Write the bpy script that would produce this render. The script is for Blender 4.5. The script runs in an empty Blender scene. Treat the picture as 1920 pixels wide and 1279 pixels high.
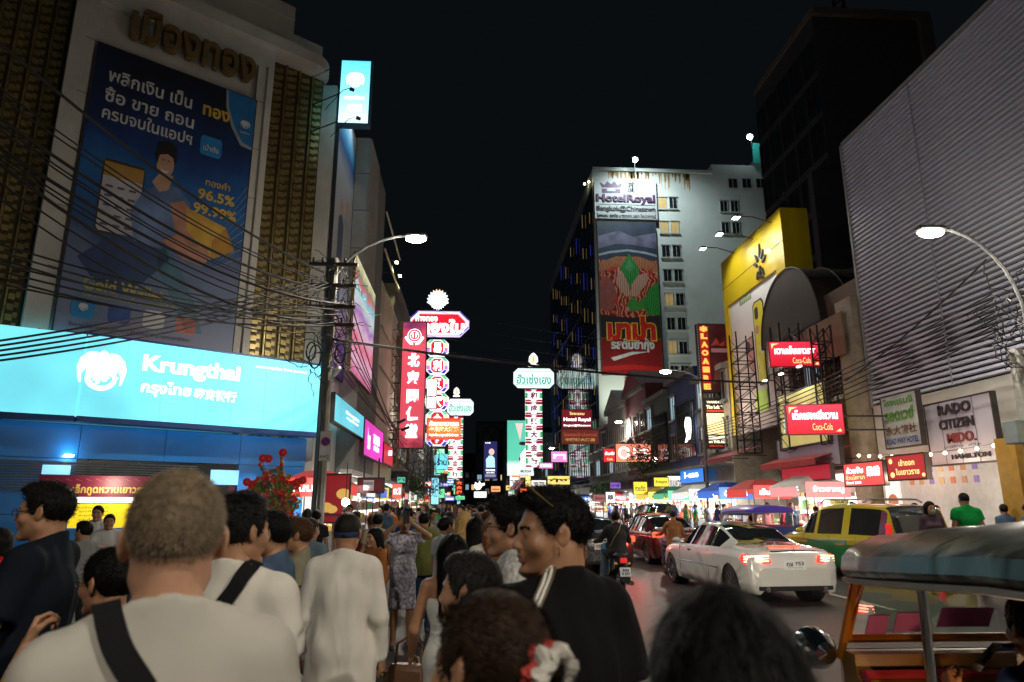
import bpy, math, random
import numpy as np
from mathutils import Vector, Matrix, Euler
rnd = random.Random(7)
SC = bpy.context.scene
COL = SC.collection
rad = math.radians
# ---------------------------------------------------------------- camera
CZ, YAW, PITCH, FPX = 1.78, rad(3.5), rad(13.4), 1280.0
cam_d = bpy.data.cameras.new('camera'); cam = bpy.data.objects.new('camera', cam_d); COL.objects.link(cam)
cam.location = (0, 0, CZ); cam.rotation_euler = (rad(90) + PITCH, 0, -YAW)
cam_d.lens = 24; cam_d.sensor_width = 36; cam_d.clip_end = 2000; cam_d.clip_start = 0.05
cam_d.dof.use_dof = True; cam_d.dof.focus_distance = 10; cam_d.dof.aperture_fstop = 3.4
SC.camera = cam
# ---------------------------------------------------------------- night sky
W = bpy.data.worlds.new('World'); SC.world = W; W.use_nodes = True
wn = W.node_tree; bg = wn.nodes['Background']
sky = wn.nodes.new('ShaderNodeTexSky'); sky.sky_type = 'NISHITA'; sky.sun_disc = False
sky.sun_elevation = rad(1); sky.sun_rotation = rad(200)
mixn = wn.nodes.new('ShaderNodeMix'); mixn.data_type = 'RGBA'; mixn.inputs[0].default_value = 0.00002
mixn.inputs[6].default_value = (0.0028, 0.0040, 0.0050, 1)
wn.links.new(sky.outputs[0], mixn.inputs[7]); wn.links.new(mixn.outputs[2], bg.inputs[0]); bg.inputs[1].default_value = 1.0
SC.view_settings.view_transform = 'Standard'; SC.view_settings.look = 'None'
SC.view_settings.exposure = 0; SC.view_settings.gamma = 1; SC.view_settings.use_curve_mapping = False
SC.cycles.max_bounces = 5; SC.cycles.diffuse_bounces = 3; SC.cycles.glossy_bounces = 3; SC.cycles.transparent_max_bounces = 8
SC.cycles.sample_clamp_indirect = 4; SC.cycles.caustics_reflective = False; SC.cycles.caustics_refractive = False
SC.cycles.blur_glossy = 0.6

# ---------------------------------------------------------------- where a sight line meets a plane of the street
_f = Vector((math.sin(YAW)*math.cos(PITCH), math.cos(YAW)*math.cos(PITCH), math.sin(PITCH)))
_r = Vector((math.cos(YAW), -math.sin(YAW), 0)); _u = _r.cross(_f)
def ray(px, py): return _f + _r*((px-960)/FPX) + _u*((639.5-py)/FPX)
EYE = Vector((0, 0, CZ))
def PY(px, py, Y): d = ray(px, py); return EYE + d*(Y/d.y)
def PX(px, py, X): d = ray(px, py); return EYE + d*(X/d.x)
def PP(px, py, p0, n):
    d = ray(px, py); n = Vector(n); return EYE + d*((Vector(p0)-EYE).dot(n)/d.dot(n))
def PD(px, py, D): d = ray(px, py); h = Vector((d.x, d.y, 0)).dot(Vector((_f.x, _f.y, 0)).normalized()); return EYE + d*(D/h)

# ---------------------------------------------------------------- lamps
def lamp(kind, loc, power, col=(1, .86, .68), size=.1, name='lamp_light', aim=None, cone=150, blend=.6, sx=None):
    d = bpy.data.lights.new(name, kind); d.energy = power; d.color = col
    if kind == 'AREA':
        d.shape = 'RECTANGLE'; d.size = size; d.size_y = sx or size
    else: d.shadow_soft_size = size
    if kind == 'SPOT': d.spot_size = rad(cone); d.spot_blend = blend
    o = bpy.data.objects.new(name, d); COL.objects.link(o); o.location = loc
    if aim is not None:
        v = Vector(aim)-Vector(loc); o.rotation_euler = v.to_track_quat('-Z', 'Y').to_euler()
    return o

# ---------------------------------------------------------------- materials
_mats = {}
def M(name, col=(.5, .5, .5), rough=.6, metal=0, var=.12, scale=6, bump=0, bscale=40, emit=0, ecol=None, coat=0, sss=0, dirt=0, alpha=1, trans=0, evar=0, sheen=0):
    if name in _mats: return _mats[name]
    m = bpy.data.materials.new(name); m.use_nodes = True; nt = m.node_tree; b = nt.nodes['Principled BSDF']
    L = nt.links.new; tc = nt.nodes.new('ShaderNodeTexCoord')
    b.inputs['Roughness'].default_value = rough; b.inputs['Metallic'].default_value = metal
    nz = nt.nodes.new('ShaderNodeTexNoise'); nz.inputs['Scale'].default_value = scale; nz.inputs['Detail'].default_value = 4
    L(tc.outputs['Object'], nz.inputs['Vector'])
    cr = nt.nodes.new('ShaderNodeValToRGB'); e = cr.color_ramp.elements
    e[0].position = .3; e[1].position = .7
    e[0].color = tuple(max(0, c*(1-var)) for c in col)+(1,); e[1].color = tuple(min(1, c*(1+var)) for c in col)+(1,)
    L(nz.outputs['Fac'], cr.inputs['Fac']); out = cr.outputs['Color']
    if dirt:
        n2 = nt.nodes.new('ShaderNodeTexNoise'); n2.inputs['Scale'].default_value = scale*.35; n2.inputs['Detail'].default_value = 8; n2.inputs['Roughness'].default_value = .7
        L(tc.outputs['Object'], n2.inputs['Vector'])
        mp = nt.nodes.new('ShaderNodeMapRange'); mp.inputs[1].default_value = .45; mp.inputs[2].default_value = .75; mp.inputs[3].default_value = 0; mp.inputs[4].default_value = dirt
        L(n2.outputs['Fac'], mp.inputs[0]); mx = nt.nodes.new('ShaderNodeMix'); mx.data_type = 'RGBA'
        L(mp.outputs[0], mx.inputs[0]); L(out, mx.inputs[6]); mx.inputs[7].default_value = (.05, .045, .04, 1); out = mx.outputs[2]
    L(out, b.inputs['Base Color'])
    if bump:
        n3 = nt.nodes.new('ShaderNodeTexNoise'); n3.inputs['Scale'].default_value = bscale; n3.inputs['Detail'].default_value = 3
        if bscale <= 15:
            mpg = nt.nodes.new('ShaderNodeMapping'); mpg.inputs['Scale'].default_value = (1, 1, .38); mpg.inputs['Rotation'].default_value = (.25, .3, 0); n3.inputs['Detail'].default_value = 1.0; n3.inputs['Distortion'].default_value = .6
            L(tc.outputs['Object'], mpg.inputs[0]); L(mpg.outputs[0], n3.inputs['Vector'])
        else: L(tc.outputs['Object'], n3.inputs['Vector'])
        bp = nt.nodes.new('ShaderNodeBump'); bp.inputs['Strength'].default_value = bump; bp.inputs['Distance'].default_value = .01 if bscale > 15 else .035
        L(n3.outputs['Fac'], bp.inputs['Height']); L(bp.outputs['Normal'], b.inputs['Normal'])
    if emit:
        ec = ecol or col
        b.inputs['Emission Strength'].default_value = emit
        if evar:
            n4 = nt.nodes.new('ShaderNodeTexNoise'); n4.inputs['Scale'].default_value = evar; L(tc.outputs['Object'], n4.inputs['Vector'])
            c4 = nt.nodes.new('ShaderNodeValToRGB'); q = c4.color_ramp.elements; q[0].position = .3; q[1].position = .7
            q[0].color = tuple(c*.7 for c in ec)+(1,); q[1].color = tuple(min(1.3, c*1.2) for c in ec)+(1,)
            L(n4.outputs['Fac'], c4.inputs['Fac']); L(c4.outputs['Color'], b.inputs['Emission Color'])
        else: b.inputs['Emission Color'].default_value = tuple(ec)+(1,)
    if coat: b.inputs['Coat Weight'].default_value = coat; b.inputs['Coat Roughness'].default_value = .04
    if sss: b.inputs['Subsurface Weight'].default_value = sss; b.inputs['Subsurface Radius'].default_value = (.012, .004, .002); b.inputs['Subsurface Scale'].default_value = 1
    if name.startswith('hair_'): b.inputs['Specular IOR Level'].default_value = .13
    if name.startswith('cloth_') or name == 'nylon_black': b.inputs['Specular IOR Level'].default_value = .10
    if name == 'vinyl_green': b.inputs['Specular IOR Level'].default_value = .32
    if sheen: b.inputs['Sheen Weight'].default_value = sheen
    if trans: b.inputs['Transmission Weight'].default_value = trans; b.inputs['IOR'].default_value = 1.1
    if alpha < 1: b.inputs['Alpha'].default_value = alpha
    _mats[name] = m; return m
def E(name, col, s=1.0, evar=0):   # a lit surface
    return M(name, tuple(c*.5 for c in col), .5, emit=s, ecol=col, evar=evar)

# ---------------------------------------------------------------- mesh building
ORG = {}
def _tag(o, label, cat, group=None, kind=None):
    if label: o['label'] = label
    if cat: o['category'] = cat
    if group: o['group'] = group
    if kind: o['kind'] = kind
def thing(name, label, cat, loc=(0, 0, 0), rz=0, group=None, s=1):
    o = bpy.data.objects.new(name, None); COL.objects.link(o); o.empty_display_size = .2
    o.location = loc; o.rotation_euler = (0, 0, rz); o.scale = (s, s, s); _tag(o, label, cat, group); return o
def worldmat(o):
    m = Matrix.LocRotScale(o.location, o.rotation_euler, o.scale)
    if o.parent: return worldmat(o.parent) @ o.matrix_parent_inverse @ m
    return m
class MB:
    def __init__(s): s.v = []; s.f = []; s.m = []; s.cur = 0
    def mat(s, i): s.cur = i; return s
    def add(s, vs, fs, M4=None):
        b = len(s.v)
        if M4 is not None: vs = [tuple(M4 @ Vector(p)) for p in vs]
        s.v.extend([tuple(p) for p in vs]); s.f.extend([tuple(b+i for i in f) for f in fs]); s.m.extend([s.cur]*len(fs)); return s
    def box(s, c, d, rz=0, R=None, bev=0):
        x, y, z = d[0]/2, d[1]/2, d[2]/2
        T = Matrix.Translation(Vector(c)) @ (R.to_4x4() if R is not None else Matrix.Rotation(rz, 4, 'Z'))
        if bev <= 0:
            vs = [(a*x, b*y, e*z) for e in (-1, 1) for b in (-1, 1) for a in (-1, 1)]
            return s.add(vs, [(0, 2, 3, 1), (4, 5, 7, 6), (0, 1, 5, 4), (2, 6, 7, 3), (0, 4, 6, 2), (1, 3, 7, 5)], T)
        q = bev; P = [(-x+q, -y), (x-q, -y), (x, -y+q), (x, y-q), (x-q, y), (-x+q, y), (-x, y-q), (-x, -y+q)]
        I = [(-x+q, -y+q), (x-q, -y+q), (x-q, -y+q), (x-q, y-q), (x-q, y-q), (-x+q, y-q), (-x+q, y-q), (-x+q, -y+q)]
        vs = [(a, b, -z) for a, b in I]+[(a, b, -z+q) for a, b in P]+[(a, b, z-q) for a, b in P]+[(a, b, z) for a, b in I]
        fs = [(7, 6, 5, 4, 3, 2, 1, 0), tuple(range(24, 32))]
        for k in range(3):
            for i in range(8): j = (i+1) % 8; fs.append((k*8+i, k*8+j, k*8+8+j, k*8+8+i))
        return s.add(vs, fs, T)
    def b2(s, x0, x1, y0, y1, z0, z1): return s.box(((x0+x1)/2, (y0+y1)/2, (z0+z1)/2), (abs(x1-x0), abs(y1-y0), abs(z1-z0)))
    def cyl(s, p0, p1, r0, r1=None, n=10, cap=True):
        r1 = r0 if r1 is None else r1; p0, p1 = Vector(p0), Vector(p1); d = (p1-p0)
        if d.length < 1e-6: return s
        q = d.to_track_quat('Z', 'Y').to_matrix()
        vs = []
        for p, r in ((p0, r0), (p1, r1)):
            for i in range(n): a = 2*math.pi*i/n; vs.append(p+q @ Vector((r*math.cos(a), r*math.sin(a), 0)))
        fs = [(i, (i+1) % n, n+(i+1) % n, n+i) for i in range(n)]
        if cap: fs += [tuple(range(n))[::-1], tuple(range(n, 2*n))]
        return s.add(vs, fs)
    def tube(s, pts, r, n=6):
        pts = [Vector(p) for p in pts]; vs = []; fs = []
        rs = r if isinstance(r, (list, tuple)) else [r]*len(pts)
        up = Vector((0, 0, 1))
        for i, p in enumerate(pts):
            t = (pts[min(i+1, len(pts)-1)]-pts[max(i-1, 0)]).normalized()
            a = t.cross(up)
            if a.length < 1e-3: a = Vector((1, 0, 0))
            a.normalize(); b = t.cross(a)
            for k in range(n): g = 2*math.pi*k/n; vs.append(p+(a*math.cos(g)+b*math.sin(g))*rs[i])
        for i in range(len(pts)-1):
            for k in range(n): fs.append((i*n+k, i*n+(k+1) % n, (i+1)*n+(k+1) % n, (i+1)*n+k))
        fs += [tuple(range(n))[::-1], tuple(range((len(pts)-1)*n, len(pts)*n))]
        return s.add(vs, fs)
    def lathe(s, prof, n=24, M4=None):   # prof [(r, z)]
        vs = [(r*math.cos(2*math.pi*i/n), r*math.sin(2*math.pi*i/n), z) for r, z in prof for i in range(n)]
        fs = [(k*n+i, k*n+(i+1) % n, (k+1)*n+(i+1) % n, (k+1)*n+i) for k in range(len(prof)-1) for i in range(n)]
        return s.add(vs, fs, M4)
    def sph(s, c, r, n=12, m=8):
        r = r if isinstance(r, (list, tuple)) else (r, r, r)
        vs = [(c[0], c[1], c[2]-r[2])]; fs = []
        for j in range(1, m):
            t = math.pi*j/m
            for i in range(n): a = 2*math.pi*i/n; vs.append((c[0]+r[0]*math.sin(t)*math.cos(a), c[1]+r[1]*math.sin(t)*math.sin(a), c[2]-r[2]*math.cos(t)))
        vs.append((c[0], c[1], c[2]+r[2])); L = len(vs)-1
        for i in range(n):
            fs.append((0, 1+(i+1) % n, 1+i)); fs.append((L, 1+(m-2)*n+i, 1+(m-2)*n+(i+1) % n))
            for j in range(m-2): fs.append((1+j*n+i, 1+j*n+(i+1) % n, 1+(j+1)*n+(i+1) % n, 1+(j+1)*n+i))
        return s.add(vs, fs)
    def prism(s, poly, d0, d1, M4=None):   # polygon in x,z; thickness along y from d0 (front, lower y) to d1
        n = len(poly); vs = [(p[0], d0, p[1]) for p in poly]+[(p[0], d1, p[1]) for p in poly]
        ar = sum(poly[i][0]*poly[(i+1) % n][1]-poly[(i+1) % n][0]*poly[i][1] for i in range(n))
        o = list(range(n)) if ar > 0 else list(range(n))[::-1]
        fs = [tuple(o), tuple(n+i for i in o[::-1])]
        for a in range(n): i, j = o[a], o[(a+1) % n]; fs.append((j, i, n+i, n+j))
        return s.add(vs, fs, M4)
    def build(s, name, mats, parent=None, world=False, smooth=False, label=None, cat=None, group=None, kind=None, loc=None, weld=0):
        me = bpy.data.meshes.new(name); me.from_pydata(s.v, [], s.f)
        mats = mats if isinstance(mats, (list, tuple)) else [mats]
        for m in mats: me.materials.append(m)
        if len(mats) > 1: me.polygons.foreach_set('material_index', s.m)
        if weld:
            import bmesh
            bm = bmesh.new(); bm.from_mesh(me); bmesh.ops.remove_doubles(bm, verts=bm.verts, dist=weld); bm.to_mesh(me); bm.free(); smooth = smooth and 'w'
        if smooth:
            me.polygons.foreach_set('use_smooth', [True]*len(me.polygons))
            if smooth != 'all': me.set_sharp_from_angle(angle=rad(38))
        return put(me, name, parent, world, label, cat, group, kind, loc)
def put(me, name, parent=None, world=False, label=None, cat=None, group=None, kind=None, loc=None):
    o = bpy.data.objects.new(name, me); COL.objects.link(o)
    if loc is not None: o.location = loc
    if parent is not None:
        o.parent = parent
        if world: o.matrix_parent_inverse = worldmat(parent).inverted()
    _tag(o, label, cat, group, kind); return o
def copy_tree(o, parent=None, **kw):
    c = o.copy(); COL.objects.link(c); c.parent = parent
    for ch in KIDS(o): copy_tree(ch, c)
    return c
def KIDS(o): return [x for x in o.children]
def curve3(p0, p1, sag, n=10):
    p0, p1 = Vector(p0), Vector(p1)
    return [p0.lerp(p1, i/n)-Vector((0, 0, sag*4*(i/n)*(1-i/n))) for i in range(n+1)]

# ---------------------------------------------------------------- lettering
_txt = {}
def text_geo(s, bold=0.0, ext=.0, spacing=1.0):
    k = (s, bold, ext, spacing)
    if k not in _txt:
        c = bpy.data.curves.new('t', 'FONT'); c.body = s; c.size = 1; c.offset = bold; c.resolution_u = 3; c.space_character = spacing
        c.extrude = ext; o = bpy.data.objects.new('t', c); COL.objects.link(o)
        dg = bpy.context.evaluated_depsgraph_get(); me = bpy.data.meshes.new_from_object(o.evaluated_get(dg))
        v = np.zeros(len(me.vertices)*3); me.vertices.foreach_get('co', v); v = v.reshape(-1, 3)
        f = [tuple(p.vertices) for p in me.polygons]
        bpy.data.objects.remove(o); bpy.data.curves.remove(c); bpy.data.meshes.remove(me)
        _txt[k] = (v, f)
    return _txt[k]
def letter(mb, s, cx, cz, w, h, y=-.01, bold=0.0, depth=0.0, spacing=1.0, shear=0, rot=0):
    """fit the words into the box w x h centred on (cx, cz); faces -y"""
    v, f = text_geo(s, bold, .02 if depth else 0, spacing)
    if len(v) == 0: return
    lo, hi = v.min(0), v.max(0); d = np.maximum(hi-lo, 1e-4)
    sx, sz = w/d[0], h/d[1]
    x = (v[:, 0]-(lo[0]+hi[0])/2)*sx; z = (v[:, 1]-(lo[1]+hi[1])/2)*sz; x = x+shear*z
    if rot: x, z = x*math.cos(rot)-z*math.sin(rot), x*math.sin(rot)+z*math.cos(rot)
    yy = y-(v[:, 2]/.02*depth/2 if depth else 0*x)
    mb.add(list(zip(x+cx, yy, z+cz)), f)
# ================================================================ people: signed distance shapes turned into one skin
class Field:
    def __init__(s, lo, hi, h):
        s.xs = np.arange(lo[0], hi[0]+h, h, dtype=np.float32); s.ys = np.arange(lo[1], hi[1]+h, h, dtype=np.float32); s.zs = np.arange(lo[2], hi[2]+h, h, dtype=np.float32)
        s.h = h; s.d = np.full((len(s.xs), len(s.ys), len(s.zs)), .06, np.float32)
    def _sl(s, lo, hi, m):
        out = []
        for ax, g in enumerate((s.xs, s.ys, s.zs)):
            a = int(np.searchsorted(g, lo[ax]-m)); b = int(np.searchsorted(g, hi[ax]+m)); out.append(slice(max(a, 0), max(b, 0)))
        X, Y, Z = s.xs[out[0]][:, None, None], s.ys[out[1]][None, :, None], s.zs[out[2]][None, None, :]
        return tuple(out), X, Y, Z
    def _comb(s, sl, v, k, sub):
        a = s.d[sl]
        if sub:
            v = -v
            if k > 0: h = np.clip(.5-.5*(a-v)/k, 0, 1); s.d[sl] = a*(1-h)+v*h+k*h*(1-h)
            else: s.d[sl] = np.maximum(a, v)
        else:
            if k > 0: h = np.clip(.5+.5*(v-a)/k, 0, 1); s.d[sl] = v*(1-h)+a*h-k*h*(1-h)
            else: s.d[sl] = np.minimum(a, v)
    def cap(s, a, b, ra, rb=None, k=.02, sub=False, sc=(1, 1, 1)):
        rb = ra if rb is None else rb; R = max(ra, rb)/min(sc); a = np.array(a, np.float32); b = np.array(b, np.float32)
        m = R+k+2.5*s.h; sl, X, Y, Z = s._sl(np.minimum(a, b), np.maximum(a, b), m)
        if 0 in s.d[sl].shape: return s
        ba = b-a; L = float(ba@ba)+1e-9
        t = np.clip(((X-a[0])*ba[0]+(Y-a[1])*ba[1]+(Z-a[2])*ba[2])/L, 0, 1)
        q = np.sqrt(((X-a[0]-t*ba[0])*sc[0])**2+((Y-a[1]-t*ba[1])*sc[1])**2+((Z-a[2]-t*ba[2])*sc[2])**2)-(ra+(rb-ra)*t)
        s._comb(sl, q, k, sub); return s
    def slab(s, c, d, a, b, R):
        sl, X, Y, Z = s._sl(np.minimum(c, b), np.maximum(c, b), R)
        pl = -((X-c[0])*d[0]+(Y-c[1])*d[1]+(Z-c[2])*d[2]); t = np.clip(-pl, 0, 1)
        q = np.sqrt((X-c[0]-t*d[0])**2+(Y-c[1]-t*d[1])**2+(Z-c[2]-t*d[2])**2)-R*.8
        s._comb(sl, np.maximum(pl, q), 0, True)
    def ell(s, c, r, k=.02, sub=False, rx=0, ry=0, rz=0):
        R = max(r) if (rx or ry or rz) else None
        m = k+2.5*s.h; c = np.array(c, np.float32); rr = np.array([R]*3 if R else r)
        sl, X, Y, Z = s._sl(c-rr, c+rr, m)
        if 0 in s.d[sl].shape: return s
        x, y, z = X-c[0], Y-c[1], Z-c[2]
        if R:
            mt = np.array(Euler((rx, ry, rz)).to_matrix().transposed()); x, y, z = (mt[i][0]*x+mt[i][1]*y+mt[i][2]*z for i in range(3))
        k0 = np.sqrt((x/r[0])**2+(y/r[1])**2+(z/r[2])**2); k1 = np.sqrt((x/r[0]**2)**2+(y/r[1]**2)**2+(z/r[2]**2)**2)
        s._comb(sl, k0*(k0-1)/np.maximum(k1, 1e-5), k, sub); return s
    def func(s, fn, k=0, sub=False, op='comb'):
        X, Y, Z = s.xs[:, None, None], s.ys[None, :, None], s.zs[None, None, :]
        sl = (slice(None),)*3
        if op == 'add': s.d = s.d+fn(X, Y, Z).astype(np.float32)
        else: s._comb(sl, fn(X, Y, Z).astype(np.float32), k, sub)
        return s
    def mesh(s):
        d = s.d; g = d < 0
        d[0], d[-1] = np.maximum(d[0], .001), np.maximum(d[-1], .001); d[:, 0] = np.maximum(d[:, 0], .001); d[:, -1] = np.maximum(d[:, -1], .001)
        d[:, :, 0] = np.maximum(d[:, :, 0], .001); d[:, :, -1] = np.maximum(d[:, :, -1], .001); g = d < 0
        n = [q-1 for q in d.shape]; c = np.zeros(n, np.int8)
        cr = [(i, j, k) for i in (0, 1) for j in (0, 1) for k in (0, 1)]
        for i, j, k in cr: c += g[i:i+n[0], j:j+n[1], k:k+n[2]]
        A = np.argwhere((c > 0) & (c < 8))
        if len(A) == 0: return np.zeros((0, 3)), np.zeros((0, 4), int)
        V = np.stack([d[A[:, 0]+i, A[:, 1]+j, A[:, 2]+k] for i, j, k in cr], 1)
        P = np.zeros((len(A), 3)); N = np.zeros(len(A)); C = np.array(cr, float)
        for a in range(8):
            for b in range(a+1, 8):
                if np.abs(C[a]-C[b]).sum() != 1: continue
                ms = (V[:, a] < 0) != (V[:, b] < 0); t = V[:, a]/np.where(ms, V[:, a]-V[:, b], 1)
                P += np.where(ms[:, None], C[a]+t[:, None]*(C[b]-C[a]), 0); N += ms
        P = P/N[:, None]+A
        idx = np.full(n, -1, np.int64); idx[A[:, 0], A[:, 1], A[:, 2]] = np.arange(len(A))
        F = []
        for ax in range(3):
            o1, o2 = [(1, 2), (2, 0), (0, 1)][ax]
            a = [slice(None)]*3; b = [slice(None)]*3; a[ax] = slice(0, -1); b[ax] = slice(1, None)
            e = np.argwhere(g[tuple(a)] != g[tuple(b)]); 
            ok = (e[:, o1] > 0) & (e[:, o2] > 0) & (e[:, o1] < d.shape[o1]-1) & (e[:, o2] < d.shape[o2]-1); e = e[ok]
            ins = g[e[:, 0], e[:, 1], e[:, 2]]
            u = np.zeros(3, int); u[o1] = 1; w = np.zeros(3, int); w[o2] = 1
            q = [idx[tuple((e-x).T)] for x in (u+w, w, u*0, u)]
            Q = np.stack(q, 1); Q[~ins] = Q[~ins][:, ::-1]; F.append(Q)
        F = np.concatenate(F); h = s.h; P = P*h+np.array([s.xs[0], s.ys[0], s.zs[0]])
        return P, F
def np_mesh(name, V, F, mats, midx=None, smooth=True):
    me = bpy.data.meshes.new(name); nv, nf = len(V), len(F)
    me.vertices.add(nv); me.vertices.foreach_set('co', np.asarray(V, np.float32).ravel())
    w = F.shape[1]; me.loops.add(nf*w); me.loops.foreach_set('vertex_index', F.astype(np.int32).ravel())
    me.polygons.add(nf); me.polygons.foreach_set('loop_start', np.arange(0, nf*w, w, dtype=np.int32))
    try: me.polygons.foreach_set('loop_total', np.full(nf, w, np.int32))
    except Exception: pass
    for m in mats: me.materials.append(m)
    if midx is not None: me.polygons.foreach_set('material_index', midx.astype(np.int32))
    me.polygons.foreach_set('use_smooth', np.full(nf, smooth)); me.update(calc_edges=True); me.validate(); return me
def joinvf(L):
    V, F, m = [], [], []; b = 0
    for v, f, k in L:
        if len(v) == 0: continue
        f = np.asarray(f)
        if f.shape[1] == 3: f = np.concatenate([f, f[:, 2:3]], 1)
        V.append(v); F.append(f+b); m.append(np.full(len(f), k)); b += len(v)
    return np.concatenate(V), np.concatenate(F), np.concatenate(m)

def head_vf(h=.0045, fem=False, fat=0.0, nose=1.0, neck=.054):
    F = Field((-.105, -.14, -.26), (.105, .14, .15), h)
    F.ell((0, .012, .028), (.077, .098, .090), k=0)
    F.ell((0, -.028, -.03), (.062+fat*.5, .064, .084), k=.03)
    jw = .043+fat-(.006 if fem else 0)
    for s in (-1, 1):
        F.cap((s*jw, .005, -.062), (s*.012, -.066, -.104), .022+fat*.5, .017, k=.022)
        F.ell((s*.043, -.058, -.028), (.022+fat, .024, .024), k=.022)
        F.cap((s*.012, -.088, .02), (s*.042, -.072, .02), .010, .009, k=.014)
        F.ell((s*.031, -.099, .000), (.018, .016, .0125), k=.012, sub=True)
        F.ell((s*.031, -.0745, .001), (.0155, .0155, .0135), k=.004)          # lids
        F.ell((s*.031, -.0925, .0005), (.0125, .006, .0032), k=.0015, sub=True)  # slit
    F.cap((0, -.088, .008), (0, -.107, -.030), .0075, .0115*nose, k=.012)
    for s in (-1, 1):
        F.ell((s*.0125, -.0985, -.036), (.0085*nose, .010, .0075), k=.006)
        F.ell((s*.006, -.106, -.0425), (.0035, .004, .003), k=.002, sub=True)
    F.cap((-.012, -.088, -.055), (.012, -.088, -.055), .011, k=.012)
    F.cap((-.019, -.0905, -.0625), (0, -.0985, -.0595), .0045, .0055, k=.004); F.cap((.019, -.0905, -.0625), (0, -.0985, -.0595), .0045, .0055, k=.004)
    F.cap((-.015, -.0905, -.0715), (.015, -.0905, -.0715), .0065, .0065, k=.005)
    F.cap((-.021, -.0955, -.0665), (.021, -.0955, -.0665), .0016, k=.002, sub=True)
    F.cap((0, -.100, -.0665), (0, -.1045, -.0665), .002, k=.003, sub=True)
    F.ell((0, -.082, -.103), (.02, .017, .016), k=.018)
    for s in (-1, 1):
        F.ell((s*.080, .012, -.004), (.0085, .019, .032), k=.006, rx=rad(-14), rz=s*rad(-22))
        F.ell((s*.088, .006, .001), (.005, .011, .020), k=.004, sub=True, rx=rad(-14), rz=s*rad(-22))
        F.cap((s*.082, -.002, .002), (s*.084, .004, .012), .003, k=.003)
    F.cap((0, .028, -.05), (0, .034, -.21), neck, neck+.002, k=.03)
    if not fem: F.ell((0, -.032, -.15), (.011, .012, .018), k=.02)
    V, Q = F.mesh(); c = V[Q].mean(1)
    lip = (np.abs(c[:, 0]) < .021) & (np.abs(c[:, 2]+.0665) < .0105-.22*np.abs(c[:, 0])) & (c[:, 1] < -.0885)
    brow = (np.abs(np.abs(c[:, 0])-.031) < .019) & (np.abs(c[:, 2]-.0215+.25*np.abs(np.abs(c[:, 0])-.031)) < (.0042 if not fem else .003)) & (c[:, 1] < -.06)
    return V, Q, lip*1+brow*2
def eyes_vf():
    out = []
    for s in (-1, 1):
        mb = MB(); mb.sph((s*.031, -.0755, .001), .0128, 16, 12); f = np.array([x+(x[-1],) if len(x) == 3 else x for x in mb.f]); v = np.array(mb.v)
        c = v[f].mean(1); d = np.hypot(c[:, 0]-s*.031, c[:, 2]-.001); ir = (d < .0062) & (c[:, 1] < -.0755)
        out.append((v, f, np.where(ir, 4, 3)))
    return out
_N = np.random.RandomState(3)
def wav(X, Y, Z, f, seed=0):
    r = np.random.RandomState(seed); o = 0
    for i in range(5):
        a = r.normal(size=3); a /= np.linalg.norm(a); b = f*(.7+.8*r.rand()); o = o+np.sin((a[0]*X+a[1]*Y+a[2]*Z)*b+r.rand()*6+.8*np.sin((a[1]*X+a[2]*Y+a[0]*Z)*b*.6))
    return o/5
HAIRLINE = ([-.14, -.085, -.062, -.045, -.03, -.012, .0, .02, .035, .06, .14], [.072, .067, .055, .022, -.022, -.03, .0, .03, -.045, -.085, -.098])
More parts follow.
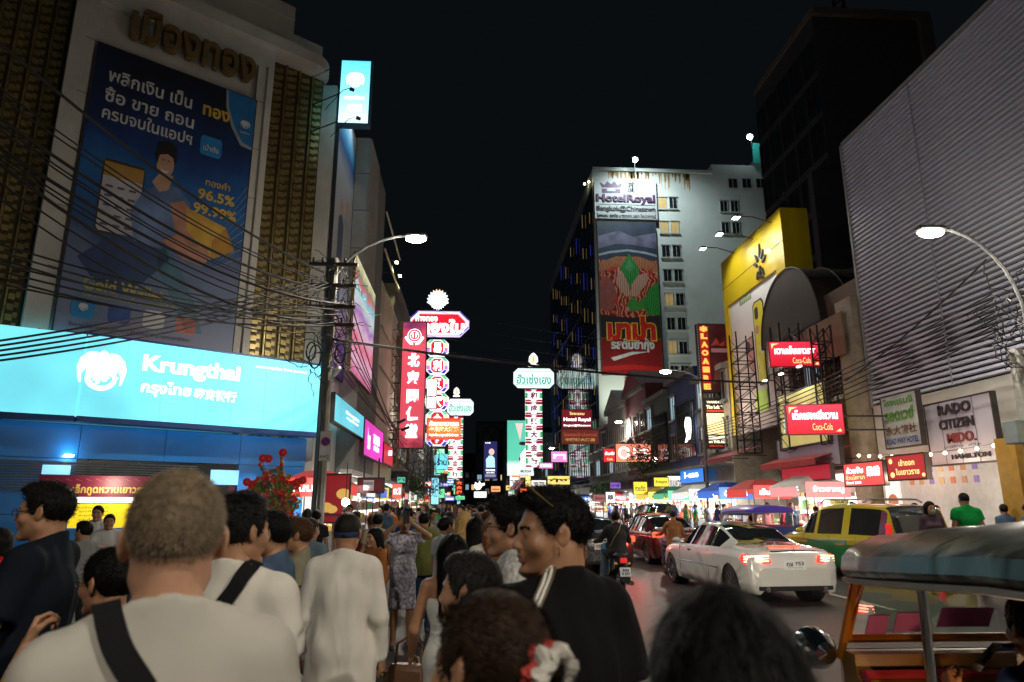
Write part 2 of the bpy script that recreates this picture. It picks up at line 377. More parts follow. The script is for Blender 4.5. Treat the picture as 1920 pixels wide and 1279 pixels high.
def hair_vf(style, thick=.014, seed=1, h=.005, strands=0, slen=.02, swidth=.0011):
    long_ = style in ('long', 'bob')
    F = Field((-.15, -.15, -.42 if long_ else -.16), (.15, .24, .19), h)
    if style == 'cap':
        F.ell((0, .012, .034), (.084, .104, .094), k=0)
        F.func(lambda X, Y, Z: (.012+.12*(Y < -9)-Z+0*X-.18*np.minimum(Y, 0)), k=.003, sub=True)
        V, Q = F.mesh(); return V, Q
    t = thick; hl = HAIRLINE
    F.ell((0, .014, .032), (.077+t*.8, .098+t*.85, .089+t), k=0)
    if style in ('quiff', 'short', 'mess'):
        F.ell((0, -.03, .085), (.055, .06, .045), k=.03)
    if style == 'quiff': F.ell((0, -.058, .088), (.052, .032, .030), k=.02)
    low = {'buzz': 0, 'short': 0, 'quiff': 0, 'mess': -.005, 'up': 0, 'long': -.6, 'bob': -.14}.get(style, 0)
    if long_:
        zb = -.40 if style == 'long' else -.17
        F.cap((0, .05, .0), (0, .085, zb+.05), .088, .075, k=.04, sc=(.82, 1.25, 1)); 
        for s in (-1, 1): F.cap((s*.066, .015, .0), (s*.075, .03, -.13), .024, .02, k=.02)
        ys, zs = [-.14, -.08, -.055, -.04, -.025, .14], [.075, .066, .03, -.05, -.6, -.6]
        F.func(lambda X, Y, Z: np.interp(Y, ys, zs)[:, :, :]-Z+0*X, k=.012, sub=True) if False else None
        zl = lambda X, Y, Z: (Z-np.interp(Y, ys, zs)+0*X)
    else:
        zl = lambda X, Y, Z: (Z-np.interp(Y, hl[0], np.array(hl[1])+low)+0*X)
    if style == 'up':
        F.ell((0, .10, .02), (.045, .05, .045), k=.02)
    am = {'buzz': .0008, 'short': .0035, 'quiff': .0028, 'mess': .006, 'long': .003, 'bob': .003, 'up': .0025}.get(style, .003)
    F.func(lambda X, Y, Z: am*wav(X*1.6, Y*(1.6 if not long_ else .8), Z*(.8 if long_ else 1.4), 150, seed)+am*.8*wav(X, Y, Z, 45, seed+1), op='add')
    F.func(lambda X, Y, Z: -zl(X, Y, Z)*.55, k=.004, sub=False, op='comb') if False else F.func(lambda X, Y, Z: -(-zl(X, Y, Z)*.55), k=.006, sub=True)
    if not long_ and style != 'cap': F.func(lambda X, Y, Z: (.16 if style == 'buzz' else .26)*np.clip(.030-zl(X, Y, Z), 0, .05), op='add')
    V, Q = F.mesh()
    if strands:
        r = np.random.RandomState(seed+5)
        e1 = V[Q[:, 1]]-V[Q[:, 0]]; e2 = V[Q[:, 3]]-V[Q[:, 0]]; nn = np.cross(e1, e2); nn /= np.linalg.norm(nn, axis=1)[:, None]+1e-9
        C = V[Q].mean(1); rad0 = C-np.array([0, .014, .0]); ok = (nn*rad0).sum(1) > .02
        ii = np.where(ok)[0]; ii = r.choice(ii, strands); p = C[ii]+r.normal(size=(strands, 3))*h*.4; n = nn[ii]
        g = np.array([0, .25, -1.0]) if long_ or style == 'up' else np.array([0, -.35, -.7]); 
        if style in ('up',): g = np.array([0, 1.0, .1])
        if style in ('mess', 'quiff'): g = np.array([0, -.6, .15])
        tdir = g-(n@g)[:, None]*n; tdir += r.normal(size=tdir.shape)*(.28 if style in ('mess', 'quiff') else .14); tdir /= np.linalg.norm(tdir, axis=1)[:, None]+1e-9
        lift = {'buzz': .9, 'short': .35, 'mess': .5, 'quiff': .5}.get(style, .05)
        side = np.cross(n, tdir); L = slen*(.5+r.rand(strands))[:, None]; w = swidth*(.6+.8*r.rand(strands))[:, None]
        m1 = p+tdir*L*.5+n*L*lift*.5; m2 = p+tdir*L+n*L*lift*.55
        SV = np.concatenate([p-side*w-n*.002, p+side*w-n*.002, m1+side*w*.8, m1-side*w*.8, m2]); k = strands; a = np.arange(k)
        SF = np.concatenate([np.stack([a, a+k, a+2*k, a+3*k], 1), np.stack([a+3*k, a+2*k, a+4*k, a+4*k], 1)])
        V, Q, _ = joinvf([(V, Q, 0), (SV, SF, 0)])
    return V, Q
def hand_vf(curl=.5, side=1, h=.0042, spread=.0, thumb=.3):
    """wrist at the origin, fingers along -z, palm facing -y, thumb on +x*side"""
    F = Field((-.09, -.11, -.22), (.09, .08, .05), h)
    F.cap((0, 0, .03), (0, 0, -.01), .026, .024, k=.01, sc=(1, 1.35, 1))
    for i, x in enumerate((.030, .010, -.010, -.028)):
        x *= side; kx = x*1.05
        F.cap((x*.6, 0, -.015), (kx, .002, -.085), .015, .0115, k=.012)
        L = (.040, .045, .042, .033)[i]; a = curl*.9+i*.06*curl; p = Vector((kx, .001, -.086)); sp = spread*(1.5-i)*side
        for j, (l, r0) in enumerate(((L, .0098), (L*.62, .0085), (L*.5, .0075))):
            d = Vector((math.sin(sp), -math.sin(a), -math.cos(a))); q = p+d*l; F.cap(p, q, r0, r0*.9, k=.004); p = q; a += curl*.95
    t = [Vector((side*.018, -.004, -.02)), Vector((side*.042, -.020, -.048)), Vector((side*(.052-.02*thumb), -.038-.012*thumb, -.076)), Vector((side*(.045-.05*thumb), -.05-.018*thumb, -.1))]
    for j in range(3): F.cap(t[j], t[j+1], (.015, .0125, .0105)[j], (.0125, .0105, .0088)[j], k=.006)
    return F.mesh()
SKIN = {}
def skin(k):
    c = {'fair': (.50, .27, .17), 'tan': (.38, .19, .105), 'mid': (.45, .235, .14), 'brown': (.26, .13, .075)}[k]
    return M('skin_'+k, c, .45, var=.10, scale=18, bump=.12, bscale=260, sss=.08)
def cloth(name, col, var=.08, rough=.85): return M('cloth_'+name, col, rough, var=var, scale=5, bump=.5, bscale=8)
def hairm(name, col, rough=.55): return M('hair_'+name, col, rough, var=.35, scale=60, bump=.3, bscale=180)
_headcache = {}
def person(label, loc, rz, H=1.68, build=1.0, fem=False, skin_k='tan', top=('tee', (.7, .66, .6)), bottom=((.05, .06, .09), 'pants'), hair=('short', (.012, .01, .009), {}),
           head=(0, 0, 0), arms=None, group=None, detail=1, shoes=(.05, .045, .04), sleeve=.55, fat=0.0, tid='', nose=1.0, stride=.0, sit=None, shirt_len=0, legs_bare=0, lean=0, only=None, wr=1.0, hand=True, hem=None, noname=None):
    """arms: {side: (elbow, wrist, curl)} in units of a 1.70 m body, facing -y"""
    T = thing('person', label, 'person', loc, rz, group, H/1.70)
    hb = .0115 if detail else .024; w = build
    S = {s: Vector((s*.162*w, .015, 1.375)) for s in (-1, 1)}
    default = {s: (Vector((s*.215*w, .03, 1.11)), Vector((s*.225*w, -.05, .88)), .5) for s in (-1, 1)}
    A = dict(default)
    for s, v in (arms or {}).items(): A[s] = (Vector(v[0]), Vector(v[1]), v[2] if len(v) > 2 else .5, v[3] if len(v) > 3 else None)
    hipz, hy = .90, 0.0
    if sit: hips = {s: Vector((s*.09, .02, sit)) for s in (-1, 1)}; knee = {s: Vector((s*.20, -.36, sit-.0)) for s in (-1, 1)}; ank = {s: Vector((s*.21, -.26, sit-.43)) for s in (-1, 1)}
    else:
        hips = {s: Vector((s*.085, 0, .9)) for s in (-1, 1)}; knee = {s: Vector((s*.10, -.02-s*stride*.5, .48)) for s in (-1, 1)}; ank = {s: Vector((s*.105, .03-s*stride, .075)) for s in (-1, 1)}
    dz = (sit-.9) if sit else 0
    def up(p): 
        p = Vector(p); z = p.z-.9; p.y -= math.sin(lean)*max(z, 0); p.z += dz; return p
    if dz or lean: 
        S = {s: up(S[s]) for s in S}
        A = {s: (up(a[0]), up(a[1]))+tuple(a[2:]) for s, a in A.items()}
    def torso(F, g, legs=True, arm=None, shoulders=True):
        c = up((0, .005, 1.24)); b = up((0, -.01-fat, 1.03)); p = up((0, .01, .92)); sh = up((0, .012, 1.385))
        wf = .94 if fem else 1.0
        F.ell(c, (.158*w*wf+g, .104*w+g, .19), k=0)
        F.ell(b, (.138*w*(.9 if fem else 1)+fat*.7+g, .10*w+fat+g, .16), k=.06); F.ell(p, (.158*w+g, .112*w+g, .115), k=.05)
        if fem: F.ell(up((.06, -.095, 1.25)), (.055+g, .045+g, .055), k=.04); F.ell(up((-.06, -.095, 1.25)), (.055+g, .045+g, .055), k=.04)
        if shoulders:
            for s in (-1, 1):
                F.cap(S[s]*.92+Vector((0, 0, .005+.08*S[s].z-.08*S[s].z)), up((s*.04, .02, 1.40)), .052+g*.8, .07+g*.8, k=.05) if False else F.cap((S[s].x*.93, S[s].y, S[s].z), tuple(up((s*.05, .02, 1.39))), .050+g*.7, .058+g*.6, k=.05)
                F.cap(tuple(up((s*.11*w, .018, 1.40))), tuple(up((s*.03, .025, 1.465))), .026+g*.7, .034+g*.5, k=.04)
    # ---------------- bare body
    V = []
    F = Field((-.75, -.6, 0), (.75, .45, 1.75), hb if detail else .022) if False else None
    allp = [A[s][i] for s in (-1, 1) for i in (0, 1)]+[Vector((.3, .22, 1.5+dz)), Vector((-.3, -.24, 0))]
    lo = [min(p[i] for p in allp)-.08 for i in range(3)]; hi = [max(p[i] for p in allp)+.08 for i in range(3)]; lo[2] = -.0; hi[2] = max(hi[2], 1.56+dz)
    if sit: lo[2] = sit-.56; lo[1] = min(lo[1], -.5)
    if stride: lo[1] -= abs(stride); hi[1] += abs(stride)
    if only: lo[2] = max(lo[2], only)
    F = Field(lo, hi, .016 if detail else .026)
    torso(F, -.012)
    F.cap(tuple(up((0, .028, 1.55))), tuple(up((0, .02, 1.40))), .048, .052, k=.03)
    for s in (-1, 1):
        e, wri = A[s][0], A[s][1]
        F.cap(S[s], e, .046*w, .037*w, k=.03); F.cap(e, wri, .038*w, .025, k=.015)
        F.cap(hips[s], knee[s], .078*w, .052, k=.03); F.cap(knee[s], ank[s], .052, .036, k=.02); F.ell(knee[s].lerp(ank[s], .3)+Vector((0, .018, 0)), (.045, .048, .11), k=.03)
        F.cap(ank[s], ank[s]+Vector((s*.01, -.11, -.04)), .035, .028, k=.02)
    v, q = F.mesh(); parts = [(v, q, 0)]
    # head
    hk = (fem, fat > .02, nose, bool(detail))
    if hk not in _headcache: _headcache[hk] = head_vf(.005 if detail else .009, fem, .008 if fat > .02 else 0, nose, .048 if fem else .054+.06*max(w-1, 0))
    hv, hq, hm = _headcache[hk]
    HC = up((0, -.012, 1.58)); Rh = Euler((head[1], head[2], head[0])).to_matrix(); R3 = np.array(Rh)
    def place(v):
        k = np.clip((v[:, 2]+.20)/.10, 0, 1)[:, None]      # the neck base stays put while the head turns
        return (v@R3.T)*k+v*(1-k)+np.array(HC)
    def rigid(v): return v@R3.T+np.array(HC)
    parts.append((place(hv), hq, hm))
    hand_parts = []
    if hand:
        for s in (-1, 1):
            a = A[s]; cv = a[2] if len(a) > 2 else .5
            kk = ('hand', s, cv, bool(detail))
            if kk not in _headcache: _headcache[kk] = hand_vf(cv, s, .0052 if detail else .009)
            v, q = _headcache[kk]
            d = (a[1]-a[0]).normalized()
            pn = Vector(a[3]) if len(a) > 3 and a[3] is not None else Vector((-s, -.2, 0))
            z = -d; y = -(pn-d*pn.dot(d)).normalized(); x = y.cross(z)
            mt = np.array(Matrix((x, y, z)).transposed()); parts.append((v@mt.T+np.array(a[1]-d*.012), q, 0))
    def mk(L, name, mats, parent=T):
        v, q, m = joinvf(L); 
        return put(np_mesh(name, v, q, mats, m), name, parent)
    skm = skin(skin_k); hm_ = hairm(hair[3] if len(hair) > 3 else 'c%02x%02x' % (int(hair[1][0]*255), int(hair[1][1]*255)), hair[1])
    L = []
    for v, q, m in parts: L.append((v, q, 0) if not isinstance(m, np.ndarray) else (v, q, m))
    ev = eyes_vf() if detail else []
    vv = []; ff = []; mm = []; b = 0
    for v, q, m in L+[(rigid(v), q, m) for v, q, m in ev]:
        vv.append(v); ff.append(q+b); mm.append(m if isinstance(m, np.ndarray) else np.full(len(q), m)); b += len(v)
    body = put(np_mesh('body', np.concatenate(vv), np.concatenate(ff), [skm, M('lips', (.33, .11, .09), .4, bump=.1), hm_, M('eye_white', (.7, .68, .64), .2, var=.03), M('iris', (.02, .012, .008), .15)], np.concatenate(mm)), 'body', T)
    # ---------------- hair
    st = hair[0]
    if st:
        kw = dict(hair[2]) if len(hair) > 2 else {}
        if not detail: kw.setdefault('h', .012)
        key = ('hair', st, tuple(sorted(kw.items())))
        if key not in _headcache: _headcache[key] = hair_vf(st, **kw)
        v, q = _headcache[key]
        mk([(rigid(v), q, 0)], 'cap' if st == 'cap' else 'hair', [hm_ if st != 'cap' else cloth('cap', hair[1])])
        if st == 'cap':
            key = ('hair', 'capunder')
            if key not in _headcache: _headcache[key] = hair_vf('buzz', thick=.004, h=.006)
            v, q = _headcache[key]; mk([(rigid(v), q, 0)], 'hair', [hairm('black', (.012, .01, .009))])
    # ---------------- top
    kind, tc = top[0], top[1]; tm = top[2] if len(top) > 2 else cloth('%02x%02x%02x' % tuple(int(c*255) for c in tc), tc)
    g = .012 if kind in ('tight', 'strapless') else .024
    zlo = (.80+dz if shirt_len == 0 else shirt_len)
    lo2 = [lo[0], lo[1]-.02, max(zlo-.05, lo[2])]; F = Field(lo2, hi, hb if detail else .022)
    torso(F, g+.001, shoulders=(kind != 'strapless'))
    if kind in ('tee', 'long', 'sleeveless') : F.cap(tuple(up((0, .0-fat*.5, 1.2))), tuple(up((0, .0-fat*.5, .74))), .124*w+fat*.6, .132*w+fat*.6, k=.05, sc=(.76, 1.06, 1))
    if kind == 'dress' or shirt_len: F.cap(tuple(up((0, .01, .95))), (0, .01, (shirt_len or .5)), .15*w, .19*w, k=.08, sc=(1, 1.3, 1))
    if kind != 'strapless':
        for s in (-1, 1):
            e, wri = A[s][0], A[s][1]; sl = 1.0 if kind == 'long' else sleeve
            if kind == 'sleeveless': continue
            if sl >= 1: F.cap(S[s], e, .063*w, .054*w, k=.03); F.cap(e, e.lerp(wri, .95), .052*w, .036, k=.02)
            else: F.cap(S[s], S[s].lerp(e, sl+.18), .066*w, .068*w, k=.03)
    r = np.random.RandomState(int(abs(loc[0]*100+loc[1]*37)) % 9999); sd = r.randint(999)
    amp = .0055*wr
    F.func(lambda X, Y, Z: amp*1.1*wav(X*1.3, Y*1.3, Z*.35, 40, sd)+amp*1.1*wav(X*.9, Y*.9, Z*1.0, 27, sd+1)+amp*.45*wav(X*1.2, Y*1.2, Z*.22, 75, sd+2), op='add')
    F.func(lambda X, Y, Z: (Z-zlo)*1.0+0*X+0*Y+.012*wav(X, Y, Z*0, 22, sd), k=.004, sub=False) if False else F.func(lambda X, Y, Z: Z-zlo-.008*wav(X, Y, 0*Z, 18, sd)+0*X, k=.003, sub=True)
    nk = up((0, .02, 1.49))
    if kind == 'strapless': zt = up((0, 0, 1.30)).z; F.func(lambda X, Y, Z: zt-Z+0*X+0*Y, k=.004, sub=True)
    else:
        vn = top[3] if len(top) > 3 else 0
        nr = (.048 if fem else .056+.06*max(w-1, 0))+.011
        F.cap((0, nk.y-.003, nk.z+.06), (0, nk.y-.002, nk.z-.11), nr, nr+.012, k=.022)
        sl_, X_, Y_, Z_ = F._sl((-.12, nk.y-.12, nk.z-.12), (.12, nk.y+.12, nk.z+.16), 0)
        F._comb(sl_, np.maximum((nk.z-.020-vn)+.50*(Y_-nk.y)-Z_, np.sqrt(X_**2+(Y_-nk.y)**2)-.12), .003, True)
    if kind in ('tee', 'tight', 'dress') and sleeve < 1:
        for s in (-1, 1):
            e = A[s][0]; c = S[s].lerp(e, sleeve); d = (e-S[s]).normalized(); c2 = c+d*.5
            F.slab(c, d, S[s], c2, .11)
    V, Q = F.mesh()
    topo = mk([(V, Q, 0)], 'shirt' if kind != 'dress' and kind != 'strapless' else 'dress', [tm])
    # ---------------- bottom
    if bottom and not (only and only > .9):
        bc, bk = bottom; bm = cloth('b%02x%02x%02x' % tuple(int(c*255) for c in bc), bc); g = .014
        F = Field(lo, (hi[0], hi[1], (.98+dz)), hb*1.3 if detail else .024)
        F.ell(up((0, .01, .92)), (.160*w+g, .114*w+g, .12), k=0)
        for s in (-1, 1):
            if bk in ('pants', 'jeans'): F.cap(hips[s], knee[s], .088*w, .066, k=.03); F.cap(knee[s], ank[s], .066, .056, k=.02)
            elif bk == 'shorts': F.cap(hips[s], hips[s].lerp(knee[s], .85), .092*w, .088, k=.03)
        if bk == 'skirt': F.cap(tuple(up((0, .0, .9))), tuple(up((0, 0, .5))), .15*w, .19, k=.05, sc=(1, 1.2, 1))
        F.func(lambda X, Y, Z: .005*wav(X, Y, Z*1.4, 40, sd+5), op='add')
        V, Q = F.mesh(); mk([(V, Q, 0)], 'trousers' if bk in ('pants', 'jeans') else bk, [bm])
    if not (only and only > .2):
        F = Field((lo[0], lo[1]-.1, lo[2]-.01), (hi[0], hi[1], max(ank[1].z, ank[-1].z)+.1), .016 if detail else .026)
        for s in (-1, 1):
            a = ank[s]; F.cap(a+Vector((0, .02, -.035)), a+Vector((s*.012, -.14, -.045)), .042, .036, k=.02, sc=(1, 1, 1.2)); F.cap(a+Vector((0, .01, .01)), a+Vector((0, .02, -.03)), .042, .042, k=.02)
        zf = min(ank[1].z, ank[-1].z)-.075
        F.func(lambda X, Y, Z: Z-zf+0*X+0*Y, k=.003, sub=True); V, Q = F.mesh()
        if len(V): mk([(V, Q, 0)], 'shoes', [M('shoe_%02x' % int(shoes[0]*255), shoes, .5)])
    T['_hc'] = [HC.x, HC.y, HC.z]
    return T
def head_frame(T):
    return Vector(T['_hc'])
# ================================================================ ground and street
asph = M('asphalt', (.045, .043, .042), .42, var=.3, scale=1.2, bump=.5, bscale=90, dirt=.4)
mb = MB(); mb.add([(-400, -60, 0), (400, -60, 0), (400, 900, 0), (-400, 900, 0)], [(0, 1, 2, 3)]); mb.build('ground', M('earth', (.03, .03, .03), .9), kind='structure')
mb = MB(); n = 60
mb.add([(-3.7, -30, .004), (11.5, -30, .004), (11.5, 260, .004), (-3.7, 260, .004)], [(0, 1, 2, 3)]); mb.build('road', asph, kind='structure')
mb = MB()
for x0, x1 in ((-12, -3.85), (11.65, 30)): mb.b2(x0, x1, -30, 260, 0, .13)
mb.build('pavement', M('paving', (.16, .15, .14), .6, var=.2, scale=2, bump=.3, dirt=.6), kind='structure')
mb = MB()
for x0, x1 in ((-3.85, -3.7), (11.5, 11.65)): mb.b2(x0, x1, -30, 260, 0, .15)
mb.build('kerb', M('kerb_stone', (.3, .29, .27), .7, dirt=.5), kind='structure')
mb = MB()
for x in (7.3,):
    for i in range(20): mb.b2(x-.06, x+.06, -6+i*6, -3.2+i*6, .008, .010)
mb.build('lane_marking', M('road_paint', (.45, .44, .4), .6, dirt=.7), kind='structure')
# manhole cover
mb = MB(); mb.cyl((2.95, 9.2, .006), (2.95, 9.2, .016), .32, n=24)
for i in range(-3, 4): mb.b2(2.95-.26+abs(i)*.02, 2.95+.26-abs(i)*.02, 9.2+i*.075-.014, 9.2+i*.075+.014, .016, .022)
mb.build('manhole_cover', M('cast_iron', (.04, .04, .04), .4, .8), label='round iron manhole cover in the road behind the scooter', cat='manhole cover')

class Fac:
    """a facade: local x runs to the right as seen from the street, -y faces the street"""
    def __init__(s, name, label, cat, O, rz, group=None):
        s.O = Vector(O); s.rz = rz; s.t = thing(name, label, cat, O, rz, group)
        s.d = Vector((math.cos(rz), math.sin(rz), 0)); s.n = Vector((math.sin(rz), -math.cos(rz), 0))
    def L(s, px, py, off=0): p = PP(px, py, s.O+s.n*off, s.n); return (p-s.O).dot(s.d), p.z-s.O.z
    def W(s, x, z, out=0): return s.O+s.d*x+s.n*out+Vector((0, 0, z))
    def rect(s, x0, y0, x1, y1, off=0): a, b = s.L(x0, y0, off), s.L(x1, y1, off); return min(a[0], b[0]), max(a[0], b[0]), min(a[1], b[1]), max(a[1], b[1])

def rectp(x0, x1, z0, z1): return [(x0, z0), (x1, z0), (x1, z1), (x0, z1)]
def circ(cx, cz, r, n=24, rz=None, a0=0, a1=2*math.pi):
    rz = rz or r; return [(cx+r*math.cos(a0+(a1-a0)*i/n), cz+rz*math.sin(a0+(a1-a0)*i/n)) for i in range(n if a1-a0 > 6.28 else n+1)]
def octo(x0, x1, z0, z1, c): return [(x0+c, z0), (x1-c, z0), (x1, z0+c), (x1, z1-c), (x1-c, z1), (x0+c, z1), (x0, z1-c), (x0, z0+c)]

def sign(name, label, cat, loc, rz, w, h, dep, face, frame, texts=(), prints=(), group=None, fr=.05, parent=None, legs=None):
    """box sign centred on loc; texts: (words, cx, cz, w, h, mat[, bold[, depth]]), prints: (poly, mat[, layer])"""
    t = thing(name, label, cat, loc, rz, group)
    mb = MB(); mb.b2(-w/2, w/2, -dep/2+.012, dep/2-.012, -h/2, h/2); mb.build('face', face, t)
    mb = MB()
    for a in ((-w/2-fr, w/2+fr, h/2, h/2+fr), (-w/2-fr, w/2+fr, -h/2-fr, -h/2), (-w/2-fr, -w/2, -h/2, h/2), (w/2, w/2+fr, -h/2, h/2)): mb.b2(a[0], a[1], -dep/2, dep/2, a[2], a[3])
    mb.build('frame', frame, t)
    if prints:
        mb = MB(); ms = []
        for p in prints:
            if p[1] not in ms: ms.append(p[1])
            mb.mat(ms.index(p[1])); ly = p[2] if len(p) > 2 else 1
            mb.prism(p[0], -dep/2+.010-.003*ly, -dep/2+.0125)
        mb.build('print', ms, t)
    if texts:
        mb = MB(); ms = []
        for p in texts:
            if p[5] not in ms: ms.append(p[5])
            mb.mat(ms.index(p[5])); dp = p[7] if len(p) > 7 else .0
            letter(mb, p[0], p[1], p[2], p[3], p[4], y=-dep/2-.012, bold=p[6] if len(p) > 6 else .02, depth=dp)
        mb.build('lettering', ms, t)
    if legs:
        mb = MB()
        for a, b in legs: mb.cyl(a, b, .03, n=8)
        mb.build('bracket', M('steel_dark', (.06, .06, .06), .5, .7), t)
    return t
steel = M('steel_dark', (.06, .06, .06), .5, .7); black = M('black_metal', (.02, .02, .02), .45, .3)
white_c = M('white_concrete', (.56, .53, .48), .8, var=.10, scale=.8, bump=.3, bscale=12, dirt=.35)
grey_c = M('grey_concrete', (.22, .22, .21), .8, var=.15, scale=.8, bump=.3, bscale=12, dirt=.5)
dark_c = M('dark_concrete', (.10, .10, .095), .8, var=.2, scale=.7, bump=.3, bscale=12, dirt=.5)
goldm = M('gold_metal', (.33, .25, .10), .40, .65, var=.3, scale=3, dirt=.3)
cy = E('sign_cyan', (.19, .80, .93), 1.12, .35); wht = E('sign_white', (1, 1, 1), 1.5); darkglass = M('dark_glass', (.02, .022, .025), .08, 0, coat=.5)
blue_p = M('blue_cladding', (.008, .20, .62), .3, var=.12, scale=.7, coat=.4)
lampglow = E('lamp_white', (1, .93, .8), 30); lampcool = E('lamp_cool', (.85, .95, 1), 30)

# ================================================================ bank building on the left corner
CB = (-5.2, 23.6, 0); RZB = math.atan2(.6, .8)
K = Fac('bank_building', 'white corner building with brass lattice panels above the blue bank front', 'building', CB, RZB)
mb = MB()
mb.b2(-18, -.35, 1.0, 6, 3.0, 19.5)                                      # body
for x0, x1 in ((-8.55, -7.95), (-3.05, -2.5), (-8.0, -3.0)):            # white frame: two piers and the field behind the banner
    mb.b2(x0, x1, (.0 if x1-x0 < 2 else .25), 1.0, 6.2, 16.9)
mb.b2(-8.55, -2.5, .0, 1.0, 16.91, 18.2)
mb.build('wall', white_c, K.t)
mb = MB()                                                               # rounded overhanging cornice
pl = [(-18, .9), (-18, -.3), (-1.2, -.3)]+[(-1.2+.95*math.sin(a), .65-.95*math.cos(a)) for a in [i*math.pi/16 for i in range(9)]]+[(-.25, 6), (-18, 6)]
n = len(pl); mb.add([(x, y, 17.7) for x, y in pl]+[(x, y, 18.15) for x, y in pl], [tuple(range(n))[::-1], tuple(range(n, 2*n))]+[(i, (i+1) % n, n+(i+1) % n, n+i) for i in range(n)])
mb.build('cornice', white_c, K.t)
mb = MB(); mb.b2(-7.5, -1.6, .9, 5, 18.15, 20.6); mb.b2(-7.5, -1.6, .85, .9, 20.0, 20.08); mb.b2(-4.55, -4.5, .86, .9, 18.2, 20.6); mb.build('roof_block', white_c, K.t)
def lattice(x0, x1, z0, z1, nm='brass_panel'):
    back = MB(); back.b2(x0, x1, .55, 1.0, z0, z1); bk = back.build(nm, M('brass_dark', (.10, .075, .03), .5, .6, dirt=.4), K.t)
    nc = max(2, int((x1-x0)/.42)); cw = (x1-x0)/nc; mb = MB()
    for i in range(nc):
        cx = x0+(i+.5)*cw; mb.cyl((cx-cw*.38, .5, z0), (cx-cw*.38, .5, z1), .045, n=6)
        z = z0+.1+(i % 2)*.13
        while z < z1-.2:
            mb.b2(cx-cw*.28, cx+cw*.10, .44, .56, z, z+.17); mb.b2(cx+cw*.12, cx+cw*.36, .48, .56, z+.09, z+.24); z += .29
    mb.build('lattice', goldm, bk, kind='stuff')
lattice(-2.45, -.4, 3.2, 17.68); lattice(-14.5, -8.6, 3.2, 17.68)
mb = MB()
for i, (x, zc) in enumerate(((-6.6, 0),)): letter(mb, 'เมืองทอง', -5.15, 16.6, 3.9, 1.15, y=-.06, bold=.03, depth=.30)
mb.build('lettering', M('gold_letters', (.25, .16, .06), .5, .4, dirt=.5), K.t)
mb = MB(); mb.cyl((-2.72, -.06, 6.2), (-2.72, -.06, 16.9), .05, n=8); mb.build('drainpipe', white_c, K.t)
mb = MB(); mb.b2(-18, 0, .5, .99, 0, 3.95); mb.build('lower_wall', M('blue_dark', (.004, .04, .12), .5), K.t)
first = None                                                            # glossy blue cladding, panel by panel
for zi, (z0, z1) in enumerate(((.0, 1.5), (1.52, 2.98), (3.0, 3.92))):
    for i in range(7):
        x0 = -15.6+i*2.21; x1 = x0+2.195
        if zi == 1 and -8.0 < x0 < -3.0: continue
        m = MB(); m.b2(x0, x1, .42, .50, z0, z1); m.build('panel', blue_p, K.t)
mb = MB(); mb.b2(-8.85, -2.4, .44, .499, 1.52, 2.98); mb.build('glass_front', darkglass, K.t)
for k in range(12):
    m = MB(); m.b2(-8.8, -3.6, .36, .42, 2.10+k*.07, 2.135+k*.07); m.build('shutter_slat', M('shutter', (.08, .10, .12), .4, .6), K.t)
for x0, x1 in ((-7.55, -6.9), (-3.2, -2.35)):
    m = MB(); m.b2(x0, x1, .33, .355, 2.55 if x0 < -5 else 2.35, 2.8); m.build('lit_window', E('win_blue', (.3, .75, 1), .9), K.t)
mb = MB(); mb.lathe([(.0, 0), (.10, 0), (.12, .05), (0, .05)], 16, Matrix.Translation((-7.0, .2, 3.03))); mb.build('downlight', lampcool, K.t)

# lit fascia of the bank: straight part and bent left part
S = Fac('bank_sign', 'long glowing light blue bank sign wrapping round the corner building', 'sign', (CB[0]+K.n.x*.25, CB[1]+K.n.y*.25, 0), RZB)
m = MB(); m.b2(-7.05, -.15, -.25, .25, 4.08, 6.32); m.build('lit_panel', cy, S.t)
m = MB(); R2 = Matrix.Rotation(rad(-14), 4, 'Z'); T2 = Matrix.Translation((-7.06, 0, 0)) @ Matrix.Rotation(rad(-7), 4, 'Z')
for z0, z1, mt, nm in ((4.08, 6.32, cy, 'lit_panel'), (3.93, 4.07, M('fascia_blue', (.01, .05, .2), .4), 'lower_trim')):
    m = MB(); mm = MB(); mm.b2(-7, -.01, -.25, .25, z0, z1); m.add(mm.v, mm.f, T2); m.build(nm, mt, S.t)
m = MB(); m.b2(-7.05, -.1, -.28, .25, 3.93, 4.075); m.b2(-.149, -.02, -.28, .25, 4.08, 6.32); m.b2(-7.05, -.02, -.28, .25, 6.325, 6.38); m.build('trim', M('fascia_blue', (.01, .05, .2), .4), S.t)
m = MB(); lt = MB()
a, b = S.L(225, 690, .25), S.L(418, 735, .25)
letter(lt, 'Krungthai', -4.25, 5.66, 2.75, .62, y=-.262, bold=.035)
letter(lt, 'กรุงไทย', -4.93, 5.0, 1.35, .46, y=-.262, bold=.03); letter(lt, '泰京银行', -3.55, 4.98, 1.25, .34, y=-.262, bold=.03)
letter(lt, 'ธนาคารกรุงไทย จำกัด (มหาชน)', -1.55, 6.02, 1.7, .12, y=-.262, bold=.01)
lt.build('lettering', E('pure_white', (1, 1, 1), 2.2), S.t)
m = MB()
for i in range(1, 7): m.b2(-7.05+i*1.0-.006, -7.05+i*1.0+.006, -.254, -.2495, 4.09, 6.31)
m.b2(-7.04, -.16, -.254, -.2495, 4.62, 4.628); m.build('panel_seam', E('seam_cyan', (.12, .6, .72), .9), S.t, kind='stuff')
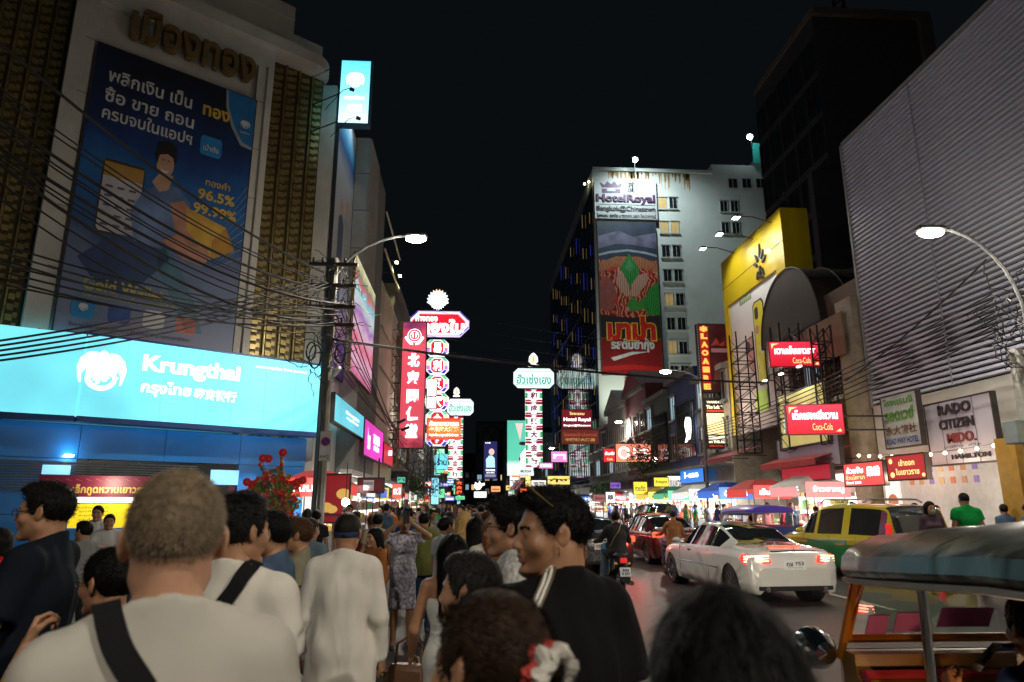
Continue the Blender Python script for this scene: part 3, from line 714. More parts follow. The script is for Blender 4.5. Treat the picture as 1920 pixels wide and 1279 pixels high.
# crest: a winged bird filling a disc
cx, cz, r = -6.62, 5.36, .60
lg = MB(); 
def bird(mb, cx, cz, r, y):
    for s in (-1, 1):
        wing = [(0, .42), (.10*s, .62), (.30*s, .86), (.62*s, .80), (.90*s, .5), (1.0*s, .10), (.93*s, -.35), (.84*s, -.62), (.78*s, -.62), (.80*s, -.2), (.66*s, .02), (.44*s, .10), (.2*s, .0), (0, .05)]
        mb.prism([(cx+p[0]*r, cz+p[1]*r) for p in wing], y, y+.006)
    mb.prism([(cx+p[0]*r, cz+p[1]*r) for p in ((-.12, .5), (-.22, .78), (-.02, .96), (.2, .82), (.06, .6), (.1, .42))], y-.001, y+.006)
    mb.prism([(cx+p[0]*r, cz+p[1]*r) for p in ((-.62, -.02), (-.30, .16), (.30, .14), (.62, 0), (.50, -.30), (.30, -.14), (.22, -.50), (.02, -.40), (-.05, -.60), (-.22, -.62), (-.14, -.42), (-.40, -.38), (-.34, -.16), (-.60, -.22))], y-.002, y+.006)
    ar = circ(cx, cz-.36*r, .64*r, 20, .56*r, .86*math.pi, 2.14*math.pi); ar += circ(cx+.03*r, cz-.32*r, .46*r, 20, .38*r, .86*math.pi, 2.14*math.pi)[::-1]
    for i in range(20): mb.add([(ar[i][0], y, ar[i][1]), (ar[i+1][0], y, ar[i+1][1]), (ar[40-i][0], y, ar[40-i][1]), (ar[41-i][0], y, ar[41-i][1])], [(0, 1, 2, 3)])
    for a0 in (-.35, .05, .4): mb.prism([(cx+a0*r, cz-.5*r), (cx+(a0+.16)*r, cz-.36*r), (cx+(a0+.34)*r, cz-.22*r), (cx+(a0+.18)*r, cz-.46*r)], y-.001, y+.006)
bird(lg, cx, cz, r, -.262); lg.build('crest', E('pure_white', (1, 1, 1), 2.2), S.t)
_p = S.W(-3.5, 5.2, .6); 

# ---------------------------------------------------------------- giant banner of the bank
def grad(name, stops, axis='Z', lo=0, hi=1, emit=0, rough=.6, noise=.0, nscale=2):
    m = bpy.data.materials.new(name); m.use_nodes = True; nt = m.node_tree; b = nt.nodes['Principled BSDF']; L = nt.links.new
    tc = nt.nodes.new('ShaderNodeTexCoord'); sp = nt.nodes.new('ShaderNodeSeparateXYZ'); L(tc.outputs['Object'], sp.inputs[0])
    mr = nt.nodes.new('ShaderNodeMapRange'); mr.inputs[1].default_value = lo; mr.inputs[2].default_value = hi; L(sp.outputs[axis], mr.inputs[0])
    nz = nt.nodes.new('ShaderNodeTexNoise'); nz.inputs['Scale'].default_value = nscale; nz.inputs['Detail'].default_value = 5; L(tc.outputs['Object'], nz.inputs['Vector'])
    ad = nt.nodes.new('ShaderNodeMath'); ad.operation = 'MULTIPLY_ADD'; L(nz.outputs['Fac'], ad.inputs[0]); ad.inputs[1].default_value = noise; L(mr.outputs[0], ad.inputs[2])
    ad2 = nt.nodes.new('ShaderNodeMath'); ad2.operation = 'SUBTRACT'; L(ad.outputs[0], ad2.inputs[0]); ad2.inputs[1].default_value = noise*.5
    cr = nt.nodes.new('ShaderNodeValToRGB'); L(ad2.outputs[0], cr.inputs[0]); e = cr.color_ramp.elements
    e[0].position = stops[0][0]; e[0].color = tuple(stops[0][1])+(1,); e[1].position = stops[-1][0]; e[1].color = tuple(stops[-1][1])+(1,)
    for p, c in stops[1:-1]: q = e.new(p); q.color = tuple(c)+(1,)
    L(cr.outputs[0], b.inputs['Base Color']); b.inputs['Roughness'].default_value = rough
    if emit: L(cr.outputs[0], b.inputs['Emission Color']); b.inputs['Emission Strength'].default_value = emit
    return m
bx0, bx1, bz0, bz1 = -7.85, -3.05, 6.35, 15.45; bw, bh = bx1-bx0, bz1-bz0
bcol = grad('banner_print', [(0, (.22, .23, .32)), (.14, (.15, .20, .34)), (.30, (.10, .14, .26)), (.38, (.02, .08, .24)), (.55, (.015, .12, .36)), (.68, (.008, .04, .18)), (.8, (.008, .02, .08)), (1, (.006, .008, .02))], 'Z', -bh/2, bh/2, noise=.42, nscale=.55)
pc = lambda n, c: M('print_'+n, c, .55, var=.15, scale=2)
U = lambda x, z: ((x-.5)*bw, (z-.5)*bh)         # banner coordinates 0..1
def PL(pts): return [U(*p) for p in pts]
wp = pc('white', (.62, .62, .62)); yp = pc('gold', (.62, .40, .05)); sk = pc('face', (.50, .30, .20)); hk_ = pc('hair', (.015, .012, .012)); sh = M('print_shirt', (.12, .18, .34), .55, var=.7, scale=.8); bl = pc('applogo', (.02, .22, .55))
P = [(PL([(.80, 1), (1, 1), (1, .80), (.93, .81), (.86, .87), (.82, .93)]), pc('crest_blue', (.02, .16, .40)), 1),
     (PL([(.79, 1), (.80, 1), (.82, .93), (.86, .87), (.93, .81), (1, .80), (1, .79), (.92, .795), (.85, .855), (.80, .93)]), pc('silver', (.3, .33, .36)), 2),
     (PL(octo(.66, .80, .715, .79, .012)), bl, 1),
     # phone
     (PL(octo(.12, .36, .34, .60, .015)), pc('phone_edge', (.05, .04, .03)), 1), (PL(octo(.13, .35, .35, .59, .012)), pc('screen', (.50, .48, .52)), 2), (PL([(.13, .54), (.35, .54), (.35, .59), (.13, .59)]), pc('screen_gold', (.45, .25, .05)), 3),
     # man leaning out of the picture with an outstretched arm
     (PL([(.34, .34), (.30, .44), (.36, .52), (.46, .565), (.56, .56), (.64, .52), (.66, .46), (.62, .40), (.50, .33)]), sh, 3),
     (PL([(.40, .56), (.44, .60), (.52, .60), (.50, .545), (.45, .53)]), sk, 4),
     (PL(circ(.465, .635, .052, 18, .048)), sk, 5), (PL([(.40, .66), (.41, .71), (.46, .725), (.52, .71), (.53, .66), (.52, .64), (.505, .665), (.47, .675), (.425, .665), (.415, .63)]), hk_, 6),
     (PL([(.44, .613), (.49, .613), (.478, .602), (.452, .602)]), wp, 6),
     (PL([(.435, .648), (.455, .652), (.455, .647)]), hk_, 6), (PL([(.475, .652), (.497, .648), (.475, .647)]), hk_, 6),
     (PL([(.52, .50), (.60, .52), (.72, .45), (.82, .36), (.76, .30), (.66, .31), (.58, .38)]), M('print_arm', (.42, .20, .13), .55, var=.4, scale=1.2), 5),
     (PL([(.62, .50), (.88, .46), (.95, .38), (.80, .33), (.74, .36), (.64, .42)]), M('print_gold_bar', (.55, .32, .05), .55, var=.45, scale=.7), 6), (PL([(.88, .46), (.95, .38), (.80, .33), (.80, .40)]), pc('gold_bar2', (.45, .22, .03)), 7),
     (PL([(.50, .36), (.64, .31), (.80, .33), (.78, .37), (.66, .36), (.60, .40)]), pc('fingers', (.48, .22, .14)), 8),
     (PL([(.06, .25), (.20, .33), (.36, .38), (.50, .36), (.56, .30), (.42, .20), (.30, .16), (.16, .18)]), pc('trouser', (.03, .06, .16)), 2),
     (PL([(.50, .36), (.60, .30), (.74, .16), (.80, .06), (.70, .06), (.60, .16), (.48, .28)]), pc('leg2', (.06, .16, .24)), 2),
     (PL([(.05, .006), (.86, .006), (.86, .010), (.05, .010)]), pc('rule', (.10, .05, .12)), 1)]
for i, c in enumerate(((.02, .25, .55), (.03, .08, .30), (.55, .55, .58), (.60, .16, .10))):
    x = .07+i*.19; P.append((PL(octo(x, x+.12, .055, .115, .012)), pc('icon%d' % i, c), 2))
for i in range(9):
    y = .12+i*.05; P.append((PL([(.82, .30+i*.02), (1, .36+i*.035), (1, .363+i*.035)]), pc('streak', (.25, .35, .5)), 1))
for i in range(5):
    for j in range(3): P.append((PL(rectp(.15+j*.065, .19+j*.065, .37+i*.033, .378+i*.033)), pc('ui', (.12, .1, .14)), 4))
TX = [('พลิกเงิน เป็น', -.12*bw-.25, .40*bh, .50*bw, .058*bh, wp, .02), ('ทอง', .24*bw, .388*bh, .18*bw, .042*bh, yp, .03), ('ซื้อ ขาย ถอน', -.14*bw-.1, .325*bh, .53*bw, .055*bh, wp, .02),
      ('ครบจบในแอปฯ', -.14*bw-.1, .26*bh, .53*bw, .052*bh, wp, .02), ('เป๋าตัง', .23*bw, .245*bh, .10*bw, .025*bh, wp), ('ทองคำ', .30*bw, .115*bh, .16*bw, .028*bh, yp, .01), ('96.5%', .30*bw, .065*bh, .24*bw, .040*bh, yp, .03), ('99.99%', .30*bw, .008*bh, .28*bw, .040*bh, yp, .03),
      ('Gold Wallet', -.17*bw, -.33*bh, .44*bw, .042*bh, pc('wallet', (.42, .40, .10)), .03), ('ตลาดทองคำออนไลน์บนแอปเป๋าตัง', -.12*bw, -.365*bh, .52*bw, .018*bh, pc('wallet', (.42, .40, .10)), .01),
      ('ซื้อขายได้ใน จันทร์-ศุกร์ เวลา 09.00-02.00 น. นอกเวลาทำการ', -.10*bw, -.468*bh, .66*bw, .018*bh, pc('ink', (.03, .03, .12)), .01), ('กรุงไทย', .44*bw, .35*bh, .07*bw, .012*bh, wp)]
bc = K.W((bx0+bx1)/2, (bz0+bz1)/2, .04)
ban = sign('banner', 'giant dark blue banner of a man holding out a gold bar', 'banner', bc, RZB, bw, bh, .06, bcol, M('banner_edge', (.02, .02, .03), .7), TX, P, fr=.03)
lg = MB(); bird(lg, .44*bw, .385*bh, .16, -.035); bird(lg, -.37*bw, -.41*bh, .12, -.06); lg.build('crest', wp, ban)
mb = MB()
for i in range(6):
    for sx in (-1, 1): mb.tube([(sx*bw/2, -.02, -bh/2+bh*i/5), (sx*(bw/2+.35), 0, -bh/2+bh*i/5+.05)], .008, 4)
mb.build('rope', black, ban)

# ---------------------------------------------------------------- perpendicular bank sign up high and its brackets
a, b = PY(632, 237, 22.7), PY(700, 118, 22.7); w, h = b.x-a.x, b.z-a.z
t = sign('projecting_sign', 'bright cyan and white box sign jutting out high above the corner building', 'sign', ((a.x+b.x)/2, 22.7, (a.z+b.z)/2), 0, w-.12, h-.12, .35, grad('atm_face', [(0, (.65, 1, 1)), (.5, (.25, .85, 1)), (1, (.10, .60, .90))], 'Z', -h/2, h/2, emit=1.5), M('sign_rim', (.02, .10, .22), .4),
         [('กรุงไทย', 0, -.10*h, .62*w, .07*h, E('pure_white', (1, 1, 1), 2.2), .03), ('ATM', 0, -.25*h, .45*w, .10*h, E('pure_white', (1, 1, 1), 2.2), .03), ('EXCHANGE', 0, -.38*h, .7*w, .07*h, E('pure_white', (1, 1, 1), 2.2), .03)])
lg = MB(); bird(lg, 0, .18*h, .33, -.19); lg.build('crest', E('pure_white', (1, 1, 1), 2.2), t)
mb = MB()
for z in (h/2-.1, 0, -h/2+.2): mb.cyl((-w/2, .0, z), (-w/2-1.3, .9, z), .025, n=6)
mb.build('bracket', steel, t)
for i, (px, py) in enumerate(((660, 168), (672, 222))):
    q = PY(px, py, 21.6); tl = thing('floodlight', 'small black floodlight before the high cyan sign, the %s one' % ('upper' if i == 0 else 'lower'), 'floodlight', q, 0)
    m = MB(); m.box((0, 0, 0), (.16, .10, .12), R=Euler((rad(30), 0, rad(30))).to_matrix(), bev=.01); m.build('housing', black, tl)
    m = MB(); m.tube([(0, .02, .1), (-.4, .4, .22), (-1.35, 1.9, .34)], .015, 5); m.build('arm', black, tl)

# side wall of the corner building with a tall banner
sx = -5.35
SB = Fac('side_wall', 'flank wall of the corner building beside the gap, carrying a tall advert', 'building', (sx, 23.9, 0), rad(90))
m = MB(); m.b2(0, 4.0, .0, 4, 0, 17.6); m.build('wall', white_c, SB.t)
w = 3.6; x0 = .15
sign('banner', 'tall pale blue advert of two people, seen edge on between two buildings', 'banner', SB.W(x0+w/2, 12.0, .12), rad(90), w, 10.8, .1, grad('advert_b_lit_top', [(0, (.03, .04, .25)), (.12, (.1, .1, .35)), (.16, (.35, .33, .33)), (.75, (.42, .42, .44)), (.84, (.02, .09, .30)), (.90, (.10, .45, .75)), (1, (.8, .95, 1))], 'Z', -5.4, 5.4, noise=.05), M('banner_edge', (.02, .02, .03), .7),  # print gradient, with the spotlit cyan white top painted into its colour
     [('ไทยวิวัฒน์', 0, -4.7, 2.6, .6, wp)], [(circ(-.4, 1.2, .35, 16), sk, 2), ([(-.9, -2.6), (.1, -2.6), (.1, .6), (-.4, .95), (-.9, .6)], pc('suit', (.06, .07, .12)), 1), (circ(.7, 1.6, .35, 16), sk, 2), ([(.2, -2.6), (1.2, -2.6), (1.2, 1.0), (.7, 1.35), (.2, 1.0)], pc('dress', (.35, .33, .34)), 1)])
lamp('SPOT', SB.W(1.8, 18.4, 1.6), 260, (.75, .92, 1), .1, aim=SB.W(1.8, 15.8, 0), cone=75, blend=.7)

# ---------------------------------------------------------------- tiled tower and buildings further along the left side
def block(name, label, x0, x1, y0, y1, h, mat, group=None, cat='building'):
    t = thing(name, label, cat, ((x0+x1)/2, (y0+y1)/2, 0), 0, group)
    m = MB(); m.b2(-(x1-x0)/2, (x1-x0)/2, -(y1-y0)/2, (y1-y0)/2, 0, h); m.build('wall', mat, t); return t
def win_on(t, mats, x, z, w, h, face, dep=.08, lit=None, sill=True, name='window'):
    """window on a block; face: ('y', y) faces -y or ('x', x, s) on the street side; coordinates local to t"""
    fr, pane = mats
    def B(m, a0, a1, z0, z1, d0, d1):
        if face[0] == 'y': m.b2(a0, a1, face[1]-d1, face[1]-d0, z0, z1)
        else: s = face[2]; m.b2(face[1]+s*d0, face[1]+s*d1, a0, a1, z0, z1)
    m = MB(); e = .06
    B(m, x-w/2, x+w/2, z+h/2-e, z+h/2, .0, dep); B(m, x-w/2, x-w/2+e, z-h/2+e, z+h/2-e, .0, dep); B(m, x+w/2-e, x+w/2, z-h/2+e, z+h/2-e, 0, dep); B(m, x-w/2, x+w/2, z-h/2, z-h/2+e, 0, dep); B(m, x-.025, x+.025, z-h/2+e, z+h/2-e, .01, dep*.8)
    if sill: B(m, x-w/2-.12, x+w/2+.12, z-h/2-.14, z-h/2-.003, 0, .22); B(m, x-w/2-.08, x+w/2+.08, z+h/2+.003, z+h/2+.10, 0, .16)
    o = m.build(name, fr, t)
    m = MB(); B(m, x-w/2+e, x+w/2-e, z-h/2+e, z+h/2-e, .004, .02); m.build('pane', lit or pane, o)
    return o
h2 = PY(645, 258, 28).z
t = block('tiled_tower', 'narrow tower clad in large grey square tiles beside the tall advert', -9.5, -4.62, 28, 33.6, h2, grey_c)
tile = M('stone_tile', (.34, .32, .29), .55, var=.08, scale=1.5, dirt=.25)
for i in range(10):
    for j in range(3):
        z0 = h2-1.75*(i+1); 
        if z0 < 4: continue
        m = MB(); m.b2(2.44-.82*(j+1)+.01, 2.44-.82*j-.01, -2.86, -2.80, z0+.02, z0+1.73); m.build('tile', tile, t)
    if h2-1.75*(i+1) > 4 and i < 5:
        for j in range(2): m = MB(); m.b2(2.44, 2.49, -2.78+j*1.4, -1.4+j*1.4-.02, h2-1.75*(i+1)+.02, h2-1.75*i-.02); m.build('tile', tile, t)
# led screen column
LD = PX(667, 475, -4.5); LE = PX(693, 760, -4.5)
y0, y1, z1 = LD.y, LE.y, LD.z; z0 = 6.6; led = grad('led', [(0, (.7, .15, .35)), (.15, (1, .55, .8)), (.3, (.95, .2, .35)), (.45, (.9, .6, .8)), (.55, (.45, .2, .6)), (.68, (.75, .9, .9)), (.76, (.25, .7, .9)), (.82, (.8, .2, .15)), (.88, (.25, .3, .3)), (.95, (.7, .7, .3)), (1, (.95, .95, .7))], 'Z', -(z1-z0)/2, (z1-z0)/2, emit=.6, noise=.25, nscale=1)
sign('led_screen', 'tall glowing pink and cyan screen on the side of the tiled tower', 'screen', (-4.52, (y0+y1)/2, (z0+z1)/2), rad(90), y1-y0, z1-z0, .12, led, M('sign_rim_gold', (.2, .14, .04), .5, .5))
z3 = PX(702, 478, -4.6).z
t = block('lit_facade', 'cream shop building washed with yellow light behind the tall red sign', -9.5, -4.7, 34.3, 42.0, z3, M('cream_wall', (.62, .56, .36), .6, var=.12, scale=1, dirt=.3))
for i in range(6): m = MB(); m.b2(2.41, 2.5, -3.7, 3.7, 6.5+i*2.1, 6.58+i*2.1); m.build('ledge', white_c, t)
for px, py, nm in ((744, 492, 'upper'), (750, 517, 'lower')):
    q = PY(px, py, 38 if nm == 'upper' else 41); tl = thing('floodlight', 'yellowish lit floodlight above the cream building, the %s one' % nm, 'floodlight', q)
    m = MB(); m.box((0, 0, 0), (.22, .16, .10), bev=.015); m.build('housing', black, tl); m = MB(); m.b2(-.09, .09, -.06, .06, -.065, -.051); m.b2(-.09, .09, -.086, -.081, -.04, .04); m.build('lens', E('lamp_yellow', (1, .95, .55), 14), tl)
    m = MB(); m.tube([(0, 0, .05), (-1.2, 0, .25)], .02, 5); m.build('arm', steel, tl)
    lamp('SPOT', q-Vector((0, 0, .12)), 420, (1, .92, .55), .08, aim=(-4.7, q.y-1, z3*.55), cone=120)
rowL = [(42, 50, 15.5, -4.9, dark_c), (50, 59, 13, -5.0, grey_c), (59, 70, 14.5, -5.2, dark_c), (70, 84, 12, -5.2, grey_c), (84, 100, 15, -5.0, dark_c), (100, 125, 13, -5.0, dark_c), (125, 160, 16, -5.2, grey_c), (160, 200, 20, -4, dark_c)]
nm = ['dark shophouse behind the red Chinese sign', 'grey shophouse beside the gold shop sign', 'dark shophouse under the octagonal gold shop sign', 'grey low shophouse behind the orange sign', 'dark shophouse near the far left market lights', 'long dark shophouse row far down the left side', 'grey block far down the left side of the street', 'dark tall block closing the left side of the street']
warmwin = E('win_warm', (1, .72, .35), .8); coolwin = E('win_cool', (.5, .75, .9), .5); wf = M('window_frame', (.2, .2, .19), .5)
for (y0, y1, h, x, mt), l in zip(rowL, nm):
    t = block('shophouse', l, x-6, x, y0, y1, h, mt, 'shophouses along the left side')
    k = 0; yy = -(y1-y0)/2+1.2
    while yy < (y1-y0)/2-.8:
        z = 5.6
        while z < h-1.6:
            win_on(t, (wf, darkglass), yy, z, 1.3, 1.5, ('x', 3.0, 1), lit=(None, None, coolwin, None, warmwin)[(k*7+int(z)) % 5]); z += 3.1; k += 1
        yy += 2.6
    m = MB(); m.b2(3.0, 3.3, -(y1-y0)/2, (y1-y0)/2, h-.5, h-.2); m.build('ledge', grey_c, t); m = MB(); m.b2(3.0, 4.0, -(y1-y0)/2+.1, (y1-y0)/2-.1, 3.7, 3.85); m.build('canopy_slab', grey_c, t)
# ---------------------------------------------------------------- buildings closing the view
for (px0, px1, py, Y, l) in ((893, 950, 790, 210, 'dark office tower with a round emblem at the end of the street'), (850, 893, 850, 230, 'low dark block left of the emblem tower at the end of the street'), (945, 1040, 800, 190, 'grey block behind the green lit billboard at the end of the street')):
    a = PY(px0, py, Y); b = PY(px1, py, Y); t = block('far_building', l, a.x, b.x, Y, Y+12, a.z, dark_c); W2 = (b.x-a.x)/2
    for i in range(4):
        for j in range(5):
            if a.z-3-4*j > 6: win_on(t, (wf, darkglass), -W2+W2*2*(i+.5)/4, a.z-9-4*j if 'emblem at' in l else a.z-3-4*j, W2*.3, 1.8, ('y', -6), lit=(None, warmwin, None, None, coolwin, None)[(i*3+j*5) % 6], sill=False)
    if 'emblem at' in l:
        m = MB(); m.b2(-W2*.8, W2*.8, -6.2, -6, a.z-8, a.z-.8); m.build('sign_panel', M('panel_grey', (.12, .12, .12), .6), t)
        m = MB(); M4 = Matrix.Translation((0, -6.25, a.z-4.3)) @ Matrix.Rotation(rad(90), 4, 'X'); m.lathe([(2.5, 0), (2.8, 0), (2.8, .1), (2.5, .1), (2.5, 0)], 28, M4)
        for s in (-1, 1): m.prism([(0, a.z-4.3-.2), (s*.3, a.z-4.3), (s*1.6, a.z-2.9), (s*1.2, a.z-2.7)], -6.35, -6.21)
        m.b2(-.2, .2, -6.35, -6.21, a.z-6.3, a.z-4.3); m.build('emblem', M('emblem_grey', (.02, .02, .02), .6), t)

# ================================================================ right side
# corrugated hoarding building
XR = 13.5
t = thing('clad_building', 'building covered in grey lilac horizontal metal slats on the right', 'building', (XR, 14, 0))
m = MB(); m.b2(.12, 8, -22, 8.0, 0, 14.5); m.build('wall', M('void_black', (.012, .012, .014), .9), t)
slat = M('slat_metal', (.66, .68, .80), .45, .25, var=.06, scale=.6, bump=.1, bscale=2, dirt=.12)
me = None
for i in range(58):
    z = 5.02+i*.1655
    if me is None:
        m = MB(); m.add([(.10, -22, 0), (.10, 8, 0), (0, 8, .02), (0, -22, .02), (0, -22, .095), (0, 8, .095), (.10, 8, .115), (.10, -22, .115)], [(0, 1, 2, 3), (3, 2, 5, 4), (4, 5, 6, 7), (0, 3, 4, 7), (1, 6, 5, 2), (0, 7, 6, 1)]); o = m.build('slat', slat, t); me = o.data
    else: o = put(me, 'slat', t)
    o.location = (0, 0, z)
m = MB(); m.b2(-.03, .12, 8.0, 8.12, 4.9, 14.62); m.b2(-.03, .12, -22, 8.0, 14.6, 14.7); m.build('edge_trim', M('trim_grey', (.3, .3, .3), .5), t)
for yj in (4.1, -.4, -6): m = MB(); m.b2(-.012, .0, yj, yj+.05, 5.0, 14.55); m.build('sheet_joint', M('joint_grey', (.32, .32, .38), .5, dirt=.5), t)
m = MB(); m.b2(-.02, .119, -22, 8, 0, 4.95); m.build('shop_wall', M('shop_tiles', (.55, .53, .48), .4, var=.1, scale=2), t)
# beige pier and dark frontage next to it
def PXr(x0, y0, x1, y1, X): a, b = PX(x0, y0, X), PX(x1, y1, X); return min(a.y, b.y), max(a.y, b.y), min(a.z, b.z), max(a.z, b.z)
t = block('old_shophouse', 'beige and brown shophouse with a barrel roof beside the slatted wall', 13.6, 24, 22.2, 27.3, 9.6, M('brown_wall', (.20, .13, .10), .8, var=.2, scale=1, dirt=.5))
m = MB(); m.b2(-5.55, -5.21, -2.5, -1.5, 0, PX(1600, 555, 13.4).z); m.build('pier', M('beige_wall', (.42, .36, .27), .8, dirt=.4), t)
m = MB()
for y, z, w, h in ((-.4, 6.6, 1.3, 2.0), (1.2, 6.6, 1.3, 2.0)): win_on(t, (wf, darkglass), y, z, w, h, ('x', -5.2, -1), lit=coolwin if y > 1 else None)
for k in range(22): q = MB(); q.b2(-5.30, -5.24, -1.4+k*.19, -1.36+k*.19, 4.2, 8.6); q.build('bar', M('rust_bar', (.12, .06, .05), .6, .4), t)
y0, y1, z0, z1 = PXr(1512, 660, 1572, 568, 13.0)
q = MB(); q.b2(-5.75, -5.70, y0-24.75, y1-24.75, 6.9, z1-.3); q.build('blank_panel', M('hardboard', (.26, .15, .09), .7, var=.15, scale=1.5), t)
y0, y1, z0, z1 = PXr(1440, 700, 1510, 600, 13.3)
q = MB()
for i in range(10):
    a0 = math.pi*(.05+.9*i/10); a1 = math.pi*(.05+.9*(i+.8)/10); q.add([(-5.32, 1.2+.5*math.cos(a0), 7.4+.5*math.sin(a0)), (-5.32, 1.2+.5*math.cos(a1), 7.4+.5*math.sin(a1)), (-5.32, 1.2+2.0*math.cos(a1), 7.4+2.0*math.sin(a1)), (-5.32, 1.2+2.0*math.cos(a0), 7.4+2.0*math.sin(a0))], [(0, 3, 2, 1)])
q.build('fanlight', M('pink_plaster', (.36, .22, .20), .8, dirt=.3), t)
# barrel roof
yA, yB = PX(1500, 560, 13.3).y, PX(1422, 560, 13.3).y; yA = 24.4; yc, rr = (yA+yB)/2, (yB-yA)/2; zb = PX(1425, 660, 13.3).z; ztop = PX(1510, 478, 13.3).z
t = thing('barrel_roof', 'dark brown barrel vaulted roof standing above the shophouse', 'roof', (13.3, yc, zb))
hh = ztop-zb; pts = [(rr*math.cos(math.pi*i/24), hh*math.sin(math.pi*i/24)) for i in range(25)]
m = MB(); vs = [(0, a, b) for a, b in pts]+[(9, a, b) for a, b in pts]; m.add(vs, [(i, i+1, 26+i, 25+i) for i in range(24)]); m.add([(0, a, b) for a, b in pts], [tuple(range(25))])
m.build('shell', M('roof_brown', (.035, .025, .02), .7, .0, var=.25, scale=1, dirt=.3), t)
m = MB()
for k in range(8):
    m.tube([(k*1.28-.02 if k == 0 else k*1.28, a*1.01, b*1.01) for a, b in pts], .035, 4)
m.build('rib', M('roof_rib', (.05, .045, .04), .6, .2), t)
m = MB()
for a in (-rr, -rr/2, 0, rr/2, rr):
    m.cyl((.1, a, 0), (.1, a, -2.6), .035, n=5); m.cyl((3, a, 0), (3, a, -2.6), .035, n=5)
for z in (0, -1.2): m.cyl((.1, -rr, z), (.1, rr, z), .03, n=5); m.cyl((0, -rr, z), (3, rr, z), .03, n=5)
m.build('steel_frame', steel, t)
# yellow hoarding
yl = M('yellow_panel', (.62, .46, .01), .4, var=.08, scale=.5, coat=.2)
t = thing('yellow_hoarding', 'big yellow arched hoarding with a floodlit phone advert', 'billboard', (13.6, 31, 0))
Y0, Y1, ZT = 27.4-31, 34.7-31, 14.6
m = MB(); m.b2(.0, .35, Y0, Y1, ZT-2.6, ZT); m.b2(0, .35, Y1-.5, Y1, 5.2, ZT-2.6); m.b2(0, .35, Y0, Y0+.9, 8, ZT-2.6); m.build('frame', yl, t)
m = MB(); m.b2(.36, 1.25, Y0, Y0+.06, 10.5, ZT); m.build('return_panel', yl, t)
m = MB(); m.b2(-.01, 0, Y0, Y1, ZT-1.55, ZT-1.52); m.build('seam', black, t)
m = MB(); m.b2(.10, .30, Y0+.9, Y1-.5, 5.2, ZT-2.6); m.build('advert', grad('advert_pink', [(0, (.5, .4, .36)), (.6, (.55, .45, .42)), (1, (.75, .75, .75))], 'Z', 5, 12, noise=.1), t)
m = MB(); F3 = Matrix.Rotation(rad(-90), 4, 'Z')
def onx(poly, d): 
    q = MB(); q.prism(poly, -.004-d, 0); return q
mm = MB(); ms = [pc('phone_yellow', (.65, .55, .03)), pc('dark', (.03, .03, .03)), pc('lime', (.4, .6, .05)), pc('rose', (.5, .2, .18)), wp, pc('leaf', (.2, .35, .1))]
def pr(poly, k, ly): mm.mat(k); q = MB(); q.prism(poly, -.10-.003*ly, 0); mm.add([(v[1]+.18, -v[0], v[2]) for v in q.v], q.f)
pr(octo(-.3, .9, 7.2, 11.3, .2), 1, 1); pr(octo(-.22, .82, 7.28, 11.22, .18), 0, 2); pr(octo(-.1, .3, 10.4, 11.0, .1), 1, 3); pr(circ(.05, 9.9, .22), 3, 3); pr(circ(.5, 8.9, .25), 4, 3)
pr(octo(-.8, .6, 6.0, 7.0, .1), 2, 3); pr(circ(-.9, 8.9, .35, 16, .9), 3, 1); pr(circ(-1.2, 9.3, .3), 1, 2)
for i in range(6): pr([(-1.8+i*.25, 11.6), (-1.7+i*.25, 12.0), (-1.62+i*.25, 11.6)], 5, 2)
mm.build('print', ms, t)
em = MB()
for k, (u, v, a, l) in enumerate(((1.2, 13.1, 80, .7), (1.0, 13.0, 120, .5), (1.35, 13.0, 50, .5), (.9, 12.8, 150, .45), (1.5, 12.8, 25, .45), (1.2, 12.7, -90, .6), (1.0, 12.5, -120, .4), (1.4, 12.5, -60, .45), (1.2, 12.3, 200, .35), (1.25, 12.2, -30, .35))):
    a = rad(a); em.prism([(u-.07*math.sin(a), v+.07*math.cos(a)), (u+.07*math.sin(a), v-.07*math.cos(a)), (u+l*.6*math.cos(a)+.09*math.sin(a), v+l*.6*math.sin(a)-.09*math.cos(a)), (u+l*math.cos(a), v+l*math.sin(a)), (u+l*.5*math.cos(a)-.05*math.sin(a), v+l*.5*math.sin(a)+.05*math.cos(a))], -.08-.002*k, 0)
q = MB(); q.add([(v[1], -v[0], v[2]) for v in em.v], em.f); q.build('emblem', M('emblem_black', (.03, .025, .02), .5), t)
for i, (px, py) in enumerate(((1318, 467), (1349, 440), (1380, 409))):
    q = PX(px, py, 11.9); q.y = min(q.y, 33.5+i*-.0); tl = thing('floodlight', ('far', 'middle', 'near')[i]+' one of the three white floodlights on arms in front of the yellow hoarding', 'floodlight', q, 0, None)
    m = MB(); m.box((0, 0, .06), (.28, .34, .10), bev=.02); m.build('housing', black, tl); m = MB(); m.b2(-.13, .13, -.16, .16, -.01, .008); m.build('lens', E('lamp_flood', (.85, .95, 1), 22), tl)
    m = MB(); m.tube([(0, 0, .1), (.8, .05, .1), (1.7, .1, -.15)], .025, 5); m.build('arm', steel, tl)
    lamp('SPOT', q-Vector((0, 0, .03)), 420, (1, .97, .85), .12, aim=(13.9, q.y-.6, 11.2), cone=130)
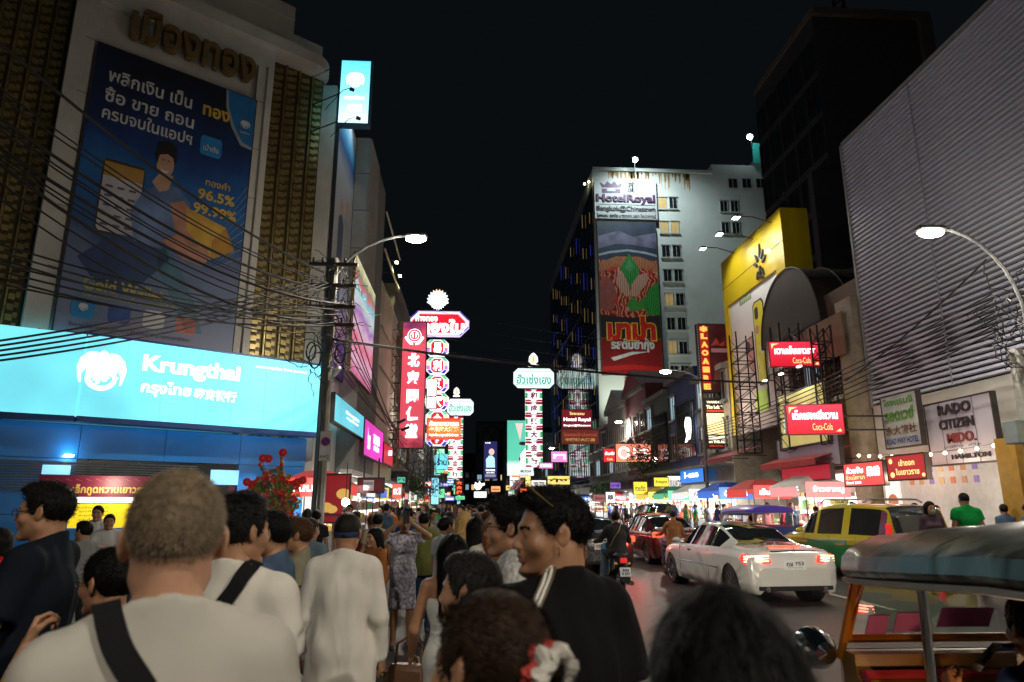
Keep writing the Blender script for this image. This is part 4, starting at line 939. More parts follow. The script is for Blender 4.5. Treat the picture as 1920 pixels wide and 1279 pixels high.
# dark glass tower
t = thing('dark_tower', 'unlit black high rise behind the right hand buildings', 'building', (22, 42, 0))
th = 33.4; m = MB(); m.b2(0, 7.6, -4.6, 4.5, 0, th); m.b2(-1.5, 7.0, -5.2, -4.61, 0, 21.5); m.build('wall', M('tower_dark', (.09, .09, .10), .4, var=.1), t)
m = MB(); m.b2(-.1, 7.9, -4.95, -4.62, th-.5, th); m.b2(7.1, 7.95, -4.95, -4.62, th-8.5, th-.51); m.b2(-.14, 0, -4.6, 4.5, th-.4, th); m.build('parapet', M('tower_trim', (.22, .19, .16), .7), t)
for i in range(9):
    for j in range(5): win_on(t, (M('tower_frame', (.05, .05, .05), .5), darkglass), -3.7+j*1.85, 7+i*2.9, 1.6, 2.5, ('x', 0, -1), dep=.06, sill=False)
m = MB(); m.b2(8.0, 13, -2, 4, 20, 28.3); m.build('annex', M('tower_trim2', (.16, .15, .14), .7), t)
m = MB(); m.tube([(2, -4, th), (2, -4, th+4)], .12, 4); m.tube([(2.7, -4, th), (2.7, -4, th+4)], .12, 4)
for k in range(8): m.tube([(2, -4, th+k*.5), (2.7, -4, th+k*.5+.5)], .05, 4)
m.build('mast', steel, t)
# billboard shaft left of the tower (teal edge) belongs to the hotel
# ---------------------------------------------------------------- hotel
HX0, HY = 16.45, 86
hw = M('hotel_white', (.66, .68, .64), .8, var=.07, scale=.3, bump=.2, bscale=3, dirt=.18)
t = thing('hotel', 'tall white hotel with a giant noodle advert and a mirrored side wall', 'building', (HX0, HY, 0))
zt = PY(1200, 319, HY).z; xe = PY(1335, 330, HY).x-HX0; xe2 = 30
m = MB(); m.b2(0, xe, 0, 50, 0, zt); m.b2(xe, xe2, 0, 40, 0, zt+1.2); m.b2(xe2-4, xe2+2, -1, 10, zt+1.2, zt+5.5); m.build('wall', hw, t)
m = MB(); m.b2(-.0, xe, -.35, 0, zt-.35, zt+.12); m.build('cornice', hw, t)
m = MB(); m.b2(xe2-7, xe2-4.02, -.6, -.2, zt+1.5, zt+4.4)
m.add([(xe2-7.2, -1.2, zt+1.3), (xe2-4.1, -1.2, zt+1.3), (xe2-4.1, -1.2, zt+4.7)], [(0, 1, 2)]); m.build('teal_panel', M('teal', (.03, .35, .30), .5, emit=.12, ecol=(.03, .4, .35)), t)
# a flat stain is fine here; rust streaks: their own stains at the parapet
m = MB(); r2 = random.Random(5)
for k in range(60):
    x = 2.2+r2.random()*11.5; l = .3+r2.random()**2*2.6; w = .05+r2.random()*.16; m.add([(x, -.012, zt-.4-l), (x+w, -.012, zt-.4-l*.8), (x+w*1.4, -.012, zt-.38), (x-w*.4, -.012, zt-.38)], [(0, 1, 2, 3)])
m.build('rust_stain', M('rust', (.42, .26, .10), .9, var=.4, scale=3), t, kind='stuff')
wfr = M('hotel_frame', (.45, .47, .44), .7); wl = E('hotel_lit', (1, .66, .25), .20)
lit = {(0, 0), (1, 1), (4, 0), (6, 0), (1, 0)}
for i in range(9):
    py = 381+i*45.2
    for j in range(2):
        q = PY(1242+i*3.2+j*20, py, HY); win_on(t, (wfr, darkglass), q.x-HX0, q.z, 1.15, 1.75, ('y', 0), lit=wl if (i, j) in lit and j == 0 or (i, j) == (1, 1) else None)
for i, py in enumerate((387, 428)):
    for j in range(2): q = PY(1357+j*20+i*3, py, HY); win_on(t, (wfr, darkglass), q.x-HX0, q.z, 1.1, 1.7, ('y', 0))
for j in range(3): q = PY(1374+j*26, 344, HY); win_on(t, (wfr, darkglass), q.x-HX0, q.z, 1.35, 1.5, ('y', 0), sill=False)
# mirrored side wall with strings of blue and gold light tubes
m = MB(); m.b2(-.06, -.003, .3, 50, 4, zt-2.5); m.build('mirror_wall', M('mirror_glass', (.10, .13, .15), .06, .9, var=.05), t)
for j in range(8):
    for i in range(8):
        m = MB(); y = 1.5+i*6; z = 6+j*4.8+(i % 2)*1.8
        m.cyl((-.30, y, z), (-.30, y, z+1.6+(i*j) % 3*.5), .06, n=6); m.build('light_tube', (E('tube_gold', (.65, .42, .15), .16), E('tube_blue', (.05, .08, .7), .18))[0 if (i+j) % 3 else 1], t)
m = MB()
for j in range(9): m.cyl((-.2, .3, 5+j*4.8), (-.2, 50, 5+j*4.8), .05, n=5)
for i in range(14): m.cyl((-.2, .6+i*3.7, 4), (-.2, .6+i*3.7, zt-3), .05, n=5)
for i in range(10): m.cyl((-.22, 1+i*4.8, 4), (-.22, 1+i*4.8+14, zt-6), .04, n=4)
m.build('scaffold', M('scaf_blue', (.03, .05, .16), .5, .4), t)
def onhotel(px0, py0, px1, py1): a, b = PY(px0, py0, HY-.5), PY(px1, py1, HY-.5); return (a.x+b.x)/2, (a.z+b.z)/2, abs(b.x-a.x), abs(b.z-a.z)
x, z, w, h = onhotel(1114, 335, 1232, 412); 
pu = M('purple_sign', (.07, .012, .07), .5); pk = M('grey_ink', (.035, .02, .035), .5)
sign('hotel_sign', 'purple lettering with a crown on the white board at the top of the hotel', 'sign', (x, HY-.5, z), 0, w, h, .3, M('white_board', (.42, .43, .42), .6, var=.03), M('board_rim', (.5, .5, .5), .6),
     [('HotelRoyal', 0, -.02*h, .95*w, .24*h, pu, .03, .25), ('Bangkok@Chinatown', 0, -.27*h, .95*w, .16*h, pk, .02, .12), ('โรงแรม รอยัล บางกอก แอท ไชน่าทาวน์', 0, -.43*h, .95*w, .09*h, pk, .01, .08), ('京', .08*w, .36*h, .09*w, .13*h, pk, .02, .1), ('华', .08*w, .22*h, .09*w, .13*h, pk, .02, .1)],
     [([(-.22*w-1.4, .13*h), (-.22*w+1.2, .13*h), (-.22*w+1.2, .24*h), (-.22*w+.5, .24*h), (-.22*w+.5, .18*h), (-.22*w-.7, .18*h), (-.22*w-.7, .24*h), (-.22*w-1.4, .24*h)], pu, 2), ([(-.22*w-1.4, .27*h), (-.22*w+1.2, .27*h), (-.22*w+1.5, .4*h), (-.22*w+.8, .34*h), (-.22*w+.4, .43*h), (-.22*w-.1, .36*h), (-.22*w-.6, .43*h), (-.22*w-1.0, .34*h), (-.22*w-1.7, .4*h)], pu, 2), ([(-.9*w/2, -.15*h), (.95*w/2, -.15*h), (.95*w/2, -.165*h), (-.9*w/2, -.165*h)], pk, 2)])
x, z, w, h = onhotel(1120, 416, 1243, 704)
red = pc('deep_red', (.24, .008, .01)); rim = pc('bowl_rim', (.35, .38, .45)); shr = pc('prawn', (.50, .24, .17)); soup = M('print_soup', (.20, .025, .012), .5, var=.85, scale=1.1); herb = pc('herb', (.02, .16, .03)); nood = M('print_noodle', (.32, .16, .05), .5, var=.5, scale=3)
Q = lambda u, v: ((u-.5)*w, (v-.5)*h)
def QP(l): return [Q(*p) for p in l]
PR = [(QP([(0, .22), (1, .22), (1, .74), (0, .74)]), soup, 1), (QP([(0, .78), (.2, .80), (.5, .815), (.8, .80), (1, .78), (1, .765), (.8, .785), (.5, .80), (.2, .785), (0, .765)]), rim, 2),
      (QP([(0, .72), (.3, .765), (.7, .765), (1, .72), (1, .66), (.6, .70), (.4, .70), (0, .66)]), nood, 2),
      (QP([(.36, .69), (.52, .785), (.68, .69), (.66, .62), (.52, .56), (.40, .62)]), herb, 3), (QP([(.44, .69), (.52, .755), (.60, .69), (.52, .66)]), pc('mint', (.08, .30, .12)), 4),
      (QP([(.28, .60), (.33, .68), (.40, .66), (.50, .57), (.52, .50), (.44, .50), (.34, .54)]), shr, 5), (QP([(.50, .50), (.54, .58), (.66, .64), (.80, .66), (.84, .62), (.74, .56), (.62, .50)]), shr, 5),
      (QP([(0, .42), (.0, .60), (.12, .64), (.25, .58), (.30, .48), (.2, .40)]), pc('pink', (.34, .09, .07)), 3), (QP([(.70, .44), (.85, .56), (1, .60), (1, .38), (.8, .38)]), herb, 3), (QP([(.45, .45), (.55, .50), (.65, .46), (.75, .50), (.72, .42), (.5, .40)]), pc('coriander', (.05, .28, .04)), 6),
      (QP([(0, .23), (1, .23), (1, .38), (.5, .36), (0, .38)]), pc('black_band', (.03, .015, .02)), 4), (QP([(0, 0), (1, 0), (1, .225), (0, .225)]), red, 5), (QP([(0, .02), (.5, .035), (1, .02), (1, .05), (.5, .065), (0, .05)]), pc('bright_red', (.45, .015, .012)), 6),
      (QP([(.15, .105), (.5, .145), (.78, .145), (.5, .125), (.2, .085)]), wp, 7)]
def swirl(name, cols, scale, dist, rough=.5):
    m = bpy.data.materials.new(name); m.use_nodes = True; nt = m.node_tree; b = nt.nodes['Principled BSDF']; L = nt.links.new
    tc = nt.nodes.new('ShaderNodeTexCoord'); wv = nt.nodes.new('ShaderNodeTexWave'); wv.inputs['Scale'].default_value = scale; wv.inputs['Distortion'].default_value = dist; wv.inputs['Detail'].default_value = 3; wv.inputs['Detail Scale'].default_value = 1.2
    L(tc.outputs['Object'], wv.inputs['Vector']); cr = nt.nodes.new('ShaderNodeValToRGB'); L(wv.outputs['Fac'], cr.inputs[0]); e = cr.color_ramp.elements
    for k, (p, c) in enumerate(cols):
        q = e[k] if k < 2 else e.new(p); q.position = p; q.color = tuple(c)+(1,)
    L(cr.outputs[0], b.inputs['Base Color']); b.inputs['Roughness'].default_value = rough; return m
SW = swirl('print_noodle_soup', [(0, (.20, .006, .006)), (.95, (.62, .30, .16)), (.35, (.42, .02, .012)), (.6, (.55, .06, .03)), (.8, (.60, .18, .13))], .55, 14)
SN = swirl('print_noodles', [(0, (.35, .03, .015)), (1, (.55, .34, .14)), (.5, (.45, .10, .04))], 1.6, 9)
SP = swirl('print_prawn', [(0, (.50, .16, .10)), (1, (.62, .42, .34)), (.6, (.58, .33, .25))], 1.1, 2.5)
SH = swirl('print_herb', [(0, (.01, .10, .02)), (1, (.06, .42, .06)), (.5, (.02, .24, .04))], 1.3, 6)
PR = [(p[0], {soup: SW, nood: SN, shr: SP, herb: SH}.get(p[1], p[1]), p[2]) for p in PR]
PR.append((QP([(0, .815), (.3, .85), (.6, .845), (1, .82), (1, .93), (.6, .90), (.35, .94), (0, .90)]), grad('print_steam', [(0, (.03, .04, .07)), (.45, (.05, .05, .09)), (.62, (.14, .12, .20)), (1, (.22, .20, .30))], 'Z', -30, 30, noise=1.4, nscale=.45), 1))
for (u0, v0, a, l) in ((.12, .66, .4, .25), (.70, .67, -.5, .22), (.2, .44, .9, .2), (.55, .42, -.2, .2), (.86, .64, 1.2, .14), (.33, .47, -.7, .16), (.08, .55, 1.3, .12)):
    PR.append((QP([(u0, v0), (u0+l*math.cos(a)*.5-.02, v0+l*math.sin(a)*.22+.012), (u0+l*math.cos(a), v0+l*math.sin(a)*.4), (u0+l*math.cos(a)*.5+.01, v0+l*math.sin(a)*.22-.012)]), pc('chili', (.62, .03, .015)), 4))
sign('hotel_billboard', 'giant instant noodle soup advert with prawns on the white hotel', 'billboard', (x, HY-.5, z), 0, w, h, .3, M('print_night', (.03, .04, .07), .5, var=.3, scale=.5), M('bb_rim', (.1, .1, .1), .5),
     [('มาม่า', .01*w, -.205*h, .84*w, .17*h, pc('logo_yellow', (.85, .50, .03)), .085, .0), ('มาม่า', .01*w, -.205*h, .80*w, .155*h, pc('logo_red', (.62, .015, .01)), .05, .03), ('รสต้มยำกุ้ง', .02*w, -.315*h, .72*w, .085*h, wp, .05, .0)], PR)
sign('notice_board', 'small red phone number plate under the noodle advert on the hotel', 'sign', (*PY(1191, 719, HY-.4)[:2], PY(1191, 719, HY-.4).z), 0, 2.7, .75, .1, pc('deep_red2', (.5, .03, .03)), M('bb_rim', (.1, .1, .1), .5), [('081-7701018', 0, 0, 2.2, .4, wp)])
a = PY(1191, 300, HY-2.5)
t = thing('roof_floodlight', 'bright white floodlight on a mast above the hotel sign', 'floodlight', (a.x, a.y, a.z))
m = MB(); m.sph((0, 0, 0), .34, 12, 8); m.build('bulb', E('lamp_hot', (.75, .95, 1), 40), t); m = MB(); m.box((0, .1, .40), (.9, .5, .12), bev=.02); m.build('housing', black, t); m = MB(); m.cyl((0, .4, -2.9), (0, .4, .4), .05, n=6); m.cyl((0, .4, -2.8), (0, 2.6, -2.8), .05, n=6); m.build('mast', steel, t)
lamp('SPOT', (a.x, a.y-3.5, a.z+.5), 9000, (.80, .98, 1), .4, aim=(a.x+2.5, HY, 27), cone=150, blend=.9)
lamp('SPOT', (16.9, HY-6, 10), 5200, (.9, 1, .85), .4, aim=(25, HY, 22), cone=110, blend=.9)
for px, py, l in ((1185, 238, 0), (1406, 257, 1)):
    if l:
        a = PY(px, py, HY-2); t = thing('roof_floodlight', 'white floodlight on the highest roof corner of the hotel', 'floodlight', a); m = MB(); m.sph((0, 0, 0), .38, 10, 6); m.build('bulb', E('lamp_hot', (.75, .95, 1), 40), t); m = MB(); m.cyl((.3, .3, -2), (.3, .3, 1.6), .04, n=5); m.box((0, .1, .42), (.8, .4, .1)); m.build('mast', steel, t)
for px, py, l in ((1096, 345, 'lower'), (1104, 341, 'upper')):
    a = PX(px, py, 15.9); t = thing('wall_lamp', 'small yellow lamp at the roof edge of the hotel side wall, the %s one' % l, 'lamp', a); m = MB(); m.sph((0, 0, 0), .16, 8, 6); m.build('bulb', E('lamp_yellow', (1, .95, .55), 14), t); m = MB(); m.cyl((0, 0, 0), (.6, 0, -.3), .03, n=5); m.build('arm', steel, t)

# ---------------------------------------------------------------- shophouses between the hoarding and the hotel
rowR = [(34.9, 40.2, 9.2, M('cream_old', (.36, .32, .24), .8, dirt=.5), 'cream shophouse behind the vertical red restaurant sign'),
        (40.3, 45.8, 10.0, M('navy_wall', (.02, .04, .18), .5), 'navy blue shophouse with a caged window and a white bird sign'),
        (46, 52, 9.6, M('dark_green_wall', (.07, .09, .08), .8, dirt=.5), 'dark green shophouse next to the navy one'),
        (52, 59, 11, M('maroon_wall', (.17, .05, .06), .8, dirt=.4), 'maroon shophouse with a stepped roof below the hotel'),
        (59, 67, 10.6, grey_c, 'grey shophouse with a pointed gable below the hotel'),
        (67, 78, 9.5, dark_c, 'dark shophouse with a green shop net below the hotel'),
        (140, 160, 14, dark_c, 'dark block beyond the hotel on the right side'), (160, 190, 18, grey_c, 'grey block at the far end of the right side')]
for y0, y1, h, mt, l in rowR:
    xs = 13.6 if y0 < 100 else 16
    t = block('shophouse', l, xs, xs+8, y0, y1, h, mt, 'shophouses along the right side'); hy = (y1-y0)/2
    n = 3; k = int(y0)
    for i in range(n):
        for j in range(2):
            if 'navy' in l and i < 2: continue
            win_on(t, (wf, darkglass), -hy+2*hy*(i+.5)/n, 5.4+j*2.6, 2*hy/n*.62, 1.6, ('x', -4, -1), lit=(None, None, None, coolwin, None, None)[(i*2+j+k) % 6])
    m = MB(); m.b2(-4.35, -4, -hy, hy, h-.4, h-.1); m.build('ledge', grey_c, t); m = MB(); m.b2(-5.3, -4, -hy+.1, hy-.1, 3.7, 3.82); m.build('canopy_slab', grey_c, t)
    m = MB(); 
    if 'maroon' in l or 'grey shophouse' in l:
        m.add([(-4.4, -hy, h-.1), (-4.4, hy, h-.1), (-4.4, 0, h+1.6), (2, -hy, h-.1), (2, hy, h-.1), (2, 0, h+1.6)], [(0, 2, 1), (3, 4, 5), (0, 3, 5, 2), (1, 2, 5, 4)]); m.build('gable', M('gable_'+l[:4], (.30, .28, .27) if 'grey' in l else (.28, .06, .08), .7), t)
    if 'navy' in l:
        m = MB(); m.b2(-4.06, -4.003, -hy+.4, hy-1.6, 4.6, 8.0); m.build('caged_window', darkglass, t)
        for i in range(9): m = MB(); m.b2(-4.25, -4.22, -hy+.4+i*.4, -hy+.43+i*.4, 4.5, 8.1); m.build('bar', steel, t)
        for i in range(6): m = MB(); m.b2(-4.22, -4.19, -hy+.4, hy-1.6, 4.5+i*.7, 4.53+i*.7); m.build('bar', steel, t)
# ================================================================ signs over the street
def at_y(px0, py0, px1, py1, Y): a, b = PY(px0, py0, Y), PY(px1, py1, Y); return ((a.x+b.x)/2, Y, (a.z+b.z)/2), abs(b.x-a.x), abs(b.z-a.z)
def at_x(px0, py0, px1, py1, X): a, b = PX(px0, py0, X), PX(px1, py1, X); return (X, (a.y+b.y)/2, (a.z+b.z)/2), abs(b.y-a.y), abs(b.z-a.z)
rimd = M('sign_rim_dark', (.05, .04, .04), .5, .4); pw = E('pure_white', (1, 1, 1), 2.2); gw = E('glow_gold', (1, .8, .3), 1.3); rd = E('glow_red', (.9, .03, .04), .9)
# tall red medicine shop sign
c, w, h = at_y(748, 840, 800, 606, 40)
z0 = -h/2; red_tall = grad('red_tall', [(0, (.30, .03, .06)), (.10, (.75, .10, .14)), (.5, (.80, .08, .13)), (.85, (.80, .10, .16)), (.93, (.45, .04, .12)), (1, (.16, .02, .10))], 'Z', -h/2, h/2, emit=.85, noise=.35, nscale=1.1)
tx = [(ch, 0, h*(.255-.152*i*1.0), w*.50, h*.105, pw, .04) for i, ch in enumerate('北京同仁堂')]
tx = [(ch, 0, h/2-h*f, w*.50, h*.108, pw, .045) for ch, f in zip('北京同仁堂', (.31, .45, .60, .735, .87))]
pr_ = [(circ(0, h*.39, w*.30, 28), pw, 1), (circ(0, h*.39, w*.275, 28), E('glow_rose', (.8, .1, .15), .8), 2), (circ(0, h*.39, w*.20, 28), pw, 3), (circ(0, h*.39, w*.175, 28), E('glow_rose', (.8, .1, .15), .8), 4)]
for s in (-1, 1): pr_ += [([(s*.05, h*.37), (s*.14, h*.38), (s*.12, h*.395), (s*.2, h*.40), (s*.12, h*.41), (s*.10, h*.418), (s*.06, h*.405)], pw, 5), ([(s*w*.42, h*.37), (s*w*.36, h*.385), (s*w*.18, h*.335), (s*w*.05, h*.328), (s*w*.05, h*.312), (s*w*.22, h*.32)], pw, 5)]
sign('chinese_sign', 'tall narrow red sign with five white Chinese characters hanging over the left pavement', 'sign', c, 0, w, h, .35, red_tall, rimd, tx+[('Tong Ren Tang', 0, h*.325, w*.6, h*.014, E('glow_rose', (.8, .1, .15), .8), .02)], pr_,
     legs=[((-w/2, 0, h/2-.4-k*h*.22), (-w/2-1.0, .2, h/2-.4-k*h*.22)) for k in range(5)])
t = thing('sign_gantry', 'open steel lattice carrying the tall red Chinese sign', 'steel frame', (-4.5, 40.3, 0))
m = MB()
for x in (-.35, .25):
    for y in (0, .8): m.cyl((x, y, 3.8), (x, y, c[2]+h/2+.2), .035, n=5)
z = 3.8; k = 0
while z < c[2]+h/2-.9:
    m.cyl((-.35, 0, z), (.25, 0, z+1), .02, n=4); m.cyl((-.35, 0, z), (.25, 0, z), .025, n=4); m.cyl((.25, 0, z), (.25, .8, z+1), .02, n=4); m.cyl((.25, 0, z), (-.35, 0, z+1), .02, n=4); z += 1.0
m.build('lattice', M('gantry_gold', (.2, .16, .07), .5, .5), t)
for i, (px, py) in enumerate(((750, 790), (757, 804))):
    q = PY(px, py, 39.2); t = thing('floodlight', 'dark floodlight crossing the red Chinese sign, the %s one' % ('upper' if not i else 'lower'), 'floodlight', q)
    m = MB(); m.box((.1, 0, 0), (.5, .3, .14), R=Euler((0, rad(-25), 0)).to_matrix(), bev=.02); m.build('housing', black, t); m = MB(); m.cyl((-.1, 0, 0), (-1.2, .8, -.1), .03, n=5); m.build('arm', steel, t)
# gold shop sign: crest, octagonal header and medallions
Yg = 58; c, w, h = at_y(765, 630, 880, 586, Yg)
gr = [E('n_green', (.15, .75, .4), 1), E('n_yellow', (1, .95, .5), 1.1), E('n_violet', (.75, .25, .9), 1), E('n_blue', (.08, .05, .55), 1), E('n_lilac', (.75, .6, 1), 1.1)]
gs = thing('gold_shop_sign', 'octagonal red gold shop sign with a sunburst crest and medallions below', 'sign', c)
m = MB(); m.prism(octo(-w/2, w/2, -h/2, h/2, h*.36), -.25, .25); m.build('header_box', E('n_lilac', (.75, .6, 1), 1.1), gs)
m = MB(); m.mat(0).prism(octo(-w/2+.10, w/2-.10, -h/2+.12, h/2-.12, h*.34), -.262, -.25); m.mat(1).prism(octo(-w/2+.30, w/2-.30, -h/2+.22, h/2-.22, h*.30), -.272, -.262); m.mat(2).prism(octo(-w/2+.40, w/2-.40, -h/2+.30, h/2-.30, h*.27), -.282, -.272); 
for s in (-1, 1):
    for e in (-1, 1): m.mat(3).prism([(s*(w/2-h*.36), e*(h/2-.02)), (s*(w/2-.02), e*(h/2-h*.36)), (s*(w/2-.10), e*(h/2-h*.38)), (s*(w/2-h*.38), e*(h/2-.10))], -.275, -.25)
m.build('neon_frame', [E('n_white', (1, .95, 1), 1.4), E('n_pink', (1, .35, .45), 1.2), E('n_red', (.9, .02, .04), 1.0), gr[3]], gs)
m = MB(); letter(m, 'ห้างทอง', -.20*w, .22*h, .36*w, .30*h, y=-.285, bold=.03); letter(m, 'ทองใบ', .06*w, -.10*h, .72*w, .56*h, y=-.288, bold=.05); m.build('lettering', pw, gs)
cx0, cw, chh = PY(821, 560, Yg), 0, 0; q0 = PY(821, 564, Yg); rr = 1.0
m = MB(); st = []
for i in range(40):
    a = math.pi*2*i/40; R_ = rr*(1.0 if i % 2 else .80)*(1 if math.sin(a) > -.4 else .78); st.append((q0.x-c[0]+R_*math.cos(a)*.95, q0.z-c[2]+R_*math.sin(a)*1.05))
m.prism(st, -.15, .15); m.build('crest', grad('crest_neon', [(0, (.9, .95, .9)), (.5, (.75, .95, 1)), (.8, (.8, .95, 1)), (1, (1, .6, .25))], 'Z', q0.z-c[2]-1, q0.z-c[2]+1, emit=1.5), gs)
m = MB()
for i in range(7): a = math.pi*i/6; m.prism([(q0.x-c[0]+.5*math.cos(a)-.05, q0.z-c[2]-.05+.35*math.sin(a)), (q0.x-c[0]+.5*math.cos(a)+.05, q0.z-c[2]-.05+.35*math.sin(a)), (q0.x-c[0]+.5*math.cos(a), q0.z-c[2]+.1+.35*math.sin(a))], -.17, -.15)
m.cyl((q0.x-c[0], 0, h/2), (q0.x-c[0], 0, q0.z-c[2]-.8), .12, n=6); m.build('crest_detail', E('n_blue2', (.3, .2, .7), .8), gs)
for i, chx in enumerate(('易', '利', '興', '大', '金', '行')):
    p = PY(820, 653+i*33.5, Yg); x, z = p.x-c[0], p.z-c[2]; ww, hh_ = 1.95, 1.42
    m = MB(); m.prism(octo(x-ww/2, x+ww/2, z-hh_/2, z+hh_/2, .35), -.22, .22); b = m.build('medallion', E('n_white', (1, .95, 1), 1.4), gs)
    m = MB(); m.mat(0).prism(octo(x-.52, x+.52, z-.60, z+.60, .25), -.235, -.22)
    for s in (-1, 1): m.mat(1).prism([(x+s*.30, z+.70), (x+s*.62, z+.70), (x+s*.85, z+.42), (x+s*.62, z+.36)], -.232, -.22); m.mat(2).b2(x+s*.62, x+s*.90, -.232, -.22, z+.02, z+.34); m.mat(3).b2(x+s*.62, x+s*.90, -.232, -.22, z-.34, z-.0); m.mat(4).prism([(x+s*.30, z-.70), (x+s*.62, z-.70), (x+s*.85, z-.40), (x+s*.6, z-.36)], -.232, -.22)
    m.build('neon_band', [E('n_red', (.9, .02, .04), 1.0), gr[0], gr[1], gr[2], gr[3]], b)
    m = MB(); letter(m, chx, x, z, .74, .95, y=-.24, bold=.05); m.build('character', pw, b)
c2, w2, h2_ = at_y(800, 766, 819, 712, 52); sign('poster_sign', 'plain white vertical lit box in front of the gold shop medallions', 'sign', c2, 0, w2, h2_, .2, E('sign_white', (1, 1, 1), 1.5), rimd, [('Gems', 0, h2_*.38, w2*.6, .12, pc('ink', (.03, .03, .12)))])
c2, w2, h2_ = at_y(801, 823, 863, 786, 50)
sign('orange_sign', 'orange and red lit sign with white Thai and yellow Chinese writing below the medallions', 'sign', c2, 0, w2, h2_, .3, grad('orange_face', [(0, (.7, .06, .02)), (.3, (1, .16, .02)), (.7, (1, .22, .03)), (1, (.6, .05, .02))], 'Z', -h2_/2, h2_/2, emit=1.0), E('glow_red', (.9, .03, .04), .9),
     [('ภัตตาคารวาสนา', 0, h2_*.27, w2*.9, h2_*.26, pw, .03), ('泰東海大酒樓', 0, -h2_*.02, w2*.9, h2_*.26, E('n_yellow', (1, .95, .5), 1.1), .04), ('shark fin soup and bird nest', 0, -h2_*.32, w2*.9, h2_*.2, pw, .02)])
# white and green gold shop signs with a flame on top
def hua(Y, px0, px1, py0, py1, pcx, cw_px, pyb, chars, label, crest_py):
    c, w, h = at_y(px0, py1, px1, py0, Y); t = thing('gold_shop_sign', label, 'sign', c)
    m = MB(); m.prism(octo(-w/2, w/2, -h/2, h/2, h*.22), -.3, .3); m.build('header_box', E('mint_box', (.85, 1, .95), 1.25), t)
    m = MB(); letter(m, 'ฮั่วเซ่งเฮง', 0, -.05*h, w*.86, h*.52, y=-.32, bold=.02); m.build('lettering', E('mint_letter', (.05, .55, .38), .8), t)
    m = MB(); m.b2(-w/2+.2, w/2-.2, -.31, -.3, h*.33, h*.36); m.b2(-w/2+.2, w/2-.2, -.31, -.3, -h*.36, -h*.33); m.build('neon_line', E('mint_line', (.3, .85, .65), 1), t)
    q = PY(pcx, crest_py, Y); x, z = q.x-c[0], q.z-c[2]; s = w*.13
    m = MB(); m.prism([(x-.1*s, z-1.25*s), (x-s*1.0, z-1.2*s), (x-s*.9, z-.85*s), (x-.35*s, z-.75*s), (x-.9*s, z-.2*s), (x-.8*s, z+.7*s), (x-.35*s, z+1.3*s), (x, z+1.5*s), (x+.35*s, z+1.3*s), (x+.8*s, z+.7*s), (x+.9*s, z-.2*s), (x+.35*s, z-.75*s), (x+.9*s, z-.85*s), (x+s*1.0, z-1.2*s), (x+.1*s, z-1.25*s)], -.15, .15)
    m.build('crest', E('n_white', (1, .95, 1), 1.4), t); m = MB(); m.prism([(x-.22*s, z-.4*s), (x+.22*s, z-.4*s), (x+.2*s, z+.5*s), (x, z+1.0*s), (x-.2*s, z+.5*s)], -.17, -.15); m.build('flame', E('flame', (1, .6, .1), 1.2), t)
    q1 = PY(pcx, py1+3, Y); q2 = PY(pcx, pyb, Y); n = len(chars); zz1 = q1.z-c[2]; zz2 = q2.z-c[2]; ph = (zz1-zz2)/n; cw = abs(PY(pcx+cw_px, pyb, Y).x-q2.x)
    m = MB(); m.cyl((x, .2, zz2-.6 if zz2 > -40 else zz2), (x, .2, h/2), .15, n=6); m.build('mast', steel, t)
    for i, ch in enumerate(chars):
        zc = zz1-ph*(i+.5); m = MB(); m.b2(x-cw/2, x+cw/2, -.2, .2, zc-ph*.46, zc+ph*.46); b = m.build('character_box', E('n_white', (1, .95, 1), 1.4), t)
        m = MB()
        for s_ in (-1, 1):
            m.mat(0).prism([(x+s_*cw*.5, zc+ph*.46), (x+s_*cw*.5, zc+ph*.30), (x+s_*cw*.16, zc+ph*.30), (x+s_*cw*.08, zc+ph*.40), (x+s_*cw*.2, zc+ph*.46)], -.215, -.2); m.prism([(x+s_*cw*.5, zc-ph*.46), (x+s_*cw*.5, zc-ph*.32), (x+s_*cw*.2, zc-ph*.32), (x+s_*cw*.1, zc-ph*.46)], -.215, -.2)
            m.mat(1).b2(x+s_*cw*.38, x+s_*cw*.5, -.215, -.2, zc-ph*.22, zc+ph*.22); m.mat(2).b2(x+s_*cw*.30, x+s_*cw*.38, -.215, -.2, zc-ph*.22, zc+ph*.22)
        m.build('neon_band', [E('n_crimson', (.5, .02, .05), .8), E('n_green2', (.05, .5, .2), .9), E('n_green3', (.5, .9, .6), 1.1)], b)
        m = MB(); letter(m, ch, x, zc, cw*.42, ph*.52, y=-.22, bold=.04); m.build('character', E('n_wine', (.35, .01, .04), .5), b)
    return t
hua(130, 963, 1038, 692, 727, 1000, 32, 877, '和成興大金行', 'white and green gold shop sign with flame crest and six characters, right of the street', 676)
hua(80, 838, 888, 749, 778, 856, 27, 899, '和成興大金行', 'smaller white and green gold shop sign half hidden behind the orange sign', 736)
c, w, h = at_y(854, 928, 868, 901, 82); sign('neon_sign', 'small vertical orange red neon sign of three characters below the smaller gold shop sign', 'sign', c, 0, w, h, .2, M('neon_back', (.06, .01, .01), .5), rimd, [(ch, 0, h*(.33-.33*i), w*.8, h*.26, E('neon_red', (1, .12, .03), 1.6), .06) for i, ch in enumerate('大金樓')])
